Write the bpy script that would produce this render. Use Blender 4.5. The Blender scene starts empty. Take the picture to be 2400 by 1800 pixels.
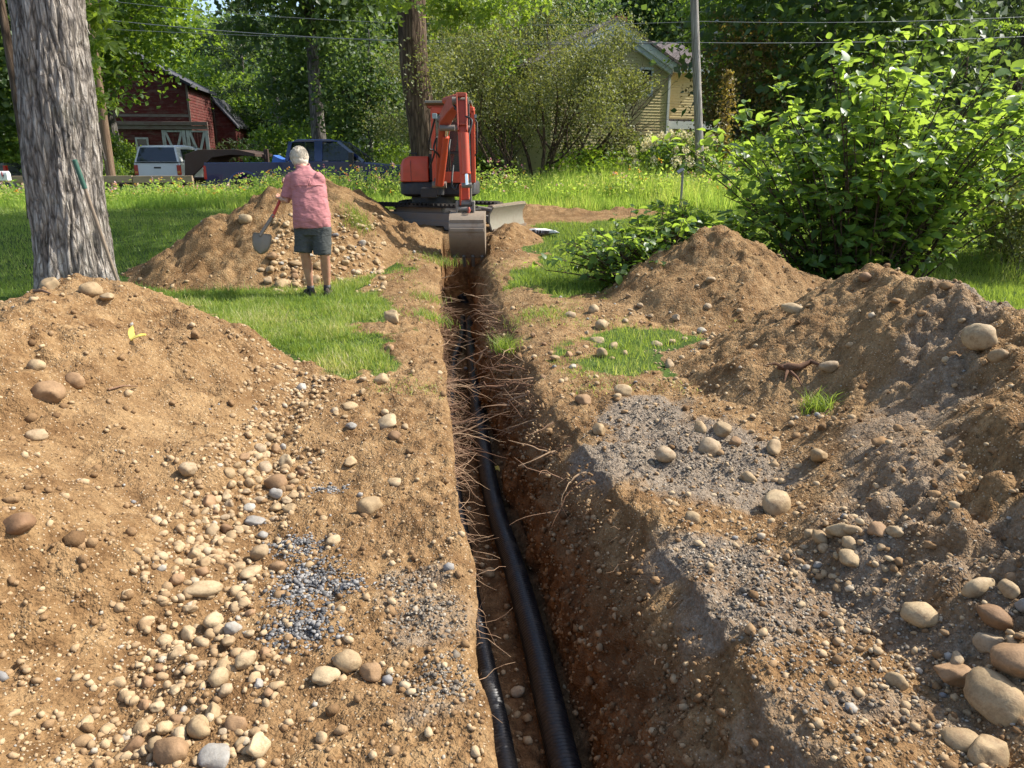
import bpy, math, random
import numpy as np
from mathutils import Vector, Matrix, Euler

SC = bpy.context.scene
COL = SC.collection
R = math.radians
rng = np.random.default_rng(7)
random.seed(7)

# ------------------------------------------------------------------ camera
EYE = Vector((0.0, 0.0, 1.62))
FPX = 1750.0                       # focal length in pixels of the 2400 px wide photograph
PITCH = math.atan(525.0 / FPX)     # horizon at photo row 375
cam_data = bpy.data.cameras.new("camera")
cam = bpy.data.objects.new("camera", cam_data)
COL.objects.link(cam)
cam.location = EYE
cam.rotation_euler = (R(90) - PITCH, 0, 0)
cam_data.sensor_fit = 'HORIZONTAL'
cam_data.sensor_width = 36.0
cam_data.lens = FPX / 2400.0 * 36.0
cam_data.clip_start = 0.05
cam_data.clip_end = 3000.0
SC.camera = cam

# ------------------------------------------------------------------ sky and sun
SUN_AZ, SUN_EL = R(77), R(46)      # azimuth from +Y (ahead) towards +X (right)
world = bpy.data.worlds.new("World")
SC.world = world
world.use_nodes = True
wn = world.node_tree.nodes; wl = world.node_tree.links
wn.clear()
wo = wn.new('ShaderNodeOutputWorld'); wb = wn.new('ShaderNodeBackground')
sky = wn.new('ShaderNodeTexSky'); sky.sky_type = 'NISHITA'; sky.sun_disc = False
sky.sun_elevation = SUN_EL; sky.sun_rotation = SUN_AZ
sky.air_density = 1.0; sky.dust_density = 2.0; sky.ozone_density = 1.0
wb.inputs['Strength'].default_value = 0.15
wl.new(sky.outputs[0], wb.inputs['Color']); wl.new(wb.outputs[0], wo.inputs['Surface'])
sun_data = bpy.data.lights.new("sun", 'SUN')
sun_data.energy = 4.4; sun_data.angle = R(0.55); sun_data.color = (1.0, 0.95, 0.87)
sun = bpy.data.objects.new("sun", sun_data); COL.objects.link(sun)
sd_ = Vector((math.sin(SUN_AZ) * math.cos(SUN_EL), math.cos(SUN_AZ) * math.cos(SUN_EL), math.sin(SUN_EL)))
sun.rotation_euler = sd_.to_track_quat('Z', 'Y').to_euler()
sun.location = (20, 10, 30)
SC.view_settings.view_transform = 'Standard'
SC.view_settings.look = 'None'
SC.view_settings.exposure = 0.9
SC.view_settings.gamma = 1.0
SC.view_settings.use_curve_mapping = False
try:
    SC.cycles.max_bounces = 7
    SC.cycles.diffuse_bounces = 3
    SC.cycles.glossy_bounces = 3
    SC.cycles.transmission_bounces = 5
    SC.cycles.transparent_max_bounces = 6
    SC.cycles.caustics_reflective = False
    SC.cycles.caustics_refractive = False
except Exception:
    pass

# ------------------------------------------------------------------ picture geometry helpers
CP, SP = math.cos(PITCH), math.sin(PITCH)
def ray(px, py):
    cx = (px - 1200.0) / FPX; cy = -(py - 900.0) / FPX
    return Vector((cx, CP + cy * SP, -SP + cy * CP))
def at(px, py, Y):
    """the point seen at photo pixel (px, py) that lies Y metres ahead"""
    d = ray(px, py)
    return EYE + d * (Y / d.y)

# ------------------------------------------------------------------ noise (numpy)
def _hash(ix, iy, seed):
    h = (ix.astype(np.int64) * 374761393 + iy.astype(np.int64) * 668265263 + seed * 1274126177) & 0xffffffff
    h = ((h ^ (h >> 13)) * 1274126177) & 0xffffffff
    h = (h ^ (h >> 16)) & 0xffffff
    return h / float(0xffffff)
def vnoise(x, y, seed=0):
    x = np.asarray(x, float); y = np.asarray(y, float)
    ix = np.floor(x); iy = np.floor(y); fx = x - ix; fy = y - iy
    fx = fx * fx * fx * (fx * (fx * 6 - 15) + 10); fy = fy * fy * fy * (fy * (fy * 6 - 15) + 10)
    a = _hash(ix, iy, seed); b = _hash(ix + 1, iy, seed); c = _hash(ix, iy + 1, seed); d = _hash(ix + 1, iy + 1, seed)
    return (a * (1 - fx) + b * fx) * (1 - fy) + (c * (1 - fx) + d * fx) * fy - 0.5
def fbm(x, y, seed=0, oct=4, gain=0.5):
    s = 0; a = 1.0
    for o in range(oct):
        c, sn = math.cos(o * 1.1 + 0.3), math.sin(o * 1.1 + 0.3)
        s = s + a * vnoise((x * c - y * sn) * 2 ** o, (x * sn + y * c) * 2 ** o, seed + 17 * o)
        a *= gain
    return s
def lumps(x, y, seed=0):
    """rounded lumps: squared distance to the nearest jittered cell point, 0..1"""
    ix = np.floor(x); iy = np.floor(y); best = np.full(np.shape(x), 9.0)
    for dx in (-1, 0, 1):
        for dy in (-1, 0, 1):
            cx = ix + dx; cy = iy + dy
            qx = cx + _hash(cx, cy, seed); qy = cy + _hash(cx, cy, seed + 5)
            r = 0.35 + 0.65 * _hash(cx, cy, seed + 9)
            best = np.minimum(best, ((x - qx) ** 2 + (y - qy) ** 2) / (r * r))
    return np.clip(1 - best, 0, 1)
def sstep(a, b, x):
    t = np.clip((x - a) / (b - a), 0, 1)
    return t * t * (3 - 2 * t)

# ------------------------------------------------------------------ object helpers
def tag(o, label=None, cat=None, group=None, kind=None):
    if label: o['label'] = label
    if cat: o['category'] = cat
    if group: o['group'] = group
    if kind: o['kind'] = kind
    return o
def empty(name, loc=(0, 0, 0), rz=0.0):
    o = bpy.data.objects.new(name, None)
    o.empty_display_size = 0.1
    o.location = loc; o.rotation_euler = (0, 0, rz)
    COL.objects.link(o)
    return o
def link(name, me, mat=None, parent=None, loc=None):
    o = bpy.data.objects.new(name, me)
    COL.objects.link(o)
    if mat is not None and not me.materials: me.materials.append(mat)
    if parent is not None: o.parent = parent
    if loc is not None: o.location = loc
    return o
def np_mesh(name, verts, faces, smooth=True, attrs=None, uv=None):
    """verts (N,3), faces (M,k) with constant k"""
    me = bpy.data.meshes.new(name)
    verts = np.ascontiguousarray(verts, dtype=np.float32); faces = np.ascontiguousarray(faces, dtype=np.int32)
    n, k = faces.shape
    me.vertices.add(len(verts)); me.vertices.foreach_set('co', verts.ravel())
    me.loops.add(n * k); me.loops.foreach_set('vertex_index', faces.ravel())
    me.polygons.add(n)
    me.polygons.foreach_set('loop_start', np.arange(0, n * k, k, dtype=np.int32))
    try: me.polygons.foreach_set('loop_total', np.full(n, k, dtype=np.int32))
    except Exception: pass
    me.polygons.foreach_set('use_smooth', np.full(n, bool(smooth)))
    for a, v in (attrs or {}).items():
        at_ = me.attributes.new(a, 'FLOAT', 'POINT')
        at_.data.foreach_set('value', np.ascontiguousarray(v, dtype=np.float32).ravel())
    me.update(calc_edges=True)
    return me
class MB:
    """collects boxes, tubes and prisms; build() links them as ONE mesh object"""
    def __init__(s): s.v = []; s.f = []
    def add(s, vs, fs):
        b = len(s.v); s.v += [tuple(p) for p in vs]; s.f += [tuple(i + b for i in f) for f in fs]; return s
    def box(s, c, d, rot=None):
        c = Vector(c); h = [x / 2 for x in d]; m = rot if rot is not None else Matrix.Identity(3)
        vs = [c + m @ Vector((sx * h[0], sy * h[1], sz * h[2])) for sx in (-1, 1) for sy in (-1, 1) for sz in (-1, 1)]
        return s.add(vs, [(0, 1, 3, 2), (4, 6, 7, 5), (0, 4, 5, 1), (2, 3, 7, 6), (0, 2, 6, 4), (1, 5, 7, 3)])
    def beam(s, a, b, w, h, up=(0, 0, 1)):
        """box from a to b, w across, h along up"""
        a = Vector(a); b = Vector(b); d = (b - a); L = d.length; d.normalize()
        u = Vector(up); x = d.cross(u)
        if x.length < 1e-4: u = Vector((0, 1, 0)); x = d.cross(u)
        x.normalize(); u = x.cross(d)
        m = Matrix((x, d, u)).transposed()
        return s.box((a + b) / 2, (w, L, h), m)
    def tube(s, pts, rad, n=8, cap=True):
        pts = [Vector(p) for p in pts]
        if not hasattr(rad, '__len__'): rad = [rad] * len(pts)
        b = len(s.v); T = []
        for i in range(len(pts)):
            t = pts[min(i + 1, len(pts) - 1)] - pts[max(i - 1, 0)]
            T.append(t.normalized() if t.length > 1e-9 else Vector((0, 0, 1)))
        u = Vector((0, 0, 1)) if abs(T[0].z) < 0.9 else Vector((1, 0, 0))
        x = T[0].cross(u).normalized()
        for i, p in enumerate(pts):
            x = (x - T[i] * x.dot(T[i]))
            x = x.normalized() if x.length > 1e-6 else T[i].orthogonal().normalized()
            y = T[i].cross(x)
            r = rad[i]
            rx, ry = (r if hasattr(r, '__len__') else (r, r))
            for k in range(n):
                a = 2 * math.pi * k / n
                s.v.append(tuple(p + x * (rx * math.cos(a)) + y * (ry * math.sin(a))))
        for i in range(len(pts) - 1):
            for k in range(n):
                k2 = (k + 1) % n
                s.f.append((b + i * n + k, b + i * n + k2, b + (i + 1) * n + k2, b + (i + 1) * n + k))
        if cap:
            s.f.append(tuple(b + k for k in reversed(range(n))))
            s.f.append(tuple(b + (len(pts) - 1) * n + k for k in range(n)))
        return s
    def cyl(s, a, b, r, n=16): return s.tube([a, b], [r, r], n)
    def prism(s, poly, d):
        """polygon (list of points) extruded by vector d"""
        d = Vector(d); n = len(poly); p = [Vector(q) for q in poly]
        vs = p + [q + d for q in p]
        fs = [tuple(reversed(range(n))), tuple(range(n, 2 * n))] + [(i, (i + 1) % n, n + (i + 1) % n, n + i) for i in range(n)]
        return s.add(vs, fs)
    def loft(s, rings, cap=True):
        b = len(s.v); n = len(rings[0])
        for r in rings: s.v += [tuple(p) for p in r]
        for i in range(len(rings) - 1):
            for k in range(n):
                k2 = (k + 1) % n
                s.f.append((b + i * n + k, b + i * n + k2, b + (i + 1) * n + k2, b + (i + 1) * n + k))
        if cap:
            s.f.append(tuple(b + k for k in reversed(range(n))))
            s.f.append(tuple(b + (len(rings) - 1) * n + k for k in range(n)))
        return s
    def mesh(s, name, smooth=False):
        me = bpy.data.meshes.new(name); me.from_pydata(s.v, [], s.f)
        if smooth: me.polygons.foreach_set('use_smooth', np.full(len(me.polygons), True))
        me.update(); return me
    def build(s, name, mat, parent=None, smooth=False, bevel=0.0, fix=True):
        me = s.mesh(name, smooth)
        if fix:
            import bmesh
            bm = bmesh.new(); bm.from_mesh(me); bmesh.ops.recalc_face_normals(bm, faces=bm.faces); bm.to_mesh(me); bm.free()
        o = link(name, me, mat, parent)
        if bevel > 0:
            m = o.modifiers.new('edge', 'BEVEL'); m.width = bevel; m.segments = 2; m.limit_method = 'ANGLE'; m.angle_limit = R(40)
            me.polygons.foreach_set('use_smooth', np.full(len(me.polygons), True))
            try:
                m.harden_normals = True
            except Exception: pass
        elif smooth:
            try:
                me.set_sharp_from_angle(angle=R(50))
            except Exception: pass
        return o
def text_part(name, body, size, mat, parent, loc, rot, extrude=0.002):
    c = bpy.data.curves.new(name, 'FONT'); c.body = body; c.size = size; c.extrude = extrude
    c.align_x = 'CENTER'; c.align_y = 'CENTER'
    t = bpy.data.objects.new(name + '_outline', c); COL.objects.link(t)
    dg = bpy.context.evaluated_depsgraph_get(); me = bpy.data.meshes.new_from_object(t.evaluated_get(dg))
    bpy.data.objects.remove(t); bpy.data.curves.remove(c)
    me.materials.clear()
    o = link(name, me, mat, parent); o.location = loc; o.rotation_euler = rot
    return o

# ------------------------------------------------------------------ materials
def newmat(name):
    m = bpy.data.materials.new(name); m.use_nodes = True
    nt = m.node_tree; nt.nodes.clear()
    out = nt.nodes.new('ShaderNodeOutputMaterial')
    return m, nt, out
class N:
    """small node-graph helper"""
    def __init__(s, nt): s.nt = nt
    def n(s, typ, **kw):
        o = s.nt.nodes.new(typ)
        for k, v in kw.items(): setattr(o, k, v)
        return o
    def l(s, a, b): s.nt.links.new(a, b)
    def val(s, sock, v):
        if hasattr(v, 'is_linked') or hasattr(v, 'links'): s.l(v, sock)
        else: sock.default_value = v
    def coord(s, kind='Object'): return s.n('ShaderNodeTexCoord').outputs[kind]
    def pos(s): return s.n('ShaderNodeNewGeometry').outputs['Position']
    def mapping(s, vec, scale=(1, 1, 1)):
        m = s.n('ShaderNodeMapping'); s.l(vec, m.inputs['Vector']); m.inputs['Scale'].default_value = scale; return m.outputs[0]
    def noise(s, vec, scale, detail=4, rough=0.55, dist=0.0):
        t = s.n('ShaderNodeTexNoise'); s.l(vec, t.inputs['Vector'])
        t.inputs['Scale'].default_value = scale; t.inputs['Detail'].default_value = detail
        t.inputs['Roughness'].default_value = rough; t.inputs['Distortion'].default_value = dist
        return t.outputs[0]
    def voro(s, vec, scale, feature='F1', out='Distance'):
        t = s.n('ShaderNodeTexVoronoi', feature=feature); s.l(vec, t.inputs['Vector']); t.inputs['Scale'].default_value = scale
        return t.outputs[out]
    def ramp(s, fac, stops):
        r = s.n('ShaderNodeValToRGB'); s.l(fac, r.inputs[0])
        e = r.color_ramp.elements
        while len(e) < len(stops): e.new(0.5)
        for i, (p, c) in enumerate(stops):
            e[i].position = p; e[i].color = (*c, 1) if len(c) == 3 else c
        return r.outputs[0]
    def mix(s, fac, a, b, mode='MIX'):
        m = s.n('ShaderNodeMix', data_type='RGBA', blend_type=mode)
        s.val(m.inputs[0], fac)
        for sock, v in ((m.inputs[6], a), (m.inputs[7], b)):
            if isinstance(v, tuple): sock.default_value = (*v, 1) if len(v) == 3 else v
            else: s.l(v, sock)
        return m.outputs[2]
    def math(s, op, a, b=0.0):
        m = s.n('ShaderNodeMath', operation=op); s.val(m.inputs[0], a); s.val(m.inputs[1], b); return m.outputs[0]
    def rng(s, v, a, b, c, d):
        m = s.n('ShaderNodeMapRange'); s.l(v, m.inputs[0])
        for i, x in enumerate((a, b, c, d)): m.inputs[i + 1].default_value = x
        return m.outputs[0]
    def attr(s, name, typ='GEOMETRY'):
        a = s.n('ShaderNodeAttribute', attribute_name=name, attribute_type=typ); return a.outputs['Fac']
    def orand(s): return s.n('ShaderNodeObjectInfo').outputs['Random']
    def bump(s, h, strength=0.5, dist=0.01):
        b = s.n('ShaderNodeBump'); b.inputs['Strength'].default_value = strength; b.inputs['Distance'].default_value = dist
        s.l(h, b.inputs['Height']); return b.outputs[0]
    def bsdf(s, col, rough=0.8, metal=0.0, normal=None, spec=0.5, **kw):
        p = s.n('ShaderNodeBsdfPrincipled')
        if isinstance(col, tuple): p.inputs['Base Color'].default_value = (*col, 1)
        else: s.l(col, p.inputs['Base Color'])
        s.val(p.inputs['Roughness'], rough); s.val(p.inputs['Metallic'], metal)
        p.inputs['Specular IOR Level'].default_value = spec
        for k, v in kw.items(): p.inputs[k].default_value = v
        if normal is not None: s.l(normal, p.inputs['Normal'])
        return p.outputs[0]
M = {}
def soil_nodes(g, vec, grey=None, deep=None):
    big = g.noise(vec, 1.3, 4, 0.6)
    mid = g.noise(vec, 9, 5, 0.65)
    fine = g.noise(vec, 70, 4, 0.7)
    c = g.ramp(mid, [(0.28, (0.12, 0.064, 0.026)), (0.47, (0.255, 0.152, 0.068)), (0.68, (0.4, 0.264, 0.13))])
    c = g.mix(g.rng(big, 0.42, 0.68, 0, 0.65), c, (0.165, 0.09, 0.039))
    c = g.mix(g.rng(g.noise(vec, 0.7, 5, 0.7), 0.5, 0.66, 0, 0.45), c, (0.41, 0.275, 0.14))
    c = g.mix(0.7, c, g.ramp(fine, [(0.3, (0.3, 0.27, 0.24)), (0.5, (0.8, 0.79, 0.78)), (0.68, (1.08, 1.08, 1.08))]), 'MULTIPLY')
    # small grit set in the soil
    vd = g.voro(vec, 75); vc = g.voro(vec, 75, out='Color')
    grit = g.math('MULTIPLY', g.math('LESS_THAN', vd, 0.26), g.math('GREATER_THAN', vc, 0.62))
    c = g.mix(g.math('MULTIPLY', grit, 0.75), c, (0.5, 0.4, 0.27))
    if grey is not None:
        gc = g.ramp(g.noise(vec, 55, 4, 0.75), [(0.28, (0.085, 0.066, 0.047)), (0.5, (0.21, 0.172, 0.13)), (0.72, (0.37, 0.315, 0.245))])
        gm = g.math('MULTIPLY', grey, 1.0)
        gm = g.rng(g.math('ADD', gm, g.math('MULTIPLY', g.math('SUBTRACT', g.noise(vec, 4.5, 6, 0.75), 0.5), 1.5)), 0.3, 0.85, 0, 0.85)
        c = g.mix(gm, c, gc)
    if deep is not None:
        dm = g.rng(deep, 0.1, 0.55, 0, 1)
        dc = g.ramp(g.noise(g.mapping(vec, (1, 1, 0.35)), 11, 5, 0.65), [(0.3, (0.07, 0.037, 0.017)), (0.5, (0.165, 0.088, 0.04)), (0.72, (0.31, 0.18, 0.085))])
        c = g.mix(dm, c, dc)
    h = g.math('ADD', g.math('MULTIPLY', fine, 0.6), g.math('MULTIPLY', mid, 1.2))
    h = g.math('ADD', h, g.math('MULTIPLY', g.math('SUBTRACT', 0.3, g.math('MINIMUM', vd, 0.3)), 1.0))
    wv = g.n('ShaderNodeVectorMath', operation='ADD'); g.l(vec, wv.inputs[0])
    dn = g.n('ShaderNodeTexNoise'); g.l(vec, dn.inputs['Vector']); dn.inputs['Scale'].default_value = 40; dn.inputs['Detail'].default_value = 2
    sc_ = g.n('ShaderNodeVectorMath', operation='SCALE'); g.l(dn.outputs[1], sc_.inputs[0]); sc_.inputs['Scale'].default_value = 0.018; g.l(sc_.outputs[0], wv.inputs[1])
    crumb = g.voro(wv.outputs[0], 38); crumb2 = g.voro(wv.outputs[0], 105)
    h = g.math('SUBTRACT', h, g.math('MULTIPLY', crumb, 0.75)); h = g.math('SUBTRACT', h, g.math('MULTIPLY', crumb2, 0.4))
    return c, h
def mk_soil():
    m, nt, out = newmat('soil'); g = N(nt); v = g.pos()
    c, h = soil_nodes(g, v, g.attr('grey'), g.attr('deep'))
    g.l(g.bsdf(c, 0.95, normal=g.bump(h, 0.75, 0.024), spec=0.12), out.inputs[0]); M['soil'] = m
def mk_ground():
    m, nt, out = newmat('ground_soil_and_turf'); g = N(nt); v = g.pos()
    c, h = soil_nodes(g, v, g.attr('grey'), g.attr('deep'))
    gr = g.ramp(g.noise(v, 3.5, 5, 0.7), [(0.3, (0.035, 0.06, 0.012)), (0.55, (0.075, 0.125, 0.025)), (0.75, (0.14, 0.17, 0.05))])
    dry = g.ramp(g.noise(v, 30, 3, 0.7), [(0.4, (0.5, 0.5, 0.5)), (0.65, (1.2, 1.15, 1.0))])
    gr = g.mix(0.7, gr, dry, 'MULTIPLY')
    lawn = g.attr('lawn')
    lm = g.rng(g.math('ADD', lawn, g.math('MULTIPLY', g.math('SUBTRACT', g.noise(v, 7, 5, 0.7), 0.5), 0.8)), 0.4, 0.6, 0, 1)
    c = g.mix(lm, c, gr)
    g.l(g.bsdf(c, 0.95, normal=g.bump(h, 0.75, 0.024), spec=0.12), out.inputs[0]); M['ground'] = m
def mk_stone(name, stops, dirt=0.6):
    m, nt, out = newmat(name); g = N(nt); v = g.coord('Object'); w = g.pos()
    r = g.orand()
    c = g.ramp(r, stops)
    n1 = g.noise(w, 16, 5, 0.65); n2 = g.noise(w, 120, 3, 0.7)
    c = g.mix(0.7, c, g.ramp(n1, [(0.3, (0.62, 0.58, 0.52)), (0.65, (1.08, 1.06, 1.02))]), 'MULTIPLY')
    c = g.mix(g.rng(g.noise(w, 22, 6, 0.78), 0.48, 0.68, 0, dirt), c, (0.22, 0.136, 0.068))
    c = g.mix(0.35, c, g.ramp(n2, [(0.35, (0.55, 0.55, 0.55)), (0.6, (1, 1, 1))]), 'MULTIPLY')
    h = g.math('ADD', g.math('MULTIPLY', n1, 1.0), g.math('MULTIPLY', n2, 0.35))
    g.l(g.bsdf(c, 0.75, normal=g.bump(h, 0.35, 0.01), spec=0.3), out.inputs[0]); M[name] = m
def mk_tint(name, stops, rough=0.85, attr='tint', spec=0.25, bumpscale=90, trans=0.0):
    m, nt, out = newmat(name); g = N(nt); w = g.pos()
    c = g.ramp(g.attr(attr), stops)
    n = g.noise(w, bumpscale, 3, 0.7)
    c = g.mix(0.45, c, g.ramp(n, [(0.3, (0.5, 0.48, 0.45)), (0.65, (1.1, 1.1, 1.1))]), 'MULTIPLY')
    g.l(g.bsdf(c, rough, normal=g.bump(n, 0.4, 0.006), spec=spec), out.inputs[0]); M[name] = m
def mk_leaf(name, stops, trans=0.45, tcol=(0.35, 0.5, 0.04), rough=0.42, spec=0.5, attr='tint', patch=0.0):
    """leaf: glossy front, light coming through from behind"""
    m, nt, out = newmat(name); g = N(nt)
    t = g.attr(attr)
    if patch: t = g.math('ADD', t, g.math('MULTIPLY', g.math('SUBTRACT', g.noise(g.pos(), patch, 3, 0.6), 0.5), 0.9))
    c = g.ramp(t, stops)
    b = g.bsdf(c, rough, spec=spec)
    tr = g.n('ShaderNodeBsdfTranslucent')
    g.l(g.mix(0.55, g.mix(1.0, c, (2.6, 2.6, 1.4), 'MULTIPLY'), tcol), tr.inputs['Color'])
    mx = g.n('ShaderNodeMixShader'); mx.inputs[0].default_value = trans
    g.l(b, mx.inputs[1]); g.l(tr.outputs[0], mx.inputs[2]); g.l(mx.outputs[0], out.inputs[0])
    M[name] = m
def mk_bark(name, c0, c1, c2, scale=(7, 7, 0.9), depth=0.04, moss=0.0):
    m, nt, out = newmat(name); g = N(nt); v = g.mapping(g.coord('Object'), scale)
    n1 = g.noise(v, 1.6, 7, 0.68, 0.6); vd = g.voro(g.mapping(g.coord('Object'), (scale[0] * 1.2, scale[1] * 1.2, scale[2] * 1.3)), 1.7, feature='DISTANCE_TO_EDGE')
    n2 = g.noise(g.coord('Object'), 60, 4, 0.7)
    crk = g.rng(vd, 0.0, 0.22, 0, 1)
    f = g.math('MULTIPLY', g.rng(n1, 0.25, 0.75, 0.1, 1), g.math('ADD', g.math('MULTIPLY', crk, 0.6), 0.4))
    c = g.ramp(f, [(0.12, c0), (0.4, c1), (0.75, c2)])
    c = g.mix(0.4, c, g.ramp(n2, [(0.3, (0.55, 0.55, 0.55)), (0.65, (1.1, 1.1, 1.1))]), 'MULTIPLY')
    if moss: c = g.mix(g.rng(g.noise(g.coord('Object'), 2.5, 5, 0.7), 0.55, 0.7, 0, moss), c, (0.16, 0.17, 0.12))
    h = g.math('ADD', f, g.math('MULTIPLY', n2, 0.12))
    g.l(g.bsdf(c, 0.92, normal=g.bump(h, 0.9, depth), spec=0.2), out.inputs[0]); M[name] = m
def mk_paint(name, col, rough=0.4, metal=0.0, wear=0.25, wcol=(0.2, 0.15, 0.1), spec=0.5, scale=6, coat=0.0, bump=0.1):
    m, nt, out = newmat(name); g = N(nt); v = g.coord('Object')
    n = g.noise(v, scale, 6, 0.7); n2 = g.noise(v, scale * 9, 4, 0.7)
    c = g.mix(g.rng(n, 0.5, 0.75, 0, wear), col, wcol)
    c = g.mix(g.rng(n2, 0.62, 0.74, 0, wear), c, wcol)
    r = g.rng(n, 0.3, 0.75, rough * 0.8, min(1, rough * 1.5 + wear * 0.2))
    kw = {}
    g.l(g.bsdf(c, r, metal, normal=g.bump(n2, bump, 0.004), spec=spec, **({'Coat Weight': coat} if coat else {})), out.inputs[0]); M[name] = m
def mk_glass(name, col=(0.02, 0.025, 0.03), rough=0.05, alpha=None):
    m, nt, out = newmat(name); g = N(nt)
    b = g.bsdf(col, rough, spec=0.8)
    if alpha is None: g.l(b, out.inputs[0])
    else:
        tr = g.n('ShaderNodeBsdfTransparent'); tr.inputs[0].default_value = (0.75, 0.82, 0.8, 1)
        mx = g.n('ShaderNodeMixShader'); mx.inputs[0].default_value = alpha
        g.l(tr.outputs[0], mx.inputs[1]); g.l(b, mx.inputs[2]); g.l(mx.outputs[0], out.inputs[0])
    M[name] = m
def mk_cloth(name, col, dark, scale=9, weave=260):
    m, nt, out = newmat(name); g = N(nt); v = g.coord('Object')
    n = g.noise(v, scale, 4, 0.6); w = g.noise(v, weave, 2, 0.6)
    c = g.mix(g.rng(n, 0.35, 0.7, 0, 0.6), col, dark)
    c = g.mix(0.35, c, g.ramp(w, [(0.35, (0.65, 0.65, 0.65)), (0.6, (1.05, 1.05, 1.05))]), 'MULTIPLY')
    h = g.math('ADD', g.math('MULTIPLY', g.noise(g.mapping(v, (1, 1, 2.2)), 7, 4, 0.5, 1.0), 1.0), g.math('MULTIPLY', w, 0.03))
    g.l(g.bsdf(c, 0.9, normal=g.bump(h, 0.5, 0.04), spec=0.2), out.inputs[0]); M[name] = m
def mk_board(name, c0, c1, worn, wear=0.5, rough=0.8, axis=(1, 8, 8), sp=0.25):
    """painted or bare boards: streaks along the grain, flaked paint, each board a little different"""
    m, nt, out = newmat(name); g = N(nt); v = g.coord('Object')
    r = g.orand(); gv = g.mapping(g.pos(), axis)
    n = g.noise(gv, 1.5, 6, 0.7); n2 = g.noise(g.pos(), 2.2, 6, 0.75)
    c = g.mix(r, c0, c1)
    c = g.mix(g.rng(g.math('ADD', g.math('MULTIPLY', n, 0.6), g.math('MULTIPLY', n2, 0.5)), 0.52, 0.66, 0, wear), c, worn)
    c = g.mix(0.5, c, g.ramp(g.noise(gv, 9, 4, 0.7), [(0.3, (0.6, 0.6, 0.6)), (0.65, (1.08, 1.08, 1.08))]), 'MULTIPLY')
    g.l(g.bsdf(c, rough, normal=g.bump(n, 0.3, 0.01), spec=sp), out.inputs[0]); M[name] = m

mk_soil(); mk_ground()
mk_stone('stone_tan', [(0.0, (0.33, 0.235, 0.13)), (0.3, (0.42, 0.31, 0.175)), (0.55, (0.47, 0.365, 0.225)), (0.75, (0.37, 0.27, 0.155)), (1.0, (0.41, 0.325, 0.22))], 0.85)
mk_stone('stone_brown', [(0.0, (0.22, 0.125, 0.065)), (0.5, (0.3, 0.19, 0.1)), (1.0, (0.36, 0.22, 0.12))], 0.7)
mk_stone('stone_grey', [(0.0, (0.27, 0.26, 0.24)), (0.5, (0.36, 0.34, 0.3)), (1.0, (0.44, 0.40, 0.33))], 0.35)
mk_tint('pebble', [(0.0, (0.17, 0.1, 0.05)), (0.25, (0.28, 0.18, 0.092)), (0.55, (0.4, 0.285, 0.16)), (0.8, (0.45, 0.345, 0.21)), (0.92, (0.34, 0.32, 0.28)), (1.0, (0.22, 0.21, 0.2))], bumpscale=60)
mk_tint('clod', [(0.0, (0.14, 0.082, 0.04)), (0.5, (0.25, 0.155, 0.078)), (1.0, (0.345, 0.23, 0.125))], 0.95, spec=0.1, bumpscale=140)
mk_tint('grey_chip', [(0.0, (0.06, 0.059, 0.058)), (0.5, (0.15, 0.146, 0.14)), (1.0, (0.34, 0.325, 0.3))], 0.7)
mk_tint('pebble_grey', [(0.0, (0.1, 0.083, 0.064)), (0.45, (0.2, 0.168, 0.128)), (0.8, (0.3, 0.255, 0.195)), (1.0, (0.44, 0.38, 0.29))], 0.92, spec=0.12)
mk_leaf('grass_blade', [(0.0, (0.085, 0.15, 0.025)), (0.45, (0.175, 0.25, 0.055)), (0.75, (0.29, 0.33, 0.1)), (0.9, (0.42, 0.39, 0.19)), (1.0, (0.52, 0.44, 0.26))], 0.4, (0.42, 0.5, 0.06), 0.5, 0.3)
mk_leaf('meadow_leaf', [(0.0, (0.1, 0.185, 0.035)), (0.4, (0.19, 0.29, 0.06)), (0.75, (0.31, 0.38, 0.1)), (1.0, (0.47, 0.41, 0.19))], 0.5, (0.48, 0.6, 0.1), 0.55, 0.25)
mk_leaf('maple_leaf', [(0.0, (0.035, 0.075, 0.016)), (0.5, (0.075, 0.14, 0.026)), (1.0, (0.15, 0.215, 0.04))], 0.45, (0.42, 0.55, 0.04), 0.45, 0.45)
mk_leaf('dark_leaf', [(0.0, (0.028, 0.052, 0.018)), (0.5, (0.055, 0.098, 0.03)), (1.0, (0.12, 0.165, 0.055))], 0.35, (0.28, 0.4, 0.06), 0.5, 0.4)
mk_leaf('needle', [(0.0, (0.025, 0.045, 0.02)), (0.5, (0.055, 0.082, 0.035)), (1.0, (0.14, 0.15, 0.065))], 0.25, (0.14, 0.2, 0.04), 0.6, 0.25)
mk_leaf('olive_leaf', [(0.0, (0.055, 0.075, 0.025)), (0.5, (0.115, 0.135, 0.045)), (0.85, (0.2, 0.215, 0.08)), (1.0, (0.33, 0.34, 0.2))], 0.35, (0.3, 0.3, 0.05), 0.5, 0.4)
mk_leaf('rusty_leaf', [(0.0, (0.09, 0.055, 0.025)), (0.5, (0.17, 0.125, 0.035)), (1.0, (0.23, 0.21, 0.05))], 0.35, (0.35, 0.25, 0.05), 0.5, 0.3)
mk_leaf('lime_leaf', [(0.0, (0.07, 0.14, 0.015)), (0.5, (0.13, 0.22, 0.025)), (1.0, (0.22, 0.3, 0.04))], 0.45, (0.4, 0.5, 0.03), 0.5, 0.3)
mk_leaf('big_leaf', [(0.0, (0.04, 0.09, 0.03)), (0.5, (0.08, 0.155, 0.045)), (0.85, (0.14, 0.22, 0.06)), (1.0, (0.22, 0.26, 0.08))], 0.5, (0.56, 0.7, 0.06), 0.4, 0.5)
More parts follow.
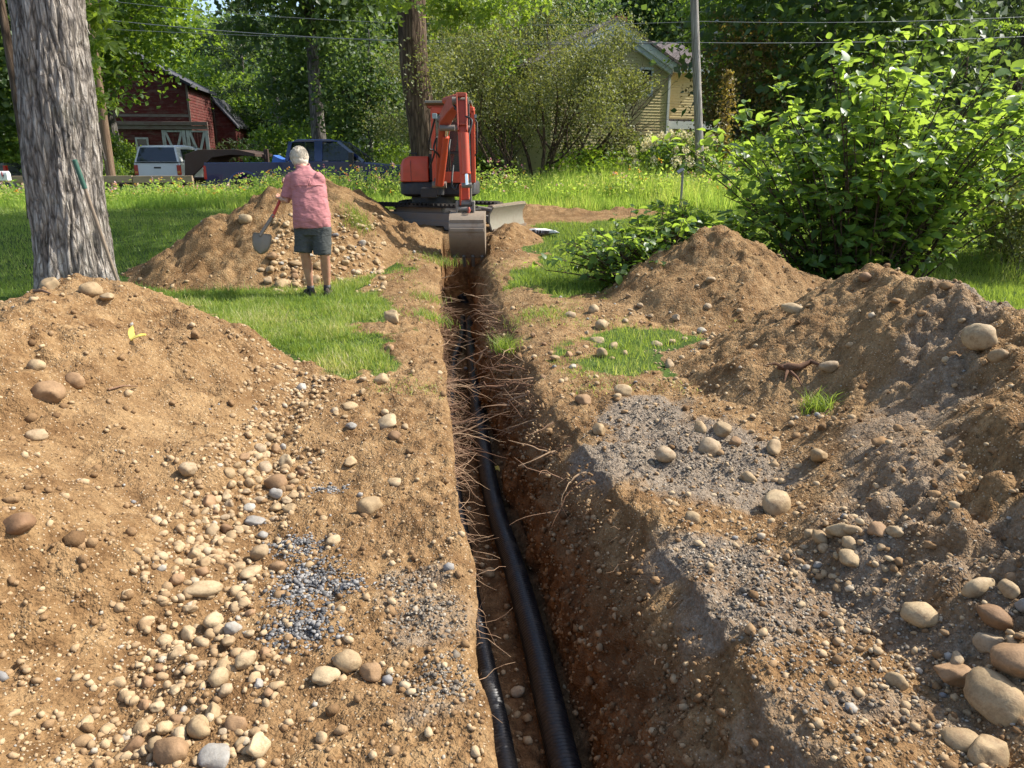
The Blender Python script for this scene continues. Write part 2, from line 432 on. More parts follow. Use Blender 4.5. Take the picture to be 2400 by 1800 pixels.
mk_leaf('blossom', [(0.0, (0.5, 0.42, 0.27)), (0.5, (0.62, 0.56, 0.4)), (1.0, (0.72, 0.68, 0.55))], 0.3, (0.7, 0.65, 0.45), 0.7, 0.2)
mk_leaf('flower_pink', [(0.0, (0.5, 0.12, 0.2)), (0.5, (0.6, 0.3, 0.38)), (1.0, (0.62, 0.5, 0.5))], 0.3, (0.7, 0.4, 0.45), 0.7, 0.2)
mk_leaf('flower_orange', [(0.0, (0.6, 0.2, 0.03)), (0.5, (0.62, 0.32, 0.05)), (1.0, (0.62, 0.45, 0.12))], 0.3, (0.8, 0.4, 0.08), 0.7, 0.2)
mk_bark('bark_pale', (0.05, 0.042, 0.034), (0.31, 0.27, 0.23), (0.58, 0.53, 0.465), (9, 9, 1.7), 0.06, 0.3)
mk_bark('bark_dark', (0.03, 0.02, 0.014), (0.1, 0.068, 0.045), (0.19, 0.135, 0.095), (6, 6, 0.8), 0.05)
mk_bark('bark_grey', (0.04, 0.036, 0.03), (0.13, 0.115, 0.1), (0.26, 0.235, 0.21), (6, 6, 0.8), 0.04)
mk_bark('pole_wood', (0.17, 0.15, 0.13), (0.32, 0.29, 0.26), (0.45, 0.415, 0.375), (14, 14, 0.35), 0.012)
mk_bark('pole_brown', (0.08, 0.05, 0.032), (0.19, 0.125, 0.08), (0.28, 0.2, 0.135), (14, 14, 0.35), 0.012)
mk_tint('root_bark', [(0.0, (0.12, 0.062, 0.035)), (0.5, (0.23, 0.135, 0.08)), (1.0, (0.38, 0.26, 0.155))], 0.9)
mk_paint('orange_paint', (0.52, 0.07, 0.026), 0.38, wear=0.6, wcol=(0.25, 0.085, 0.045), scale=5)
mk_paint('orange_faded', (0.44, 0.085, 0.046), 0.5, wear=0.65, wcol=(0.24, 0.1, 0.06), scale=6)
mk_paint('black_plastic', (0.018, 0.018, 0.019), 0.5, wear=0.45, wcol=(0.13, 0.1, 0.075), scale=5)
mk_paint('rubber', (0.02, 0.019, 0.018), 0.85, wear=0.75, wcol=(0.17, 0.125, 0.085), scale=4, spec=0.2)
mk_paint('muddy_steel', (0.2, 0.185, 0.165), 0.5, 0.35, wear=0.85, wcol=(0.27, 0.205, 0.14), scale=5)
mk_paint('bucket_steel', (0.25, 0.2, 0.15), 0.5, 0.25, wear=0.85, wcol=(0.2, 0.125, 0.075), scale=4, bump=0.25)
mk_paint('blade_steel', (0.2, 0.185, 0.14), 0.55, 0.2, wear=0.7, wcol=(0.16, 0.115, 0.075), scale=4)
mk_paint('chrome', (0.75, 0.77, 0.8), 0.12, 1.0, wear=0.05, wcol=(0.5, 0.5, 0.5))
mk_paint('hose', (0.015, 0.015, 0.015), 0.5, wear=0.2)
mk_paint('corrugated_black', (0.012, 0.013, 0.015), 0.36, wear=0.6, wcol=(0.12, 0.09, 0.06), scale=7, spec=0.5)
mk_paint('truck_blue', (0.012, 0.022, 0.085), 0.12, wear=0.05, wcol=(0.05, 0.05, 0.06), coat=0.6)
mk_paint('white_paint', (0.68, 0.68, 0.66), 0.3, wear=0.12, wcol=(0.5, 0.45, 0.38), coat=0.2)
mk_paint('grey_metal', (0.2, 0.21, 0.22), 0.4, 0.2, wear=0.2)
mk_paint('dark_car', (0.05, 0.06, 0.065), 0.2, wear=0.1, coat=0.5)
mk_paint('rusty_steel', (0.055, 0.032, 0.022), 0.8, 0.1, wear=0.5, wcol=(0.1, 0.055, 0.034), scale=2)
mk_paint('tail_red', (0.4, 0.02, 0.015), 0.2, wear=0.05)
mk_paint('amber', (0.6, 0.2, 0.03), 0.2, wear=0.05)
mk_paint('blue_tarp', (0.03, 0.12, 0.42), 0.5, wear=0.1)
mk_paint('white_weathered', (0.5, 0.51, 0.5), 0.7, wear=0.55, wcol=(0.26, 0.23, 0.2), scale=3)
mk_paint('white_trim', (0.68, 0.68, 0.64), 0.6, wear=0.25, wcol=(0.4, 0.4, 0.38), scale=2)
mk_paint('shovel_steel', (0.2, 0.17, 0.13), 0.5, 0.3, wear=0.6, wcol=(0.27, 0.2, 0.13), scale=9)
mk_paint('shovel_red', (0.5, 0.06, 0.035), 0.45, wear=0.35, wcol=(0.32, 0.09, 0.06), scale=9)
mk_paint('grip_green', (0.03, 0.1, 0.07), 0.5, wear=0.3, wcol=(0.1, 0.14, 0.11), scale=9)
mk_board('handle_wood', (0.3, 0.235, 0.17), (0.26, 0.2, 0.15), (0.2, 0.16, 0.12), 0.5, 0.7, (8, 8, 1))
mk_board('barn_red', (0.078, 0.014, 0.011), (0.11, 0.021, 0.016), (0.16, 0.115, 0.09), 0.5, 0.85, (1, 4, 6))
mk_board('barn_grey', (0.16, 0.13, 0.105), (0.22, 0.18, 0.15), (0.12, 0.05, 0.04), 0.5, 0.9, (1, 4, 6))
mk_board('barn_white', (0.42, 0.43, 0.41), (0.48, 0.48, 0.46), (0.22, 0.19, 0.17), 0.7, 0.85, (4, 4, 1))
mk_board('clapboard', (0.64, 0.52, 0.25), (0.68, 0.555, 0.27), (0.58, 0.48, 0.25), 0.35, 0.6, (0.5, 3, 6))
mk_board('beam_wood', (0.33, 0.235, 0.15), (0.38, 0.28, 0.19), (0.22, 0.16, 0.11), 0.6, 0.85, (0.6, 5, 5))
mk_glass('dark_glass'); mk_glass('cab_glass', (0.05, 0.06, 0.06), 0.05, 0.5); mk_glass('auto_glass', (0.02, 0.025, 0.025), 0.04, 0.6); mk_glass('blue_glass', (0.25, 0.36, 0.38), 0.08)
def mk_shingle(name, c0, c1, c2, scale):
    m, nt, out = newmat(name); g = N(nt)
    b = g.n('ShaderNodeTexBrick'); g.l(g.mapping(g.coord('Object'), scale), b.inputs['Vector'])
    b.inputs['Scale'].default_value = 1.0; b.inputs['Mortar Size'].default_value = 0.03
    b.inputs['Color1'].default_value = (*c0, 1); b.inputs['Color2'].default_value = (*c1, 1); b.inputs['Mortar'].default_value = (*c2, 1)
    b.inputs['Brick Width'].default_value = 0.35; b.inputs['Row Height'].default_value = 0.17
    c = g.mix(0.6, b.outputs[0], g.ramp(g.noise(g.pos(), 5, 6, 0.7), [(0.3, (0.6, 0.6, 0.6)), (0.7, (1.15, 1.15, 1.15))]), 'MULTIPLY')
    g.l(g.bsdf(c, 0.95, normal=g.bump(b.outputs[1], -0.4, 0.02), spec=0.2), out.inputs[0]); M[name] = m
mk_shingle('house_shingle', (0.13, 0.105, 0.1), (0.17, 0.14, 0.13), (0.06, 0.05, 0.05), (1, 1, 1))
mk_shingle('barn_shingle', (0.085, 0.085, 0.095), (0.12, 0.12, 0.13), (0.04, 0.04, 0.045), (1, 1, 1))
mk_shingle('brickwork', (0.28, 0.1, 0.07), (0.2, 0.08, 0.06), (0.3, 0.28, 0.25), (2, 2, 2))
def mk_road():
    m, nt, out = newmat('road_asphalt'); g = N(nt); v = g.pos()
    c = g.ramp(g.noise(v, 45, 4, 0.7), [(0.3, (0.08, 0.075, 0.07)), (0.7, (0.17, 0.155, 0.14))])
    c = g.mix(g.rng(g.noise(v, 0.8, 4, 0.6), 0.45, 0.7, 0, 0.6), c, (0.26, 0.2, 0.14))
    g.l(g.bsdf(c, 0.9, normal=g.bump(g.noise(v, 90, 3, 0.7), 0.4, 0.01)), out.inputs[0]); M['road'] = m
mk_road()
def mk_skin():
    m, nt, out = newmat('skin'); g = N(nt); v = g.coord('Object')
    c = g.ramp(g.noise(v, 12, 4, 0.6), [(0.3, (0.36, 0.17, 0.11)), (0.6, (0.47, 0.25, 0.165)), (0.8, (0.5, 0.29, 0.2))])
    p = g.n('ShaderNodeBsdfPrincipled'); g.l(c, p.inputs['Base Color']); p.inputs['Roughness'].default_value = 0.5
    p.inputs['Subsurface Weight'].default_value = 0.1; p.inputs['Subsurface Scale'].default_value = 0.01
    g.l(g.bump(g.noise(v, 80, 3, 0.6), 0.15, 0.004), p.inputs['Normal'])
    g.l(p.outputs[0], out.inputs[0]); M['skin'] = m
mk_skin()
mk_cloth('shirt_pink', (0.43, 0.185, 0.185), (0.405, 0.165, 0.17))
mk_cloth('shorts_grey', (0.075, 0.08, 0.075), (0.05, 0.055, 0.052))
mk_cloth('shoe', (0.05, 0.04, 0.035), (0.11, 0.085, 0.065), 14)
mk_cloth('hair', (0.66, 0.59, 0.47), (0.54, 0.47, 0.35), 26, 120)

# ------------------------------------------------------------------ the ground and the trench
def base(x, y):
    return (0.42 * sstep(9.5, 15, y) - 0.22 * sstep(20.5, 24, y)
            + 0.10 * fbm(x * 0.22, y * 0.22, 3, 2) * sstep(5, 9, np.abs(y) + np.abs(x)))
LY = np.array([-6, 0.0, 1.7, 3.0, 4.0, 5.4, 7.0, 9.0, 11.5, 13.5, 20]); LX = np.array([0.75, 0.16, -0.05, -0.2, -0.32, -0.5, -0.69, -0.885, -1.1, -1.25, -1.5])
RY = np.array([-6, 0.0, 1.8, 3.2, 4.2, 5.2, 6.6, 9.0, 11.5, 13.5, 20]); RX = np.array([1.6, 1.02, 0.80, 0.59, 0.43, 0.21, 0.07, -0.17, -0.36, -0.48, -0.7])
def lipL(y): return np.interp(y, LY, LX) + 0.05 * fbm(y * 1.7, 0 * y + 1.5, 11, 3)
def lipR(y): return np.interp(y, RY, RX) + 0.085 * fbm(y * 2.6, 0 * y + 7.5, 12, 5, 0.62)
def tdepth(y): return 0.85 * sstep(13.75, 13.1, y) * sstep(-2.6, -2.0, y)
def rough(x, y):
    """small relief of bare soil"""
    k = 0.35 + 1.7 * np.clip(vnoise(x * 0.8, y * 0.8, 5) + 0.5, 0, 1)
    return (0.065 * fbm(x * 1.6, y * 1.6, 21, 3) + 0.022 * lumps(x * 7, y * 7, 22) * k
            + 0.012 * k * lumps(x * 19, y * 19, 23) + 0.013 * fbm(x * 26, y * 26, 24, 3))
def gp(px, py):
    """where the sight line through a photo pixel meets the plain yard"""
    d = ray(px, py); t = np.linspace(0.8, 60, 6000)
    z = EYE.z + d.z * t; g = base(d.x * t, d.y * t)
    i = int(np.argmax(z < g)); return (d.x * t[i], d.y * t[i])
def poly_sd(x, y, P):
    """signed distance to a polygon, positive inside"""
    x = np.asarray(x, float); y = np.asarray(y, float); best = np.full(x.shape, 1e9); ins = np.zeros(x.shape, bool)
    for i in range(len(P)):
        x0, y0 = P[i]; x1, y1 = P[(i + 1) % len(P)]
        dx, dy = x1 - x0, y1 - y0; L = dx * dx + dy * dy + 1e-12
        t = np.clip(((x - x0) * dx + (y - y0) * dy) / L, 0, 1)
        best = np.minimum(best, (x - x0 - t * dx) ** 2 + (y - y0 - t * dy) ** 2)
        if y0 != y1:
            ins ^= ((y0 > y) != (y1 > y)) & (x < (x1 - x0) * (y - y0) / (y1 - y0) + x0)
    return np.sqrt(best) * np.where(ins, 1, -1)
LAWN_L = [gp(900, 862), gp(830, 900), gp(700, 872), gp(520, 800), gp(420, 730), (-9, 7.6), (-300, 6), (-300, 600), (-4.6, 600), (-4.4, 14.5), (-2.2, 13.4), gp(925, 640), gp(912, 700), gp(885, 780)]
LAWN_R = [(0.15, 13.0), gp(1205, 650), gp(1235, 692), gp(1310, 712), (1.6, 8.9), (3, 8.5), (4.2, 7.0), (9, 5), (300, 4), (300, 600), (-4.6, 600), (-4.4, 18.6), (0.4, 18.5), (2.6, 17.6), (2.4, 16.2), (0.6, 15.2)]
LAWN_S = [gp(1310, 795), gp(1480, 778), gp(1720, 785), gp(1740, 850), gp(1560, 885), gp(1370, 872)]
LAWN_F = [(-300, 18.4), (300, 18.4), (300, 600), (-300, 600)]
def lawn(x, y):
    wx = x + 0.6 * fbm(x * 1.1, y * 1.1, 31, 4, 0.65); wy = y + 0.6 * fbm(x * 1.1, y * 1.1, 32, 4, 0.65)
    d = np.maximum(poly_sd(wx, wy, LAWN_L), poly_sd(wx, wy, LAWN_R))
    d = np.maximum(d, poly_sd(wx, wy, LAWN_S)); d = np.maximum(d, poly_sd(wx, wy, LAWN_F))
    return sstep(-0.16, 0.28, d)
GREY = [(gp(1560, 1070), 0.62, 1.0), (gp(1500, 985), 0.42, 1.0), (gp(1660, 1120), 0.5, 0.9), (gp(1740, 1480), 0.5, 0.75), (gp(2000, 1640), 0.6, 0.62), (gp(1680, 1330), 0.34, 0.8), (gp(2150, 1480), 0.5, 0.6), (gp(1900, 1390), 0.4, 0.65),
        (gp(1000, 1450), 0.26, 0.55), (gp(960, 1360), 0.2, 0.5), (gp(1040, 1620), 0.2, 0.5)]
def greymask(x, y):
    g = np.zeros(np.shape(x))
    for (c, r, a) in GREY:
        d = np.hypot(x - c[0], y - c[1]) / r
        g = np.maximum(g, a * sstep(1.15, 0.45, d + 0.7 * fbm(x * 2.3, y * 2.3, 41, 3)))
    return g
def gz(x, y):
    """height of the yard surface beside the trench"""
    lw = lawn(x, y)
    dl = lipL(y) - x; dr = x - lipR(y)
    d = np.maximum(dl, dr)
    near = np.exp(-np.clip(d, 0, 9) / 0.06) * sstep(13.9, 13.0, y) - 0.5 * np.exp(-np.clip(dr, 0, 9) / 0.25) * (dr > 0) * (lumps(x * 6, y * 6, 45) + 0.5 * lumps(x * 14, y * 14, 46)) * sstep(6.5, 4, y)
    berm = 0.05 * np.exp(-((d - 0.4) / 0.3) ** 2) * sstep(5, 8, y)
    return base(x, y) + rough(x, y) * (1 - 0.75 * lw) * sstep(40, 18, y) - 0.05 * near + berm
def floorR(y): return np.maximum(lipR(y) - 0.23 - 0.13 * sstep(4.2, 1.9, y) + 0.05 * np.sin(y * 1.3), lipL(y) + 0.33)
def wprof(s): return 0.72 * s ** 1.05 + 0.28 * s ** 5
def wall_lump(y, z):
    return 0.10 * fbm(y * 2.6, z * 2.6, 61, 3, 0.6) + 0.075 * lumps(y * 5.5, z * 5 + 3, 62) * (vnoise(y * 1.3, z * 1.3, 67) + 0.5) + 0.035 * lumps(y * 14, z * 14, 63) + 0.022 * lumps(y * 30, z * 30, 65) + 0.03 * fbm(y * 24, z * 24, 64, 3)
def build_ground():
    ys = [-6.0, -5, -4, -3.2, -2.8, -2.4, -2.0, -1.5, -1, -0.5, 0, 0.4, 0.7, 1.0, 1.2]
    while ys[-1] < 16: ys.append(ys[-1] * 1.0064)
    while ys[-1] < 32: ys.append(ys[-1] + 0.25)
    while ys[-1] < 900: ys.append(ys[-1] * 1.12)
    Y = np.array(ys)
    nS, nW, nF = 176, 32, 12
    d = np.linspace(0, 1, nS + 1); dist = 0.22 * d + 0.78 * d ** 2.3
    yy = Y[:, None]
    W = 2.2 + 1.15 * np.maximum(np.abs(yy), 1.5)
    XL = lipL(yy) - dist[None, ::-1] * W            # far left -> left lip
    XR = lipR(yy) + dist[None, :] * W               # right lip -> far right
    YL = np.broadcast_to(yy, XL.shape); YR = np.broadcast_to(yy, XR.shape)
    ZL = gz(XL, YL); ZR = gz(XR, YR)
    D = tdepth(yy)
    fl = lipL(yy) + 0.03; fr = floorR(yy)
    s = np.linspace(0, 1, nW + 1)[None, 1:-1]
    # left wall, lip down to the floor, slightly undercut
    zt = ZL[:, -1:]; zb = base(fl, yy) - D
    zw = zt + (zb - zt) * s
    xw = lipL(yy) + (fl - lipL(yy)) * s - 0.035 * np.sin(np.pi * s) * (D / 0.85)
    xw = xw + 0.045 * fbm(yy * 5, zw * 5, 51, 4) * (D / 0.85)
    # floor
    u = np.linspace(0, 1, nF + 1)[None, :]
    xf = fl + (fr - fl) * u; yf = np.broadcast_to(yy, xf.shape)
    zf = base(xf, yf) - D + (0.05 * fbm(xf * 4, yf * 4, 52, 4) + 0.03 * lumps(xf * 9, yf * 9, 53)) * (D / 0.85) + 0.05 * (2 * u - 1) ** 4 * (D / 0.85)
    # right wall, floor up to the lip, laid back near the top, with a lumpy face
    zt2 = ZR[:, :1]; zb2 = base(fr, yy) - D
    zw2 = zb2 + (zt2 - zb2) * s
    prof = wprof(s)
    xw2 = fr + (lipR(yy) - fr) * prof
    k = (D / 0.85) * np.sin(np.pi * np.clip(s * 1.02, 0, 1)) ** 0.5
    lump = wall_lump(yy, zw2)
    xw2 = xw2 - lump * k
    X = np.concatenate([XL, xw, xf, xw2, XR], 1); Z = np.concatenate([ZL, zw, zf, zw2, ZR], 1)
    YY = np.broadcast_to(yy, X.shape).copy()
    YY = YY + 0.0
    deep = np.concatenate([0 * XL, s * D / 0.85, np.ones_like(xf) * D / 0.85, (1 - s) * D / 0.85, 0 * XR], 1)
    gm = greymask(X, YY); lw = lawn(X, YY) * (deep < 0.02)
    # grey road stone reaches down the upper part of the near right wall
    gm = np.maximum(gm, 0) * sstep(0.42, 0.05, deep + 0.5 * fbm(YY * 3.5, Z * 3.5, 66, 4))
    nr, nc = X.shape
    idx = np.arange(nr * nc).reshape(nr, nc)
    F = np.stack([idx[:-1, :-1], idx[:-1, 1:], idx[1:, 1:], idx[1:, :-1]], -1).reshape(-1, 4)
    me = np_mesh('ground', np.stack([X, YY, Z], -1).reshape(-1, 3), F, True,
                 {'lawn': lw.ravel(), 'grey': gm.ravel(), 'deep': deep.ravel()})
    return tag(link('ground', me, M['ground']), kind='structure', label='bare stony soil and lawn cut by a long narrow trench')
GROUND = build_ground()

# ------------------------------------------------------------------ heaps of dug soil
def seg_h(x, y, segs, tan, c):
    h = np.full(np.shape(x), -9.0)
    for (x0, y0, h0), (x1, y1, h1) in zip(segs[:-1], segs[1:]):
        dx, dy = x1 - x0, y1 - y0; L = dx * dx + dy * dy + 1e-9
        t = np.clip(((x - x0) * dx + (y - y0) * dy) / L, 0, 1)
        r = np.hypot(x - x0 - t * dx, y - y0 - t * dy)
        h = np.maximum(h, h0 + (h1 - h0) * t - tan * (np.sqrt(r * r + c * c) - c))
    return h
MOUNDS = []
def mound_z(m, x, y):
    k = m['rough']
    wx = x + 0.35 * fbm(x * 0.9, y * 0.9, m['seed'], 3); wy = y + 0.35 * fbm(x * 0.9, y * 0.9, m['seed'] + 50, 3)
    h = seg_h(wx, wy, m['segs'], m['tan'], m['c'])
    foot = sstep(-0.05, 0.22, h)
    h = np.where(h < 0.16, 0.16 + (h - 0.16) * 0.75, h)
    kk = 0.25 + 1.9 * np.clip(vnoise(x * 1.1, y * 1.1, m['seed'] + 7) + 0.45, 0, 1)
    r = (0.13 * fbm(x * 1.7, y * 1.7, m['seed'] + 1, 3) + 0.036 * kk * lumps(x * 5, y * 5, m['seed'] + 2) + 0.018 * kk * lumps(x * 13, y * 13, m['seed'] + 3)
         + 0.012 * kk * lumps(x * 30, y * 30, m['seed'] + 6) + 0.016 * fbm(x * 22, y * 22, m['seed'] + 4, 3)) * k
    return base(x, y) + h + r * (0.25 + 0.75 * foot) - 0.02, h
def add_mound(name, label, segs, tan, c, res, seed, rough_k=1.0, grey=None, group='heaps of dug soil beside the trench'):
    m = dict(segs=segs, tan=tan, c=c, seed=seed, rough=rough_k); MOUNDS.append(m)
    H = max(s[2] for s in segs); pad = H / tan + 0.7
    x0 = min(s[0] for s in segs) - pad; x1 = max(s[0] for s in segs) + pad
    y0 = min(s[1] for s in segs) - pad; y1 = max(s[1] for s in segs) + pad
    y0 = max(y0, -1.5)
    nx = int((x1 - x0) / res); ny = int((y1 - y0) / res)
    gx, gy = np.meshgrid(np.linspace(x0, x1, nx), np.linspace(y0, y1, ny))
    z, h = mound_z(m, gx, gy)
    keep = (h > -0.14) & (gx < lipL(gy) - 0.02) | (h > -0.14) & (gx > lipR(gy) + 0.02)
    gm = grey(gx, gy) if grey else greymask(gx, gy)
    idx = np.arange(nx * ny).reshape(ny, nx)
    kf = keep[:-1, :-1] & keep[:-1, 1:] & keep[1:, 1:] & keep[1:, :-1]
    F = np.stack([idx[:-1, :-1], idx[:-1, 1:], idx[1:, 1:], idx[1:, :-1]], -1)[kf]
    used = np.unique(F); remap = np.full(nx * ny, -1); remap[used] = np.arange(len(used))
    V = np.stack([gx, gy, z], -1).reshape(-1, 3)[used]
    me = np_mesh(name, V, remap[F], True, {'grey': gm.ravel()[used], 'deep': np.zeros(len(used))})
    o = link(name, me, M['soil'])
    return tag(o, label, 'dirt mound', group)
add_mound('dirt_mound', 'long tan soil heap in front of the large tree trunk, spilling stones', [(-3.15, 5.65, 0.67), (-2.95, 4.1, 0.74), (-2.6, 2.4, 0.72), (-2.5, 0.6, 0.6)], 0.60, 0.22, 0.018, 100)
def grey_r(x, y):
    c = 0.0
    a = sstep(0.42, 0.12, np.abs((y - 4.0) * 0.55 - (x - 2.35) * 0.83 + 0.25 * fbm(x * 1.5, y * 1.5, 77, 3)) )
    b = sstep(0.7, 0.2, np.hypot(x - 3.25, (y - 4.7) * 0.8))
    return np.clip(np.maximum(np.maximum(a * 0.62, b * 0.9), greymask(x, y) * 0.85), 0, 1)
add_mound('dirt_mound', 'long soil heap with grey gravelly streaks at the right edge, grass tuft on it', [(2.76, 5.55, 0.78), (2.95, 4.5, 0.66), (2.85, 2.9, 0.78), (2.75, 0.9, 0.66)], 0.60, 0.2, 0.018, 200, 1.15, grey_r)
add_mound('dirt_mound', 'smaller pointed brown soil heap in front of the leafy shrub', [(2.40, 8.8, 0.8), (2.48, 8.7, 0.78)], 0.66, 0.13, 0.024, 300, 1.1)
add_mound('dirt_mound', 'stony soil heap that the man in the pink shirt is shovelling', [(-4.25, 10.75, 0.7), (-3.55, 11.2, 1.02), (-3.15, 12.1, 0.92)], 0.68, 0.16, 0.033, 400, 1.2)
add_mound('dirt_mound', 'dark soil heap with turf clods beside the excavator tracks', [(-3.35, 13.7, 0.98), (-3.2, 14.2, 0.8)], 0.62, 0.15, 0.045, 500, 1.4)
add_mound('dirt_mound', 'low ridge of fresh brown soil behind the excavator blade', [(-0.9, 17.0, 0.2), (0.6, 17.2, 0.26), (1.8, 17.2, 0.16), (3.4, 17.3, 0.03)], 0.5, 0.12, 0.05, 600, 1.2)
add_mound('dirt_mound', 'low crumbly soil heap left of the excavator bucket', [(-1.75, 12.0, 0.1), (-1.65, 12.9, 0.17), (-2.5, 13.6, 0.14)], 0.5, 0.12, 0.04, 700, 1.5)
add_mound('dirt_mound', 'low crumbly soil heap right of the excavator bucket', [(-0.1, 12.3, 0.18), (-0.05, 13.3, 0.22)], 0.55, 0.1, 0.035, 800, 1.2)
def surf(x, y):
    """top of the ground or of the heap standing on it"""
    x = np.asarray(x, float); y = np.asarray(y, float)
    z = gz(x, y)
    for m in MOUNDS:
        near = seg_h(x, y, m['segs'], m['tan'], m['c']) > -0.45
        if not near.any(): continue
        mz, h = mound_z(m, x[near], y[near])
        z[near] = np.where(h > -0.1, np.maximum(z[near], mz), z[near])
    return z
def mound_h(x, y):
    """how far inside a heap a point lies (negative outside)"""
    hm = np.full(len(x), -9.0)
    for m in MOUNDS:
        near = seg_h(x, y, m['segs'], m['tan'], m['c']) > -0.45
        if near.any(): hm[near] = np.maximum(hm[near], mound_z(m, x[near], y[near])[1])
    return hm
def in_trench(x, y): return (x > lipL(y) - 0.02) & (x < lipR(y) + 0.02) & (y < 13.6)
def hit(px, py):
    """where the sight line through a photo pixel meets the ground or a heap"""
    d = ray(px, py); t = np.linspace(1.0, 30, 300)
    z = EYE.z + d.z * t; x = d.x * t; y = d.y * t
    g = base(x, y)
    for m in MOUNDS: g = np.maximum(g, base(x, y) + seg_h(x, y, m['segs'], m['tan'], m['c']))
    i = int(np.argmax(z < g + 0.12)); t = np.linspace(max(t[i] - 0.3, 0.9), t[i] + 0.9, 90)
    z = EYE.z + d.z * t; g = surf(d.x * t, d.y * t)
    i = int(np.argmax(z < g)) if (z < g).any() else 89
    return Vector((d.x * t[i], d.y * t[i], float(g[i])))

# ------------------------------------------------------------------ stones
def ico(sub):
    import bmesh
    bm = bmesh.new(); bmesh.ops.create_icosphere(bm, subdivisions=sub, radius=1.0)
    v = np.array([p.co[:] for p in bm.verts]); f = np.array([[q.index for q in fc.verts] for fc in bm.faces]); bm.free()
    return v, f
def stone_shape(v, seed, blocky=0.3, rough_k=0.10):
    r = np.random.default_rng(seed)
    w = v.copy()
    # a few planed-off faces, as river cobbles and field stones have
    for k in range(int(3 + 5 * blocky * 2)):
        n = r.normal(size=3); n /= np.linalg.norm(n); d = r.uniform(0.62, 0.92)
        over = np.clip(w @ n - d, 0, None); w = w - over[:, None] * n * (0.55 + 0.4 * blocky)
    q = r.uniform(0, 50, 3)
    n = fbm(v[:, 0] * 1.1 + q[0], v[:, 1] * 1.1 + v[:, 2] * 0.9 + q[1], seed, 3) + 0.5 * fbm(v[:, 2] * 2 + q[2], v[:, 0] * 2, seed + 3, 2)
    w = w * (1 + rough_k * 2.2 * n)[:, None]
    return w
IV2, IF2 = ico(3); IV1, IF1 = ico(2); IV0, IF0 = ico(1)
def stone_mesh(i, blocky):
    return np_mesh('stone', stone_shape(IV2, 900 + i, blocky, 0.12), IF2, True)
STONE_MESHES = {c: [] for c in ('stone_tan', 'stone_brown', 'stone_grey')}
for c in STONE_MESHES:
    for i in range(7):
        me = stone_mesh(i + 20 * len(c), [0.1, 0.5, 0.2, 0.9, 0.3, 0.7, 0.15][i]); me.materials.append(M[c]); STONE_MESHES[c].append(me)
STONES = []
def stone_at(p, size, col='stone_tan', label=None, group=None, sink=0.3, flat=None, elong=None, yaw=None, tilt=None):
    me = random.choice(STONE_MESHES[col])
    o = bpy.data.objects.new('stone', me); COL.objects.link(o)
    f = flat if flat is not None else random.uniform(0.55, 0.9); e = elong if elong is not None else random.uniform(0.65, 0.95)
    o.scale = (size / 2, size / 2 * e, size / 2 * f)
    o.rotation_euler = (random.gauss(0, 0.22) if tilt is None else tilt, random.gauss(0, 0.22), random.uniform(0, 6.28) if yaw is None else yaw)
    o.location = (p[0], p[1], p[2] + size / 2 * f * (1 - 2 * sink))
    tag(o, label, 'stone', group); STONES.append((p[0], p[1], size))
    return o
def px_size(p, w):      # width in photo pixels -> metres at that distance
    return w / FPX * (Vector(p) - EYE).length * 0.97
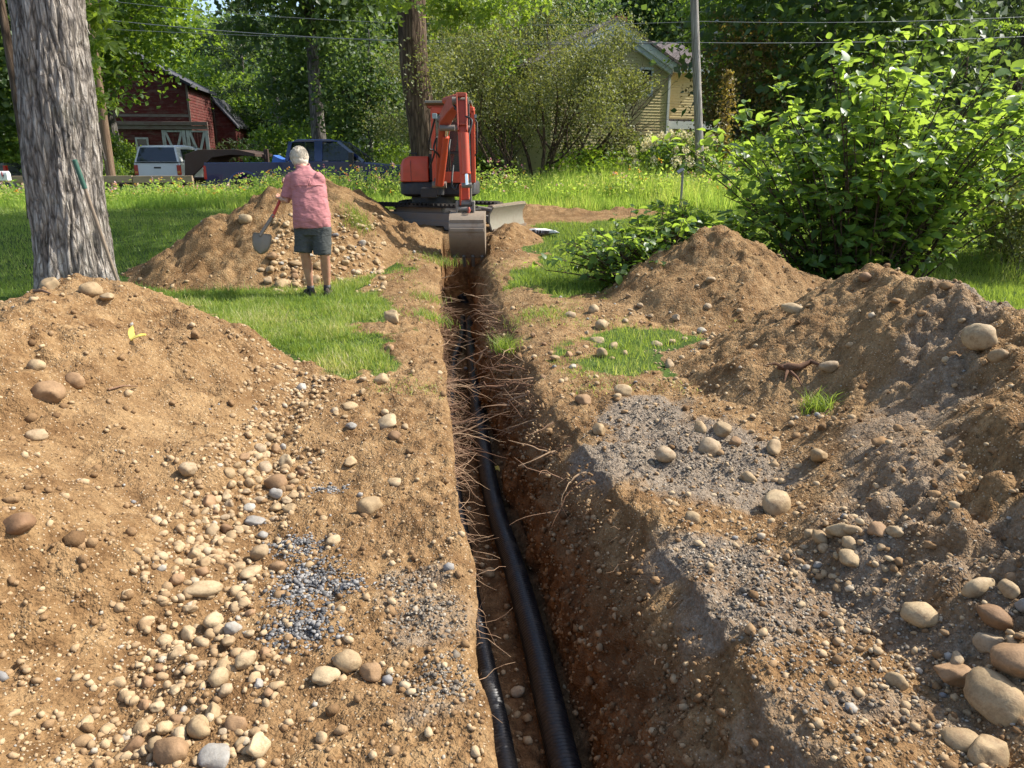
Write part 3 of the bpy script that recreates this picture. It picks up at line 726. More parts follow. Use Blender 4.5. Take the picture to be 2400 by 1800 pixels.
HERO = [  # photo pixel, width in pixels, colour, label
    (868, 1200, 60, 'stone_tan', 'squarish pale stone lying alone near the left trench edge'),
    (762, 1592, 62, 'stone_tan', 'pale wedge-shaped stone, leftmost of three touching stones by the trench'),
    (815, 1562, 66, 'stone_tan', 'smooth egg-shaped pale stone between its two neighbours by the trench'),
    (870, 1588, 56, 'stone_brown', 'dirt-covered stone to the right of the smooth egg-shaped stone'),
    (783, 1275, 36, 'stone_tan', 'small round pale stone above the blue-grey stone chips'),
    (610, 1302, 46, 'stone_tan', 'round tan cobble at the left end of the blue-grey chips'),
    (600, 1226, 50, 'stone_grey', 'flat grey cobble at the edge of the stone run'),
    (645, 1140, 52, 'stone_brown', 'brown lumpy cobble in the stone run by the left heap'),
    (672, 1092, 46, 'stone_tan', 'rounded tan cobble at the top of the left stone run'),
    (622, 1105, 40, 'stone_tan', 'tan cobble left of the stone run top cobble'),
    (478, 1392, 88, 'stone_tan', 'long flat sausage-shaped stone at the foot of the left heap'),
    (655, 1335, 42, 'stone_brown', 'brown angular stone lying against the blue-grey chips'),
    (590, 1345, 54, 'stone_tan', 'flat tan cobble below the round cobble by the chips'),
    (440, 1108, 46, 'stone_tan', 'tan cobble resting alone on the left heap slope'),
    (115, 935, 74, 'stone_brown', 'dark reddish-brown clod-like stone on the left heap'),
    (88, 865, 40, 'stone_tan', 'oval pale stone high on the left heap'),
    (88, 1030, 40, 'stone_tan', 'oval pale stone below the dark reddish-brown stone'),
    (45, 1240, 62, 'stone_brown', 'brown stone at the left picture edge on the heap'),
    (180, 905, 42, 'stone_brown', 'brown lump right of the dark reddish stone on the left heap'),
    (215, 688, 44, 'stone_tan', 'large pale stone on the heap crest before the trunk'),
    (252, 703, 30, 'stone_tan', 'smaller pale stone right of the crest stone before the trunk'),
    (120, 675, 44, 'stone_tan', 'half-buried stone at the very top of the left heap'),
    (470, 1722, 54, 'stone_tan', 'pale rounded cobble at the bottom edge, left of the white one'),
    (505, 1782, 70, 'stone_grey', 'flat whitish stone at the bottom picture edge'),
    (605, 1758, 66, 'stone_tan', 'blunt pale cobble at the bottom edge by the trench side heap foot'),
    (400, 1776, 78, 'stone_brown', 'orange-brown cobble at the bottom picture edge'),
    (575, 1562, 50, 'stone_tan', 'tan round cobble above the bottom cobble cluster'),
    (555, 1705, 46, 'stone_brown', 'brown cobble between two pale cobbles at the bottom'),
    (500, 1680, 48, 'stone_tan', 'upright pale cobble above the bottom edge cluster'),
    (919, 750, 44, 'stone_tan', 'oblong tan stone on bare soil beside the lawn'),
    (914, 822, 28, 'stone_brown', 'dark brown stone beside the lawn edge'),
    (894, 898, 42, 'stone_tan', 'tan stone at the lower corner of the lawn patch'),
    (820, 956, 42, 'stone_tan', 'pale stone below the lawn patch, left of a flat one'),
    (908, 996, 62, 'stone_tan', 'flat pale slab-like stone below the lawn patch'),
    (927, 1135, 46, 'stone_tan', 'flat pale stone above the lone squarish stone'),
    (820, 1085, 48, 'stone_tan', 'pale flat stone between lawn patch and squarish stone'),
    (1405, 1016, 40, 'stone_tan', 'round tan stone on the dark grey gravel edge'),
    (1560, 1076, 50, 'stone_tan', 'round tan stone on grey gravel right of the trench'),
    (1460, 925, 44, 'stone_tan', 'smooth oval yellow-tan stone on soil right of the trench'),
    (1366, 942, 44, 'stone_brown', 'brown cup-shaped stone right of the trench roots'),
    (1690, 1016, 52, 'stone_tan', 'tan stone at the top of the small cluster on grey gravel'),
    (1662, 1062, 58, 'stone_tan', 'smooth wide tan stone at the bottom of the grey gravel cluster'),
    (1640, 1010, 40, 'stone_tan', 'tan stone at the left of the grey gravel cluster'),
    (1720, 1040, 36, 'stone_brown', 'small brown stone right in the grey gravel cluster'),
    (1815, 1058, 48, 'stone_tan', 'tan round stone on dark gravel below the right heap'),
    (1753, 1130, 36, 'stone_tan', 'smooth tan stone beside a dark gravel lump'),
    (1818, 1196, 80, 'stone_tan', 'large rounded tan stone at the foot of the right heap'),
    (1622, 1222, 36, 'stone_tan', 'tan stone standing on the right trench lip'),
    (1965, 1255, 56, 'stone_tan', 'upright long tan stone in the cobble pocket of the right heap'),
    (1920, 1268, 46, 'stone_tan', 'tan cobble left in the cobble pocket of the right heap'),
    (2055, 1255, 50, 'stone_brown', 'reddish-brown squarish cobble in the cobble pocket'),
    (2000, 1248, 40, 'stone_tan', 'tan cobble between the long and the reddish cobble'),
    (1990, 1325, 54, 'stone_tan', 'pale cobble at the bottom of the cobble pocket'),
    (2095, 1262, 36, 'stone_tan', 'tan cobble right of the reddish cobble'),
    (1990, 1285, 40, 'stone_tan', 'low tan cobble in the middle of the cobble pocket'),
    (2292, 810, 68, 'stone_tan', 'large pale boulder perched on the grey streak of the right heap'),
    (2340, 842, 36, 'stone_tan', 'smaller tan stone right below the perched boulder'),
    (2325, 1655, 122, 'stone_tan', 'biggest pale boulder at the lower right'),
    (2400, 1572, 110, 'stone_brown', 'brown boulder behind the biggest boulder at the picture edge'),
    (2232, 1602, 84, 'stone_brown', 'dark brown stone left of the biggest boulder'),
    (2150, 1458, 78, 'stone_tan', 'dusty oval stone alone on grey gravel at the right'),
    (2292, 1388, 74, 'stone_tan', 'smooth oblong tan stone, top of the right edge cobbles'),
    (2316, 1522, 64, 'stone_tan', 'rounded tan stone above the biggest boulder'),
    (2332, 1462, 70, 'stone_brown', 'dark crumbly stone in the right edge cobbles'),
    (2252, 1742, 72, 'stone_tan', 'tan stone at the lower right corner, upper of two'),
    (2310, 1782, 84, 'stone_tan', 'tan stone at the lower right corner, lower of two'),
    (2240, 1555, 54, 'stone_tan', 'tan oblong stone above the dark brown stone'),
    (2360, 1400, 50, 'stone_tan', 'tan cobble right of the smooth oblong stone'),
    (2100, 1610, 44, 'stone_tan', 'small tan stone on grey gravel left of the dark brown stone'),
    (661, 672, 34, 'stone_tan', 'largest pale stone at the foot of the shovelled heap'),
    (693, 622, 32, 'stone_tan', 'flat tan stone left of the man\'s knee'),
    (640, 604, 30, 'stone_brown', 'brown stone beside the raised shovel blade'),
    (576, 520, 30, 'stone_tan', 'pale stone high on the shovelled heap'),
    (1435, 817, 28, 'stone_tan', 'round pale stone on the small grass patch'),
    (1398, 802, 40, 'stone_tan', 'flat stone at the upper edge of the small grass patch'),
    (1300, 842, 34, 'stone_tan', 'flat pale stone left of the small grass patch'),
    (1415, 764, 34, 'stone_tan', 'angular stone at the foot of the pointed heap'),
    (1666, 660, 26, 'stone_tan', 'tan stone on the flank of the pointed heap'),
    (1658, 724, 24, 'stone_tan', 'small pale stone low on the pointed heap'),
    (2030, 655, 30, 'stone_brown', 'stone on the crest of the right heap'),
    (1860, 730, 60, 'stone_tan', 'long flat stone on the skyline of the right heap'),
    (1940, 865, 44, 'stone_tan', 'blocky tan stone beside the twisted root on the right heap'),
]
for (px, py, w, c, lab) in HERO:
    p = hit(px, py)
    e = 0.5 if ('long' in lab or 'oblong' in lab or 'sausage' in lab) else None
    f = 0.42 if 'flat' in lab else (0.8 if ('round' in lab or 'egg' in lab) else None)
    stone_at(p, px_size(p, w), c, lab, None, 0.3, f, e, 0.5 if 'sausage' in lab else None)
p = hit(1918, 1078)
o = stone_at(p, px_size(p, 92), 'stone_tan', 'long pale finger-shaped stone lying down the slope on dark gravel', None, 0.2, 0.36, 0.42, R(72))
# countable cobbles that nothing tells apart, by the place they lie in
def free(x, y, s):
    return all((x - a) ** 2 + (y - b) ** 2 > (0.42 * (s + c)) ** 2 for a, b, c in STONES)
REGIONS = [  # photo polygon, how many, size range in metres, label, group
    ([(640, 1010), (720, 1120), (700, 1180), (620, 1260), (560, 1250), (470, 1330), (420, 1250), (520, 1120)], 62, (0.035, 0.085), 'tan cobble in the stone run at the foot of the left heap', 'cobbles of the left stone run'),
    ([(420, 1290), (560, 1330), (620, 1480), (640, 1640), (560, 1790), (300, 1790), (330, 1600), (380, 1420)], 46, (0.035, 0.075), 'cobble among the cobbles along the lower foot of the left heap', 'cobbles along the lower left heap foot'),
    ([(600, 640), (700, 600), (880, 560), (900, 640), (800, 660), (640, 690)], 44, (0.06, 0.15), 'rounded cobble at the foot of the heap around the man', 'cobbles around the man'),
    ([(1330, 740), (1500, 700), (1700, 790), (1560, 880), (1380, 830)], 18, (0.05, 0.13), 'stone lying between pointed heap and small grass patch', 'stones around the small grass patch'),
    ([(1200, 780), (1330, 800), (1500, 940), (1350, 930), (1250, 880)], 12, (0.04, 0.09), 'stone on bare soil right of the trench roots', 'stones right of the trench roots'),
    ([(2300, 1360), (2395, 1340), (2395, 1540), (2330, 1560), (2280, 1450)], 14, (0.04, 0.07), 'tan cobble in the pile at the right picture edge', 'cobbles at the right edge'),
    ([(1880, 1230), (2120, 1240), (2080, 1320), (1960, 1360), (1870, 1330)], 14, (0.03, 0.055), 'small cobble filling the cobble pocket of the right heap', 'cobbles of the right pocket'),
    ([(600, 880), (760, 900), (930, 880), (960, 1050), (760, 1010)], 14, (0.04, 0.085), 'pale stone scattered just below the lawn patch', 'stones below the lawn patch'),
]
for (P, cnt, (s0, s1), lab, grp) in REGIONS:
    xs = [q[0] for q in P]; ys = [q[1] for q in P]; k = 0; tries = 0
    while k < cnt and tries < cnt * 12:
        tries += 1
        px = random.uniform(min(xs), max(xs)); py = random.uniform(min(ys), max(ys))
        if poly_sd(np.array([px]), np.array([py]), P)[0] < 0: continue
        p = hit(px, py); s = random.uniform(s0, s1) * random.uniform(0.8, 1.1)
        if in_trench(p.x, p.y) or not free(p.x, p.y, s): continue
        stone_at(p, s, random.choices(['stone_tan', 'stone_brown', 'stone_grey'], [8, 1.6, 1])[0], lab, grp, random.uniform(0.22, 0.46)); k += 1
# stones on the trench floor
for (px, py, w, lab) in [(1215, 1628, 34, 'tan stone on the trench floor touching the thick black pipe'), (1182, 1668, 36, 'tan stone between the two pipes near the bottom edge'),
                         (1145, 1350, 34, 'tan stone on the trench floor beside the thin black pipe'), (1240, 1425, 18, 'small pale stone on the trench floor right of the thick pipe'), (1108, 1320, 22, 'small tan stone against the thin black pipe')]:
    d = ray(px, py); t = (EYE.z + 0.82) / -d.z; p = EYE + d * t
    stone_at((p.x, p.y, -0.82), px_size(p, w), 'stone_tan', lab, None, 0.2)

# loose pebbles, clods and chips: too many to count
def scatter(name, xs, ys, sizes, tints, mat, seed, sub=0, flat=(0.5, 0.9), z=None, blocky=0.5, sink=0.3, label=None, rough_k=0.14):
    r = np.random.default_rng(seed); n = len(xs)
    V0, F0 = (IV0, IF0) if sub == 0 else (IV1, IF1)
    variants = [stone_shape(V0, seed * 31 + i, blocky, rough_k) for i in range(8)]
    var = r.integers(0, 8, n)
    base_v = np.stack(variants)[var]                                  # (n, nv, 3)
    sc = np.stack([np.ones(n), r.uniform(0.6, 1, n), r.uniform(*flat, n)], 1) * (sizes / 2)[:, None]
    v = base_v * sc[:, None, :]
    a = r.uniform(0, 6.283, n); b = r.normal(0, 0.35, n)
    ca, sa, cb, sb = np.cos(a), np.sin(a), np.cos(b), np.sin(b)
    x, y, zz = v[..., 0], v[..., 1], v[..., 2]
    y, zz = y * cb[:, None] - zz * sb[:, None], y * sb[:, None] + zz * cb[:, None]
    x, y = x * ca[:, None] - y * sa[:, None], x * sa[:, None] + y * ca[:, None]
    zc = (surf(xs, ys) if z is None else z) + sizes / 2 * sc[:, 2] / (sizes / 2) * (1 - 2 * sink)
    P = np.stack([x + xs[:, None], y + ys[:, None], zz + zc[:, None]], -1).reshape(-1, 3)
    nv = V0.shape[0]
    F = (F0[None] + (np.arange(n) * nv)[:, None, None]).reshape(-1, 3)
    me = np_mesh(name, P, F, True, {'tint': np.repeat(tints, nv)})
    return tag(link(name, me, M[mat]), kind='stuff', label=label)
def field(n, seed, y0=1.35, y1=13.0, spread=0.86):
    r = np.random.default_rng(seed)
    y = np.exp(r.uniform(np.log(y0), np.log(y1), n)); x = r.uniform(-1, 1, n) * (spread * y + 0.5)
    ok = ~in_trench(x, y) & (lawn(x, y) < 0.3)
    hm = mound_h(x, y)
    ok |= (hm > 0) & ~in_trench(x, y)
    return x[ok], y[ok], hm[ok]
x, y, hm = field(26000, 1)
r_ = np.random.default_rng(2)
# pebbles gather at the foot of the heaps
foot = np.exp(-((hm - 0.02) / 0.14) ** 2)
keep = r_.random(len(x)) < np.clip(0.28 + 0.9 * foot, 0, 1); x, y, hm = x[keep], y[keep], hm[keep]
sz = np.clip(0.012 * np.exp(r_.normal(0, 0.62, len(x))), 0.006, 0.05) * (0.75 + 0.085 * y)
scatter('pebbles', x, y, sz, np.clip(r_.normal(0.6, 0.17, len(x)), 0.1, 1), 'pebble', 3, label='loose pebbles strewn over the bare soil and heaps')
# cobbles on the heap slopes beyond the ones counted above
x, y, hm = field(2600, 9)
keep = r_.random(len(x)) < np.clip(0.12 + 0.6 * np.exp(-((hm - 0.05) / 0.2) ** 2), 0, 1); x, y = x[keep], y[keep]
sz = np.clip(0.03 * np.exp(r_.normal(0, 0.32, len(x))), 0.016, 0.07) * (0.8 + 0.07 * y)
qx = []; qy = []
for P in ([(640, 1010), (740, 1100), (720, 1180), (640, 1260), (570, 1270), (470, 1350), (400, 1260), (520, 1100)], [(420, 1290), (560, 1330), (640, 1480), (660, 1640), (600, 1790), (240, 1790), (300, 1600), (370, 1420)], [(560, 880), (760, 900), (760, 1010), (640, 1010)]):
    W = [gp(*c) for c in P]; X0 = np.array(W); k = r_.uniform(0, 1, (420, 2)) * (X0.max(0) - X0.min(0)) + X0.min(0); ins = poly_sd(k[:, 0], k[:, 1], W) > -0.08; qx.append(k[ins, 0]); qy.append(k[ins, 1])
qx = np.concatenate(qx); qy = np.concatenate(qy); x = np.concatenate([x, qx]); y = np.concatenate([y, qy]); sz = np.concatenate([sz, np.clip(0.03 * np.exp(r_.normal(0, 0.35, len(qx))), 0.014, 0.06)])
scatter('small_cobbles', x, y, sz, np.clip(r_.normal(0.5, 0.17, len(x)), 0.1, 1), 'pebble', 10, sub=1, sink=0.43, blocky=0.7, rough_k=0.15, label='small cobbles half sunk in the heap slopes')
x, y, hm = field(2400, 12); keep = (hm > 0.08) & (r_.random(len(x)) < np.where(x > 0, 0.5, 0.22)); x, y = x[keep], y[keep]
scatter('soil_clods', x, y, np.clip(0.038 * np.exp(r_.normal(0, 0.4, len(x))), 0.02, 0.11) * (0.8 + 0.06 * y), np.clip(r_.normal(0.4, 0.2, len(x)), 0, 1), 'clod', 13, sub=1, sink=0.35, blocky=0.8, rough_k=0.4, flat=(0.5, 0.85), label='larger broken clods of soil on the heaps')
x, y, hm = field(15500, 5)
sz = np.clip(0.011 * np.exp(r_.normal(0, 0.6, len(x))), 0.005, 0.06) * (0.75 + 0.08 * y)
scatter('soil_crumbs', x, y, sz, np.clip(r_.normal(0.5, 0.25, len(x)), 0, 1), 'clod', 6, blocky=0.9, rough_k=0.26, flat=(0.55, 1.0), label='crumbled clods of brown soil on ground and heaps')
n = 420; px = r_.uniform(640, 900, n); py = r_.uniform(500, 690, n); q = [hit(a, b) for a, b in zip(px, py)]
x = np.array([a.x for a in q]); y = np.array([a.y for a in q]); ok = (x < lipL(y) - 0.25) & (np.abs(x + 2.75) < 3); x, y = x[ok], y[ok]
scatter('heap_cobbles', x, y, np.clip(0.055 * np.exp(r_.normal(0, 0.4, len(x))), 0.03, 0.14), np.clip(r_.normal(0.62, 0.15, len(x)), 0.2, 1), 'pebble', 11, sub=1, sink=0.42, blocky=0.6, rough_k=0.14, label='smaller cobbles strewn down the heap around the man')
# grey chips: the blue-grey patch left of the trench and the grey gravel right of it
def chips(name, cx, seed, mat, s0, label, rk=0.1):
    r = np.random.default_rng(seed); X = []; Y = []
    for (px, py, rad, n) in cx:
        c = gp(px, py); q = r.normal(0, 0.5, (n, 2)) * rad; X.append(c[0] + q[:, 0]); Y.append(c[1] + q[:, 1])
    X = np.concatenate(X); Y = np.concatenate(Y); ok = ~in_trench(X, Y); X, Y = X[ok], Y[ok]
    n = len(X)
    return scatter(name, X, Y, s0 * np.exp(r.normal(0, 0.35, n)), r.random(n), mat, seed, flat=(0.3, 0.75), blocky=1.0, rough_k=rk, sink=0.3, label=label)
chips('stone_chips', [(700, 1280, 0.13, 420), (730, 1350, 0.13, 620), (690, 1400, 0.11, 330), (800, 1380, 0.10, 260), (720, 1480, 0.13, 380), (680, 1500, 0.1, 220), (770, 1150, 0.1, 160)], 41, 'grey_chip', 0.014, 'patch of blue-grey slate chips on the soil left of the trench')
chips('grey_gravel', [(1560, 1070, 0.45, 1300), (1500, 985, 0.3, 700), (1700, 1080, 0.4, 800), (1740, 1480, 0.45, 1100), (2000, 1640, 0.5, 600), (1680, 1330, 0.25, 600), (2150, 1480, 0.45, 500), (1900, 1390, 0.4, 500), (1000, 1450, 0.16, 500), (960, 1370, 0.13, 300), (1040, 1600, 0.13, 350)], 43, 'pebble_grey', 0.0125, 'grey road gravel spread on the soil at the trench edges', 0.34)
# stones held in the right trench wall and on its floor
r = np.random.default_rng(77); n = 2200
yv = np.exp(r.uniform(np.log(1.9), np.log(9), n)); s = r.uniform(0.05, 0.9, n)
D = tdepth(yv); fr = floorR(yv); zw = -D + D * s
prof = wprof(s)
lump = wall_lump(yv, zw)
xw = fr + (lipR(yv) - fr) * prof - lump * np.sin(np.pi * np.clip(s * 1.02, 0, 1)) ** 0.5
scatter('wall_pebbles', xw, yv, np.clip(0.016 * np.exp(r.normal(0, 0.5, n)), 0.008, 0.05) * (0.8 + 0.06 * yv), np.clip(r.normal(0.42, 0.16, n), 0, 0.8), 'pebble', 78, z=zw, sink=0.5, label='pebbles sticking out of the trench wall')
n = 3200; yv = np.exp(r.uniform(np.log(1.7), np.log(8), n)); s = r.uniform(0.08, 0.97, n)
D = tdepth(yv); fr = floorR(yv); zw = -D + D * s
xw = fr + (lipR(yv) - fr) * wprof(s) - wall_lump(yv, zw) * np.sin(np.pi * np.clip(s * 1.02, 0, 1)) ** 0.5
scatter('wall_crumbs', xw, yv, np.clip(0.014 * np.exp(r.normal(0, 0.6, n)), 0.006, 0.06) * (0.8 + 0.06 * yv), np.clip(r.normal(0.3, 0.25, n), 0, 1), 'clod', 80, z=zw, sink=0.5, blocky=0.9, rough_k=0.4, label='crumbs of soil clinging to the trench wall')
n = 1100; yv = np.exp(r.uniform(np.log(2.3), np.log(11), n)); u = r.random(n)
xf = lipL(yv) + 0.04 + (lipR(yv) - 0.25 - lipL(yv)) * u
zf = -0.85 + 0.05 * fbm(xf * 4, yv * 4, 52, 4) + 0.03 * lumps(xf * 9, yv * 9, 53) + base(xf, yv)
scatter('floor_pebbles', xf, yv, np.clip(0.018 * np.exp(r.normal(0, 0.6, n)), 0.008, 0.06) * (0.8 + 0.05 * yv), np.clip(r.normal(0.45, 0.2, n), 0, 1), 'pebble', 79, z=zf, label='pebbles and crumbs on the trench floor')

# ------------------------------------------------------------------ drain pipes in the trench
def corrugated(name, label, pts, rad, pitch, amp, plain=()):
    """ribbed hose swept along a smooth path, every rib a real ring"""
    P = [Vector(p) for p in pts]; C = []
    for i in range(len(P) - 1):          # Catmull-Rom
        p0 = P[max(i - 1, 0)]; p1 = P[i]; p2 = P[i + 1]; p3 = P[min(i + 2, len(P) - 1)]
        for t in np.linspace(0, 1, 60, endpoint=False):
            C.append(0.5 * ((2 * p1) + (p2 - p0) * t + (2 * p0 - 5 * p1 + 4 * p2 - p3) * t * t + (3 * p1 - p0 - 3 * p2 + p3) * t ** 3))
    C.append(P[-1]); C = np.array([c[:] for c in C])
    L = np.concatenate([[0], np.cumsum(np.linalg.norm(np.diff(C, axis=0), axis=1))])
    ss = np.arange(0, L[-1], pitch / 4)
    Q = np.stack([np.interp(ss, L, C[:, k]) for k in range(3)], 1)
    rr = rad + amp * np.array([1, 1, -1, -1])[np.arange(len(ss)) % 4]
    mb = MB(); mb.tube(Q, list(rr), 12)
    o = mb.build(name, M['corrugated_black'], None, smooth=False, fix=False)
    o.data.polygons.foreach_set('use_smooth', np.full(len(o.data.polygons), True))
    return tag(o, label, 'pipe', 'black drain pipes in the trench')
def fl(px, py, z):
    d = ray(px, py); t = (EYE.z - z) / -d.z; p = EYE + d * t; return (p.x, p.y, z)
zp = -0.765
mainp = [(0.42, 0.6, zp), (0.34, 1.6, zp), fl(1322, 1790, zp), fl(1252, 1500, zp), fl(1205, 1330, zp), fl(1160, 1190, zp), fl(1132, 1050, zp), fl(1114, 930, zp), fl(1108, 850, zp), fl(1100, 780, zp), fl(1098, 730, zp), (-0.85, 12.2, -0.7 + float(base(-0.85, 12.2)))]
corrugated('drain_pipe', 'thick black corrugated drain pipe running down the middle of the trench', mainp, 0.066, 0.021, 0.0035)
zp2 = -0.79
OX = 0.035
thin = [(0.15, 0.6, zp2), (0.06, 1.6, zp2), fl(1160, 1770, zp2), fl(1118, 1550, zp2), fl(1090, 1400, zp2), fl(1072, 1270, zp2), fl(1062, 1120, zp2), fl(1056, 1000, zp2), fl(1058, 900, zp2), fl(1062, 842, zp2), fl(1078, 800, -0.74), fl(1084, 740, -0.75)]
thin = [(q[0] + (OX if q[1] < 5 else 0), q[1], q[2]) for q in thin]
corrugated('drain_pipe', 'thinner black corrugated pipe along the left trench wall', thin, 0.05, 0.018, 0.003)

# ------------------------------------------------------------------ roots cut by the trench
r = np.random.default_rng(5)
def wiggle(p, d, L, nseg, curl, droop):
    pts = [Vector(p)]; d = Vector(d).normalized()
    for k in range(nseg):
        d = (d + Vector(r.normal(0, curl, 3)) + Vector((0, 0, -droop))).normalized(); pts.append(pts[-1] + d * (L / nseg))
    return pts
def root_obj(pts, r0):
    mb = MB(); n = len(pts); mb.tube(pts, [r0 * (1 - 0.8 * i / (n - 1)) for i in range(n)], 5)
    # a side twig
    if r.random() < 0.75 and n > 5:
        i = int(n * r.uniform(0.3, 0.6)); d = (pts[i + 1] - pts[i]).normalized() + Vector(r.normal(0, 0.6, 3))
        q = wiggle(pts[i], d, (pts[-1] - pts[i]).length * r.uniform(0.5, 0.9), 5, 0.25, 0.03); mb.tube(q, [r0 * 0.5 * (1 - 0.7 * k / 5) for k in range(6)], 4)
    o = mb.build('root', M['root_bark'], GROUND, smooth=True, fix=False)
    a = o.data.attributes.new('tint', 'FLOAT', 'POINT'); a.data.foreach_set('value', np.full(len(o.data.vertices), r.random(), dtype=np.float32))
    return o
for side, cnt in (('R', 96), ('L', 84)):
    for k in range(cnt):
        y = r.choice([r.normal(5.2, 0.7), r.normal(7.8, 1.3), r.uniform(3.6, 11)], p=[0.45, 0.4, 0.15])
        y = float(np.clip(y, 3.0, 11.5)); depth = abs(r.normal(0.1, 0.12)) + 0.03
        b = float(base(0.0, y))
        if side == 'R': p = (float(lipR(np.array(y))) - 0.02 - depth * 0.12, y, b - depth); d = (-1, r.normal(0, 0.5), r.normal(0.05, 0.25))
        else: p = (float(lipL(np.array(y))) - 0.03, y, b - depth); d = (1, r.normal(-0.1, 0.5), r.normal(0.05, 0.25))
        L = r.uniform(0.16, 0.5) * (1.15 if r.random() < 0.2 else 0.9)
        root_obj(wiggle(p, d, L, 9, 0.15, 0.03), r.uniform(0.003, 0.0085))
for (a, b) in (((1160, 790), (1340, 745)), ((1170, 770), (1215, 782)), ((1100, 880), (1145, 810)), ((1100, 905), (1190, 905)), ((1130, 955), (1240, 925))):
    pa = hit(*b); d = ray(*a); q = EYE + d * ((pa.y) / d.y)
    pts = [pa + (q - pa) * t + Vector(r.normal(0, 0.012, 3)) for t in np.linspace(0, 1, 9)]
    root_obj(pts, 0.013)
mb = MB()
for k in range(900):
    side = r.random() < 0.5; y = float(np.clip(r.choice([r.normal(5.0, 1.0), r.uniform(2.2, 10.5)]), 2.0, 11)); dp = r.uniform(0.02, 0.4); b = float(base(0.0, y))
    if side: p = (float(lipR(np.array(y))) - 0.03 - dp * 0.2, y, b - dp); d = (-1, r.normal(0, 0.7), r.normal(-0.2, 0.5))
    else: p = (float(lipL(np.array(y))) - 0.02, y, b - dp * 0.6); d = (1, r.normal(0, 0.7), r.normal(-0.3, 0.5))
    q = wiggle(p, d, r.uniform(0.05, 0.24), 5, 0.28, 0.06); mb.tube(q, [0.0018 * (1 - 0.12 * i) for i in range(6)], 3, cap=False)
o = mb.build('root_hairs', M['root_bark'], GROUND, fix=False); o['kind'] = 'stuff'
a = o.data.attributes.new('tint', 'FLOAT', 'POINT'); a.data.foreach_set('value', r.uniform(0.3, 1, len(o.data.vertices)).astype(np.float32))

# ------------------------------------------------------------------ leaves, grass
def unit(v): return v / np.maximum(np.linalg.norm(v, axis=-1, keepdims=True), 1e-9)
def leaf_geo(pos, size, r, up=0.45, width=0.36, droop=0.25, axis=None):
    """kite-shaped leaves, one quad each"""
    n = len(pos)
    nm = unit(r.normal(size=(n, 3)) + np.array([0, 0, up * 2]))
    a = r.normal(size=(n, 3)) if axis is None else axis + r.normal(0, 0.6, (n, 3))
    a = unit(a - nm * (a * nm).sum(1, keepdims=True)); a = unit(a + np.array([0, 0, -droop]))
    b = unit(np.cross(nm, a)); s = size[:, None]
    fold = nm * s * 0.07
    V = np.stack([pos, pos + a * s * 0.45 + b * s * width + fold, pos + a * s, pos + a * s * 0.45 - b * s * width + fold], 1)
    F = (np.arange(n)[:, None] * 4 + np.array([0, 1, 2, 3])[None])
    return V.reshape(-1, 3), F
def star_geo(pos, size, r, up=0.4):
    """lobed leaves (maple): three kites in a fan"""
    n = len(pos)
    nm = unit(r.normal(size=(n, 3)) + np.array([0, 0, up * 2])); a = r.normal(size=(n, 3))
    a = unit(a - nm * (a * nm).sum(1, keepdims=True)); a = unit(a + np.array([0, 0, -0.35])); b = unit(np.cross(nm, a)); s = size[:, None]
    VV = []; FF = []
    for k, (ang, ln) in enumerate(((0, 1.0), (1.05, 0.8), (-1.05, 0.8))):
        d = a * math.cos(ang) + b * math.sin(ang); e = unit(np.cross(nm, d))
        VV.append(np.stack([pos, pos + d * s * ln * 0.5 + e * s * 0.2, pos + d * s * ln - nm * s * 0.1, pos + d * s * ln * 0.5 - e * s * 0.2], 1))
    V = np.concatenate(VV, 1); F = (np.arange(n)[:, None, None] * 12 + np.arange(12).reshape(3, 4)[None]).reshape(-1, 4)
    return V.reshape(-1, 3), F
def crown_pts(r, radii, nclump, per, spread, flat=0.55, inner=0.35, lobes=6):
    """clump centres pushed towards an uneven outline, leaves scattered round each"""
    d = unit(r.normal(size=(nclump, 3)))
    lob = unit(r.normal(size=(lobes, 3))); amp = 0.72 + 0.38 * np.max(np.clip(d @ lob.T, 0, 1) ** 3, axis=1)
    rad = (inner + (1 - inner) * r.random(nclump) ** 0.55) * amp
    c = d * rad[:, None] * np.array(radii)
    sp = spread * r.uniform(0.6, 1.35, nclump)
    o = r.normal(size=(nclump, per, 3)) * np.array([1, 1, flat]) * sp[:, None, None] * 0.55
    shade = np.repeat(r.normal(0, 0.16, nclump), per)
    return c, (c[:, None] + o).reshape(-1, 3), shade
def leaf_mesh(name, pos, size, tint, r, mat, kind='kite', up=0.45, width=0.36):
    V, F = (leaf_geo(pos, size, r, up, width) if kind == 'kite' else star_geo(pos, size, r, up))
    k = 4 if kind == 'kite' else 12
    me = np_mesh(name, V, F, False, {'tint': np.repeat(np.clip(tint, 0, 1), k)}); me.materials.append(M[mat]); return me
def wood(mb, a, b, r0, r1, r, seg=7, wob=0.06, n=8):
    a = Vector(a); b = Vector(b); L = (b - a).length; pts = []
    off = Vector((0, 0, 0))
    for i in range(seg + 1):
        t = i / seg
        if 0 < i < seg: off = off + Vector(r.normal(0, wob * L / seg, 3))
        pts.append(a + (b - a) * t + off * (1 - t * 0.3) + Vector((0, 0, 0.06 * L * math.sin(math.pi * t))))
    mb.tube(pts, [r0 + (r1 - r0) * i / seg for i in range(seg + 1)], n); return pts

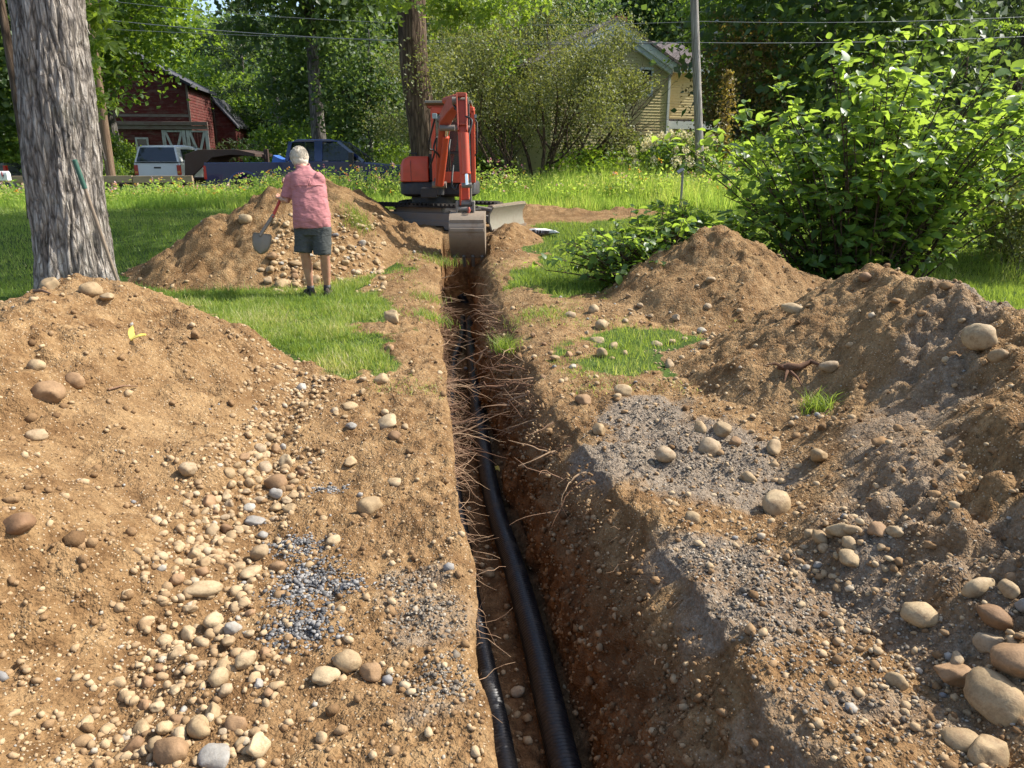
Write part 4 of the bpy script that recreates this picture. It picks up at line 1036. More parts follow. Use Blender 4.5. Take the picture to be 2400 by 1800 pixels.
# ---- crowns shared by the trees behind
def make_crown(seed, radii, nclump, per, spread, size, mat, kind='kite', flat=0.55, inner=0.35, width=0.36, up=0.45):
    r = np.random.default_rng(seed)
    c, p, sh = crown_pts(r, radii, nclump, per, spread, flat, inner)
    return leaf_mesh('crown', p, size * r.uniform(0.65, 1.3, len(p)), 0.45 + sh + r.normal(0, 0.17, len(p)), r, mat, kind, up, width), c
CR = {}
CR['maple'] = [make_crown(11 + i, (4.4, 4.4, 4.8), 210, 62, 1.25, 0.27, 'maple_leaf', 'kite', 0.45) for i in range(2)]
CR['dark'] = [make_crown(21 + i, (4.6, 4.6, 5.2), 210, 60, 1.3, 0.30, 'dark_leaf', 'kite', 0.5) for i in range(2)]
CR['lilac'] = [make_crown(31, (2.0, 2.0, 2.6), 110, 50, 0.7, 0.17, 'dark_leaf')]
CR['shrub'] = [make_crown(41, (1.5, 1.5, 1.2), 95, 46, 0.5, 0.14, 'maple_leaf'), make_crown(42, (1.5, 1.5, 1.2), 95, 46, 0.5, 0.14, 'lime_leaf')]
CR['rusty'] = [make_crown(43, (2.0, 2.0, 2.5), 110, 55, 0.65, 0.13, 'rusty_leaf')]
def make_pine(seed):
    r = np.random.default_rng(seed); P = []; S = []
    for k in range(46):
        z = r.uniform(-6, 6); L = 3.6 * (1 - (z + 6) / 13.5) + 0.5; a = r.uniform(0, 6.283)
        t = np.sqrt(r.random(150)); q = r.normal(0, 0.3, (150, 3)) * np.array([1, 1, 0.35])
        P.append(np.stack([np.cos(a) * L * t, np.sin(a) * L * t, z - 0.5 * t * t * L * 0.5 + 0.2 * L * t], 1) + q); S.append(np.full(150, r.normal(0, 0.15)))
    P = np.concatenate(P); S = np.concatenate(S)
    return leaf_mesh('crown', P, 0.34 * r.uniform(0.6, 1.3, len(P)), 0.45 + S + r.normal(0, 0.16, len(P)), r, 'needle', 'kite', 0.2, 0.15), None
CR['pine'] = [make_pine(51), make_pine(52)]
def trunk_mesh(seed, h0, h1, r0, crown, mat, limbs=9, rot=0.0):
    """tapered trunk with limbs up into the crown; local origin at the foot, crown centre at h1"""
    r = np.random.default_rng(seed); mb = MB()
    top = Vector((r.normal(0, 0.3), r.normal(0, 0.3), h1 + 1.5))
    n = 12; pts = []; rad = []
    for i in range(n + 1):
        t = i / n; pts.append(Vector((top.x * t * t + 0.06 * math.sin(5 * t + seed), top.y * t * t, top.z * t))); rad.append(r0 * (1 - 0.7 * t) * (1 + 0.45 * math.exp(-t * top.z / 0.5)))
    mb.tube(pts, rad, 14)
    if crown is not None:
        for k in range(limbs):
            c = crown[int(r.integers(len(crown)))]; t = r.uniform(0.45, 0.9); i = int(t * n)
            wood(mb, pts[i], Vector(c) * 0.85 + Vector((0, 0, h1)), rad[i] * 0.55, 0.02, r, 6, 0.25, 6)
    me = mb.mesh('trunk', True); me.materials.append(M[mat]); return me
TREES = {}
def tree(name, label, px, Y, hc, kind, var, scale, r0, mat='bark_grey', group='trees behind the meadow', rz=None, cat='tree', zs=1.0):
    x = at(px, 375, Y).x; z0 = float(base(np.array(x), np.array(Y))) - 0.05
    me, c = CR[kind][var % len(CR[kind])]
    key = (kind, var, round(hc, 1), r0, mat, scale)
    o = empty(name, (x, Y, z0), random.uniform(0, 6.28) if rz is None else rz)
    if key not in TREES: TREES[key] = trunk_mesh(hash((kind, var, int(hc * 10))) % 9999, 0, hc, r0, None if c is None else [q * scale for q in c], mat)
    link('trunk', TREES[key], None, o)
    k = link('crown', me, None, o); k.location = (0, 0, hc); k.scale = (scale, scale, scale * zs)
    return tag(o, label, cat, group)
random.seed(21)
# the big pale maple in front, left
def front_maple():
    r = np.random.default_rng(101)
    bx, by = -5.3, 9.05; z0 = float(base(np.array(bx), np.array(by))) - 0.15
    o = empty('maple_tree', (bx, by, z0))
    # trunk: fluted cross-section, flared roots at the foot, leaning a little outwards
    n, m = 190, 230; H = 7.5
    t = np.linspace(0, 1, m)[:, None] ** 1.25; a = np.linspace(0, 2 * np.pi, n, endpoint=False)[None]
    z = t * H
    R0 = 0.39 - 0.012 * z + 0.05 * np.exp(-z / 0.9)
    root = 0.0
    for (ra, w, amp) in ((-0.15, 0.35, 0.42), (1.6, 0.4, 0.2), (2.9, 0.35, 0.22), (-1.3, 0.45, 0.16), (-2.2, 0.4, 0.2), (4.6, 0.3, 0.16)):
        da = np.angle(np.exp(1j * (a - ra))); root = root + amp * np.exp(-(da / w) ** 2) * np.exp(-z / 0.28)
    u = a * 3.2 + 0.5 * np.sin(z * 0.7); ridge = 0
    px_ = np.cos(a) * 6; py_ = np.sin(a) * 6
    ua = np.mod(a - np.pi / 2, 2 * np.pi) * 0.43           # arc length, seam at the back
    wu = ua + 0.05 * fbm(ua * 3, z * 1.5, 15, 3); wz = z + 0.12 * fbm(ua * 4, z * 2, 16, 2)
    cell = np.abs(fbm(wu * 12, wz * 0.9, 7, 2)) ; cell2 = np.abs(fbm(wu * 22 + 9, wz * 2.6, 8, 2))
    ridge = 0.05 * np.clip(cell / 0.28, 0, 1) ** 0.6 + 0.02 * np.clip(cell2 / 0.25, 0, 1) ** 0.7 + 0.05 * fbm(np.cos(a) * 1.6 + z * 0.7, np.sin(a) * 1.6 + z * 0.6, 9, 3) + 0.008 * fbm(ua * 60, z * 22, 17, 2) - 0.05
    rad = R0 + root + ridge
    cxs = 0.042 * z; cys = 0.02 * z
    V = np.stack([rad * np.cos(a) + cxs, rad * np.sin(a) + cys, np.broadcast_to(z, rad.shape)], -1).reshape(-1, 3)
    idx = np.arange(m * n).reshape(m, n); nx = np.roll(idx, -1, 1)
    F = np.stack([idx[:-1], nx[:-1], nx[1:], idx[1:]], -1).reshape(-1, 4)
    link('trunk', np_mesh('trunk', V, F, True), M['bark_pale'], o)
    # loose strips of bark on the right flank
    for k in range(26):
        aa = r.uniform(-2.2, 0.5); zz = r.uniform(0.4, 5.2); i = int(np.argmin(abs(z[:, 0] - zz))); j = int((aa % 6.283) / 6.283 * n) % n
        rr = rad[i, j] + 0.004; L = r.uniform(0.12, 0.4); w = r.uniform(0.02, 0.05); mb = MB()
        d = Vector((math.cos(aa), math.sin(aa), 0)); s = Vector((-math.sin(aa), math.cos(aa), 0)); c = Vector((cxs[i, 0], cys[i, 0], zz))
        q = [c + d * (rr + 0.035 * f * f) + Vector((0, 0, -L * f)) for f in (0, 0.35, 0.7, 1)]
        vs = []
        for pnt, ww in zip(q, (0.8, 1, 0.9, 0.4)): vs += [pnt - s * w / 2 * ww, pnt + s * w / 2 * ww, pnt + s * w / 2 * ww - d * 0.012, pnt - s * w / 2 * ww - d * 0.012]
        mb.loft([vs[4 * e:4 * e + 4] for e in range(4)])
        mb.build('bark_strip', M['bark_pale'], o, fix=True)
    c, p, sh = crown_pts(r, (4.4, 3.0, 2.3), 170, 46, 1.0, 0.45, 0.15)
    p = p + np.array([4.2, 4.25, 8.1]); ok = p[:, 2] > 5.7; p = p[ok]; sh = sh[ok]
    # sprays hanging beside the trunk
    ps = [p]; ss = [sh]
    mbw = MB()
    for (qx, qy, Yd, cnt) in ((218, 40, 10.2, 60), (222, 100, 10.4, 70), (200, 160, 10.2, 50), (226, 235, 10.4, 70), (190, 215, 10.2, 40), (205, 10, 10.2, 60)):
        e = at(qx, qy, Yd) - Vector((bx, by, z0)); ps.append(np.array(e[:]) + r.normal(0, 0.13, (cnt, 3)) * np.array([1, 1, 0.7])); ss.append(np.full(cnt, 0.35))
        wood(mbw, e + Vector((-0.3, -0.1, 2.2)), e, 0.018, 0.004, r, 7, 0.1, 5)
    for k in range(9):
        cc = Vector(c[int(r.integers(len(c)))]) + Vector((4.2, 4.25, 8.1)); wood(mbw, (0.27, 0.13, r.uniform(5.8, 7.2)), cc, 0.14, 0.02, r, 6, 0.2, 7)
    mbw.build('limb', M['bark_grey'], o, smooth=True, fix=False)
    p = np.concatenate(ps); sh = np.concatenate(ss)
    link('crown', leaf_mesh('crown', p, 0.13 * r.uniform(0.7, 1.2, len(p)), 0.55 + sh + r.normal(0, 0.15, len(p)), r, 'maple_leaf', 'star'), None, o)
    tag(o, 'massive pale-barked maple trunk with a green-handled tool leaning on it', 'tree')
    return o
MAPLE = front_maple()
# the dark-barked tree straight behind the excavator
def mid_tree():
    r = np.random.default_rng(102)
    foot = at(1000, 415, 20.5); o = empty('shade_tree', (foot.x, 20.5, float(base(np.array(foot.x), np.array(20.5))) - 0.1))
    n, m = 40, 70; t = np.linspace(0, 1, m)[:, None]; a = np.linspace(0, 2 * np.pi, n, endpoint=False)[None]; z = t * 7.2
    rad = 0.40 - 0.012 * z + 0.2 * np.exp(-z / 0.5) + 0.035 * fbm(np.cos(a) * 5 + z * 0.3, np.sin(a) * 5 + z * 0.3, 5, 4) + 0.05 * np.sin(z * 1.4) * np.cos(a - 1)
    cx = -0.045 * z + 0.05 * np.sin(z * 1.1)
    V = np.stack([rad * np.cos(a) + cx, rad * np.sin(a) + 0 * cx, np.broadcast_to(z, rad.shape)], -1).reshape(-1, 3)
    idx = np.arange(m * n).reshape(m, n); nx = np.roll(idx, -1, 1); F = np.stack([idx[:-1], nx[:-1], nx[1:], idx[1:]], -1).reshape(-1, 4)
    link('trunk', np_mesh('trunk', V, F, True), M['bark_dark'], o)
    c, p, sh = crown_pts(r, (3.9, 3.2, 2.6), 170, 46, 1.1, 0.45, 0.2)
    off = np.array([2.4, -2.9, 9.4]); p = p + off
    ps = [p]; ss = [sh]
    for (qx, qy, cnt) in ((1040, 12, 80), (1085, 22, 90), (1130, 30, 80), (1160, 12, 70), (1090, 2, 90), (1220, 0, 60), (1245, 8, 40), (905, 8, 50), (930, 0, 40), (1045, 40, 40)):
        e = at(qx, qy, 18.6); ps.append(np.array((e - o.location)[:]) + r.normal(0, 0.3, (cnt, 3)) * np.array([1, 1, 0.55])); ss.append(np.full(cnt, 0.3))
    mb = MB()
    for k in range(10):
        cc = Vector(c[int(r.integers(len(c)))] + off); wood(mb, (-0.3, 0, r.uniform(5.6, 7.1)), cc, 0.15, 0.03, r, 7, 0.2, 7)
    mb.build('limb', M['bark_dark'], o, smooth=True, fix=False)
    p = np.concatenate(ps); sh = np.concatenate(ss)
    link('crown', leaf_mesh('crown', p, 0.17 * r.uniform(0.7, 1.2, len(p)), 0.6 + sh + r.normal(0, 0.15, len(p)), r, 'maple_leaf', 'star'), None, o)
    return tag(o, 'tall dark-barked tree trunk directly behind the orange excavator', 'tree')
mid_tree()
# small dark trunk just left of the big maple
tree('young_tree', 'slim dark trunk half hidden by the left side of the big maple', 57, 16, 8.0, 'maple', 0, 0.55, 0.11, 'bark_dark')
G = 'trees behind the meadow'
for a in [
    ('broadleaf_tree', 'bright green maple whose branches hang over the red barn', 275, 37, 8.8, 'maple', 0, 1.0, 0.3),
    ('broadleaf_tree', 'green maple left of the brown pole, partly behind the big trunk', 95, 33, 7.0, 'maple', 1, 1.0, 0.3),
    ('broadleaf_tree', 'dark leafy tree at the left picture edge above the parked car', -70, 30, 6.5, 'dark', 0, 0.95, 0.3),
    ('broadleaf_tree', 'tall grey-trunked tree between barn and excavator', 752, 34, 10.6, 'dark', 1, 1.05, 0.36),
    ('lilac_tree', 'blue-green bushy tree with thin stems left of the dark trunk', 872, 31, 3.9, 'lilac', 0, 1.1, 0.1),
    ('pine_tree', 'feathery evergreen rising behind the barn roof', 590, 64, 9.5, 'pine', 0, 1.35, 0.35),
    ('pine_tree', 'tall evergreen behind the barn, right of the feathery one', 660, 56, 8.5, 'pine', 1, 1.3, 0.35),
    ('broadleaf_tree', 'light green tree low beside the right barn wall', 690, 62, 4.6, 'maple', 1, 1.1, 0.2),
    ('broadleaf_tree', 'dark tree behind the blue pickup cab', 800, 43, 5.0, 'dark', 0, 0.9, 0.25),
    ('broadleaf_tree', 'tree behind the dark trunk, left of the olive shrub', 990, 42, 7.5, 'maple', 0, 1.0, 0.3),
    ('broadleaf_tree', 'pale green tree behind the left half of the olive shrub', 1110, 48, 6.5, 'maple', 1, 1.05, 0.3),
    ('broadleaf_tree', 'dark tree behind the right half of the olive shrub', 1260, 55, 8.0, 'dark', 1, 1.2, 0.3),
    ('broadleaf_tree', 'dark tree directly behind the yellow house chimney', 1440, 66, 12.0, 'dark', 0, 1.35, 0.4),
    ('broadleaf_tree', 'dark tree behind the yellow house roof', 1570, 64, 11.5, 'dark', 1, 1.35, 0.4),
    ('broadleaf_tree', 'big dark maple right of the utility pole', 1935, 31, 7.6, 'dark', 0, 1.2, 0.28),
    ('broadleaf_tree', 'sunlit green tree filling in beside the big dark maple', 1790, 40, 8.8, 'maple', 1, 0.95, 0.26),
    ('rusty_tree', 'small rusty-leaved tree right of the utility pole', 1722, 31, 4.1, 'rusty', 0, 1.0, 0.1),
    ('pine_tree', 'dark pine near the right picture edge', 2350, 35, 8.4, 'pine', 0, 1.05, 0.3, 'bark_dark'),
    ('pine_tree', 'dark pine behind the shrub top', 2235, 42, 9.0, 'pine', 1, 1.15, 0.3, 'bark_dark'),
    ('pine_tree', 'dark pine beyond the right picture edge', 2480, 38, 8.6, 'pine', 1, 1.1, 0.3, 'bark_dark'),
    ('broadleaf_tree', 'green tree behind the pines at the right', 2310, 56, 6.0, 'maple', 0, 1.1, 0.3),
]: tree(*a, group=G)
k = 0
for px in range(-420, 2900, 165):
    tree('forest_tree', 'tree of the far wood behind barn and house', px + random.uniform(-40, 40), random.uniform(74, 88), random.uniform(8.5, 12), ['dark', 'maple', 'dark', 'pine'][k % 4], k, random.uniform(1.5, 1.75), 0.4, group='trees of the far wood'); k += 1
for px in range(-300, 2800, 260):
    tree('forest_tree', 'low tree of the far wood behind barn and house', px + random.uniform(-40, 40), random.uniform(66, 72), random.uniform(4.0, 5.0), 'dark' if k % 2 else 'maple', k, random.uniform(1.15, 1.3), 0.3, group='low trees of the far wood'); k += 1

# ---- shrubs
def shrub(name, label, px, Y, zc, var, sx, sz, group='shrubs along the road', cat='shrub'):
    x = at(px, 375, Y).x; z0 = float(base(np.array(x), np.array(Y))); r = np.random.default_rng(int(px + Y * 10))
    o = empty(name, (x, Y, z0))
    k = link('foliage', CR['shrub'][var][0], None, o); k.location = (0, 0, zc); k.scale = (sx, sx, sz); k.rotation_euler = (0, 0, r.uniform(0, 6))
    mb = MB()
    for i in range(7): wood(mb, (r.normal(0, 0.1), r.normal(0, 0.1), -0.03), (r.normal(0, 0.7) * sx, r.normal(0, 0.7) * sx, zc + 0.4 * sz), 0.03, 0.008, r, 5, 0.12, 5)
    mb.build('stem', M['bark_grey'], o, smooth=True, fix=False)
    return tag(o, label, cat, group)
shrub('lime_shrub', 'bright lime-green shrub under the olive shrub', 1385, 24.3, 0.85, 1, 0.95, 0.85)
shrub('lime_shrub', 'low green shrub left under the olive shrub', 1130, 26.5, 0.8, 0, 1.0, 0.8)
shrub('green_shrub', 'leafy shrub between the olive shrub and the hydrangea', 1455, 26.5, 1.0, 0, 1.0, 0.9)
shrub('green_shrub', 'leafy shrub at the foot of the brown pole', 250, 27, 0.75, 0, 0.5, 0.7)
shrub('green_shrub', 'dark shrub left of the white pickup', 262, 36, 1.3, 0, 0.9, 1.3)
shrub('green_shrub', 'shrub behind the mailbox and parked car', 60, 31, 1.4, 0, 1.4, 1.2)
shrub('green_shrub', 'leafy shrub behind the blue pickup bed', 690, 37, 1.6, 0, 1.5, 1.4)
shrub('green_shrub', 'shrub behind the blue pickup hood', 905, 33, 1.2, 0, 1.2, 1.0)
shrub('green_shrub', 'green shrub beside the porch of the yellow house', 1530, 33, 1.2, 0, 1.2, 0.9)
shrub('green_shrub', 'shrub right of the utility pole foot', 1720, 25, 1.1, 0, 1.1, 0.95)
shrub('green_shrub', 'shrub in the shade under the big dark maple', 1880, 27, 1.2, 0, 1.5, 1.0)
shrub('green_shrub', 'shrub under the pines at the right', 2150, 27, 1.2, 1, 1.5, 1.0)
shrub('green_shrub', 'shrub near the right picture edge under the pines', 2420, 25, 1.2, 0, 1.6, 1.0)
shrub('green_shrub', 'shrub in the shade behind the big leafy bush', 2040, 24, 1.1, 0, 1.3, 1.0)
def hydrangea():
    r = np.random.default_rng(88); c0 = at(1585, 375, 24.2); z0 = float(base(np.array(c0.x), np.array(24.2)))
    o = empty('hydrangea_bush', (c0.x, 24.2, z0))
    c, p, sh = crown_pts(r, (1.75, 1.2, 0.95), 120, 46, 0.42, 0.6, 0.3); p[:, 2] += 1.1; ok = p[:, 2] > 0.05
    link('foliage', leaf_mesh('foliage', p[ok], 0.13 * r.uniform(0.7, 1.2, ok.sum()), 0.45 + sh[ok] + r.normal(0, 0.15, ok.sum()), r, 'maple_leaf'), None, o)
    mb = MB()
    for i in range(9): wood(mb, (r.normal(0, 0.15), r.normal(0, 0.1), -0.03), (r.normal(0, 0.8), r.normal(0, 0.5), 1.4), 0.025, 0.008, r, 5, 0.1, 5)
    mb.build('stem', M['bark_grey'], o, smooth=True, fix=False)
    proto = []
    for i in range(3):
        q = unit(r.normal(size=(70, 3))) * np.array([0.11, 0.11, 0.16]) * r.uniform(0.8, 1.05, (70, 1))
        proto.append(leaf_mesh('flower_head', q, np.full(70, 0.07), r.random(70), r, 'blossom'))
    for i in range(42):
        d = unit(r.normal(size=3) + np.array([0, -0.5, 0.8])); b = link('flower_head', proto[i % 3], None, o)
        b.location = Vector(d * np.array([1.75, 1.25, 1.05])) + Vector((0, 0, 1.15)); s = r.uniform(0.8, 1.25); b.scale = (s, s, s); b.rotation_euler = (r.normal(0, 0.5), r.normal(0, 0.5), r.uniform(0, 6))
    tag(o, 'hydrangea bush with cream flower heads beside the utility pole', 'bush')
hydrangea()
def plume_plant():
    r = np.random.default_rng(89); b = at(1690, 420, 21.5); z0 = float(base(np.array(b.x), np.array(21.5)))
    o = empty('plume_plant', (b.x, 21.5, z0)); mb = MB(); mb.tube([(0, 0, 0), (0.02, 0, 1.6), (0.0, 0, 3.4)], [0.02, 0.016, 0.005], 5); mb.build('stem', M['bark_grey'], o, fix=False)
    z = r.uniform(1.3, 3.5, 900); w = 0.26 * np.sin(np.clip((z - 1.1) / 2.5, 0, 1) * np.pi) ** 0.7 + 0.03
    p = np.stack([r.normal(0, 0.5, 900) * w, r.normal(0, 0.5, 900) * w, z], 1)
    link('plume', leaf_mesh('plume', p, np.full(900, 0.09), r.random(900), r, 'rusty_leaf'), None, o)
    z = r.uniform(0.1, 1.7, 260); p = np.stack([r.normal(0, 0.25, 260), r.normal(0, 0.25, 260), z], 1)
    link('foliage', leaf_mesh('foliage', p, np.full(260, 0.14), r.random(260), r, 'lime_leaf'), None, o)
    tag(o, 'tall slender plant with a rusty feathery plume right of the pole', 'plant')
plume_plant()
def olive_shrub():
    """many-stemmed fan of branches with thin, small, dull leaves"""
    r = np.random.default_rng(90); Y = 25.0; b = at(1255, 420, Y); z0 = float(base(np.array(b.x), np.array(Y)))
    o = empty('olive_shrub', (b.x, Y, z0)); tips = []; mb = MB()
    def grow(p, d, L, rad, lev):
        pts = [Vector(p)]; d = Vector(d).normalized(); n = 6
        for k in range(n):
            d = (d + Vector(r.normal(0, 0.09, 3)) + Vector((0, 0, 0.02))).normalized(); pts.append(pts[-1] + d * L / n)
        mb.tube(pts, [rad * (1 - 0.6 * k / n) for k in range(n + 1)], 6 if lev < 2 else 4, cap=False)
        if lev >= 2: tips.extend([np.array(q[:]) for q in pts[1:]])
        if lev < 3:
            for k in range([3, 4, 4][lev]):
                i = int(r.integers(2, n + 1)); e = (pts[i] - pts[i - 1]).normalized() + Vector(r.normal(0, 0.42, 3)) + Vector((0, 0, 0.08)); grow(pts[i], e, L * r.uniform(0.5, 0.75), rad * (1 - 0.6 * i / n) * 0.6, lev + 1)
    for k in range(17):
        a = k * 2.4 + r.uniform(0, 0.8); s = r.uniform(0.2, 1.15)
        grow((0.3 * math.cos(a), 0.3 * math.sin(a), -0.05), (math.cos(a) * s * 1.35 + 0.06, math.sin(a) * s * 0.8, 1.0), r.uniform(3.0, 3.7), 0.08, 0)
    mb.build('branches', M['bark_dark'], o, smooth=True, fix=False)['kind'] = 'stuff'
    T = np.array(tips); i = r.integers(0, len(T), 76000); p = T[i] + r.normal(0, 0.27, (76000, 3)); p = p[(p[:, 2] > 0.9) & (p[:, 2] < 6.7)]; p = p[p[:, 0] < 3.0 + 0.5 * np.sin(p[:, 2] * 4)]
    sun = 0.15 * (p[:, 2] - 3.5) / 3
    link('crown', leaf_mesh('crown', p, 0.085 * r.uniform(0.6, 1.3, len(p)), 0.5 + r.normal(0, 0.22, len(p)), r, 'olive_leaf', 'kite', 0.3, 0.3), None, o)
    tag(o, 'wide many-stemmed shrub with dull olive leaves right of the excavator', 'shrub')
olive_shrub()

# ---- the big-leaved shrubs at the right
def ovate(nx=4):
    """one broad pointed leaf, folded along the midrib, curling down at the tip; length 1 along +Y"""
    ys = [0, 0.12, 0.32, 0.55, 0.78, 1.0]; ws = [0.02, 0.24, 0.36, 0.33, 0.19, 0.0]
    V = []; F = []
    for y, w in zip(ys, ws):
        zc = -0.16 * y * y; V += [(-w, y, zc + 0.32 * w + 0.02 * math.sin(y * 14)), (0, y, zc), (w, y, zc + 0.32 * w - 0.02 * math.sin(y * 14))]
    for i in range(len(ys) - 1):
        a = 3 * i; F += [(a, a + 1, a + 4, a + 3), (a + 1, a + 2, a + 5, a + 4)]
    return np.array(V), np.array(F)
OV, OF = ovate()
def big_shrub(name, label, base_pts, n_cane, zrange, spread, nleaf, size, seed, lean, nobj, rise=0.0):
    r = np.random.default_rng(seed); c0 = base_pts
    o = empty(name, c0); mb = MB(); L = []
    for k in range(n_cane):
        a = r.uniform(0, 6.283); rr = r.random() ** 0.6
        h = r.uniform(*zrange) * (1 - 0.3 * rr) * (1 + rise * math.cos(a) * rr); ex = Vector((math.cos(a) * rr * spread[0] + lean[0] * rr, math.sin(a) * rr * spread[1] + lean[1] * rr, h))
        st = Vector((ex.x * 0.28 + r.normal(0, 0.1), ex.y * 0.28 + r.normal(0, 0.1), -0.04)); mid = (st + ex) / 2 + Vector((-ex.x * 0.12, -ex.y * 0.12, 0.15 * h))
        pts = [st * (1 - t) ** 2 + mid * 2 * t * (1 - t) + ex * t * t for t in np.linspace(0, 1, 12)]
        mb.tube(pts, [0.014 * (1 - 0.8 * t) + 0.002 for t in np.linspace(0, 1, 12)], 5, cap=False)
        for j in range(1, 12):
            for s in range(int(r.integers(1, 4))):
                sd = Vector(r.normal(0, 1, 3)); sd.z = abs(sd.z) * 0.3; sd.normalize(); Lt = r.uniform(0.1, 0.55) * (1.2 - j / 16)
                tw = [pts[j] + sd * Lt * t + Vector((0, 0, 0.12 * Lt * math.sin(3 * t))) for t in (0, 0.5, 1)]
                mb.tube(tw, [0.004, 0.003, 0.0015], 4, cap=False)
                for t in np.linspace(0.15, 1, int(2 + 7 * Lt)):
                    L.append((tw[0] + (tw[2] - tw[0]) * t + Vector((0, 0, 0.12 * Lt * math.sin(3 * t))), sd + Vector(r.normal(0, 0.7, 3))))
    mb.build('canes', M['bark_dark'], o, smooth=True, fix=False)['kind'] = 'stuff'
    # leaves crowd the outside, where the light is
    r.shuffle(L); L = sorted(L, key=lambda q: -(((q[0].x / spread[0]) ** 2 + (q[0].y / spread[1]) ** 2) * 0.6 + (q[0].z / zrange[1]) ** 2 * 1.2 + r.random() * 1.6))[:nleaf]
    sizes = size * r.uniform(0.55, 1.2, len(L))
    mats = []
    for (p, d), s in zip(L, sizes):
        d = Vector(d); d.z = d.z * 0.5 - 0.18; d.normalize(); up = Vector(r.normal(0, 0.38, 3)) + Vector((0, 0, 1)); x = d.cross(up).normalized(); z = x.cross(d)
        m = Matrix((x, d, z)).transposed() * s; mats.append((m, p, s))
    # nearest and largest leaves as parts of their own, the rest in one mesh
    order = sorted(range(len(mats)), key=lambda i: (Vector(mats[i][1]) + Vector(c0) - EYE).length / mats[i][2] - 0.25 * mats[i][1].z * 10)
    own = set(order[:nobj]); protos = []
    for q in range(6):
        W = OV * np.array([r.uniform(0.85, 1.2), 1, r.uniform(0.4, 2.0)]); me = np_mesh('leaf', W, OF, True, {'tint': np.full(len(W), r.uniform(0.2, 0.9))}); me.materials.append(M['big_leaf']); protos.append(me)
    for i in own:
        m, p, s = mats[i]; lf = link('leaf', protos[i % 6], None, o); lf.matrix_local = Matrix.Translation(p) @ m.to_4x4()
    V = []; tn = []
    for i, (m, p, s) in enumerate(mats):
        if i in own: continue
        V.append((OV * np.array([1, 1, r.uniform(0.4, 2.0)])) @ np.array(m).T + np.array(p[:])); tn.append(np.full(len(OV), np.clip(r.normal(0.45, 0.22), 0, 1)))
    n = len(V); F = (OF[None] + (np.arange(n) * len(OV))[:, None, None]).reshape(-1, 4)
    me = np_mesh('foliage', np.concatenate(V), F, True, {'tint': np.concatenate(tn)}); f = link('foliage', me, M['big_leaf'], o); f['kind'] = 'stuff'
    return tag(o, label, 'shrub')
big_shrub('leafy_shrub', 'tall shrub with large backlit leaves behind the right soil heaps', (4.7, 10.3, 0.03), 112, (1.5, 3.5), (3.1, 1.25), 6300, 0.16, 301, (0.3, 0), 240, 0.28)
big_shrub('leafy_shrub', 'low leafy shrub spreading over the lawn right of the trench', (2.0, 9.75, 0.03), 64, (0.5, 1.15), (1.55, 0.8), 2600, 0.12, 302, (-0.1, -0.2), 80, 0.35)
big_shrub('leafy_shrub', 'leafy shrub cut off by the right picture edge behind the tall one', (7.9, 11.6, 0.05), 44, (1.3, 2.9), (1.4, 0.9), 1900, 0.155, 303, (0, 0), 40)
def small_bush():
    r = np.random.default_rng(91); x, y = 7.2, 10.6; o = empty('small_leaved_bush', (x, y, float(base(np.array(x), np.array(y)))))
    c, p, sh = crown_pts(r, (0.9, 0.8, 0.6), 90, 60, 0.25, 0.7, 0.4); p[:, 2] += 0.75; p = p[p[:, 2] > 0.02]
    link('foliage', leaf_mesh('foliage', p, 0.05 * r.uniform(0.7, 1.2, len(p)), r.normal(0.5, 0.2, len(p)), r, 'olive_leaf'), None, o)
    mb = MB()
    for i in range(8): wood(mb, (r.normal(0, 0.1), r.normal(0, 0.1), -0.03), (r.normal(0, 0.5), r.normal(0, 0.4), 1.0), 0.015, 0.004, r, 5, 0.1, 5)
    mb.build('stem', M['bark_grey'], o, smooth=True, fix=False)
    tag(o, 'small-leaved brownish bush at the right picture edge', 'bush')
small_bush()
# ---- grass
def blades(name, xs, ys, h, w, mat, r, bend=0.5, label=None, tint=None, zoff=0.0, two=True):
    n = len(xs); h = h * (0.3 + 0.7 * lawn(xs, ys)) if name == 'grass' else h; z = surf(xs, ys) + zoff - 0.01; a = r.uniform(0, 6.283, n); d = np.stack([np.cos(a), np.sin(a), np.zeros(n)], 1); s = np.stack([-np.sin(a), np.cos(a), np.zeros(n)], 1)
    th = r.uniform(0, 6.283, n); s = np.stack([np.cos(th), np.sin(th), np.zeros(n)], 1)
    p = np.stack([xs, ys, z], 1); b = (bend * r.uniform(0.1, 1, n) * h)[:, None]; H = h[:, None] * np.array([[0, 0, 1.0]]); W = w[:, None]
    mid = p + H * 0.55 + d * b * 0.35; tip = p + H * 0.95 + d * b
    V = np.stack([p - s * W / 2, p + s * W / 2, mid + s * W * 0.4, mid - s * W * 0.4, tip, tip], 1)
    t = np.repeat(np.clip(tint if tint is not None else r.normal(0.45, 0.22, n), 0, 1), 5)
    if not two: V = np.stack([V[:, 0], V[:, 1], V[:, 4]], 1).reshape(-1, 3); t = t[::5].repeat(3); k = np.arange(n)[:, None] * 3; me = np_mesh(name, V, k + np.array([0, 1, 2]), False, {'tint': t}); return tag(link(name, me, M[mat]), kind='stuff', label=label)
    V = V[:, :5].reshape(-1, 3); k = np.arange(n)[:, None] * 5
    F = np.concatenate([k + np.array([0, 1, 2]), k + np.array([0, 2, 3]), k + np.array([3, 2, 4])])
    me = np_mesh(name, V, F, False, {'tint': t})
    return tag(link(name, me, M[mat]), kind='stuff', label=label)
r = np.random.default_rng(61)
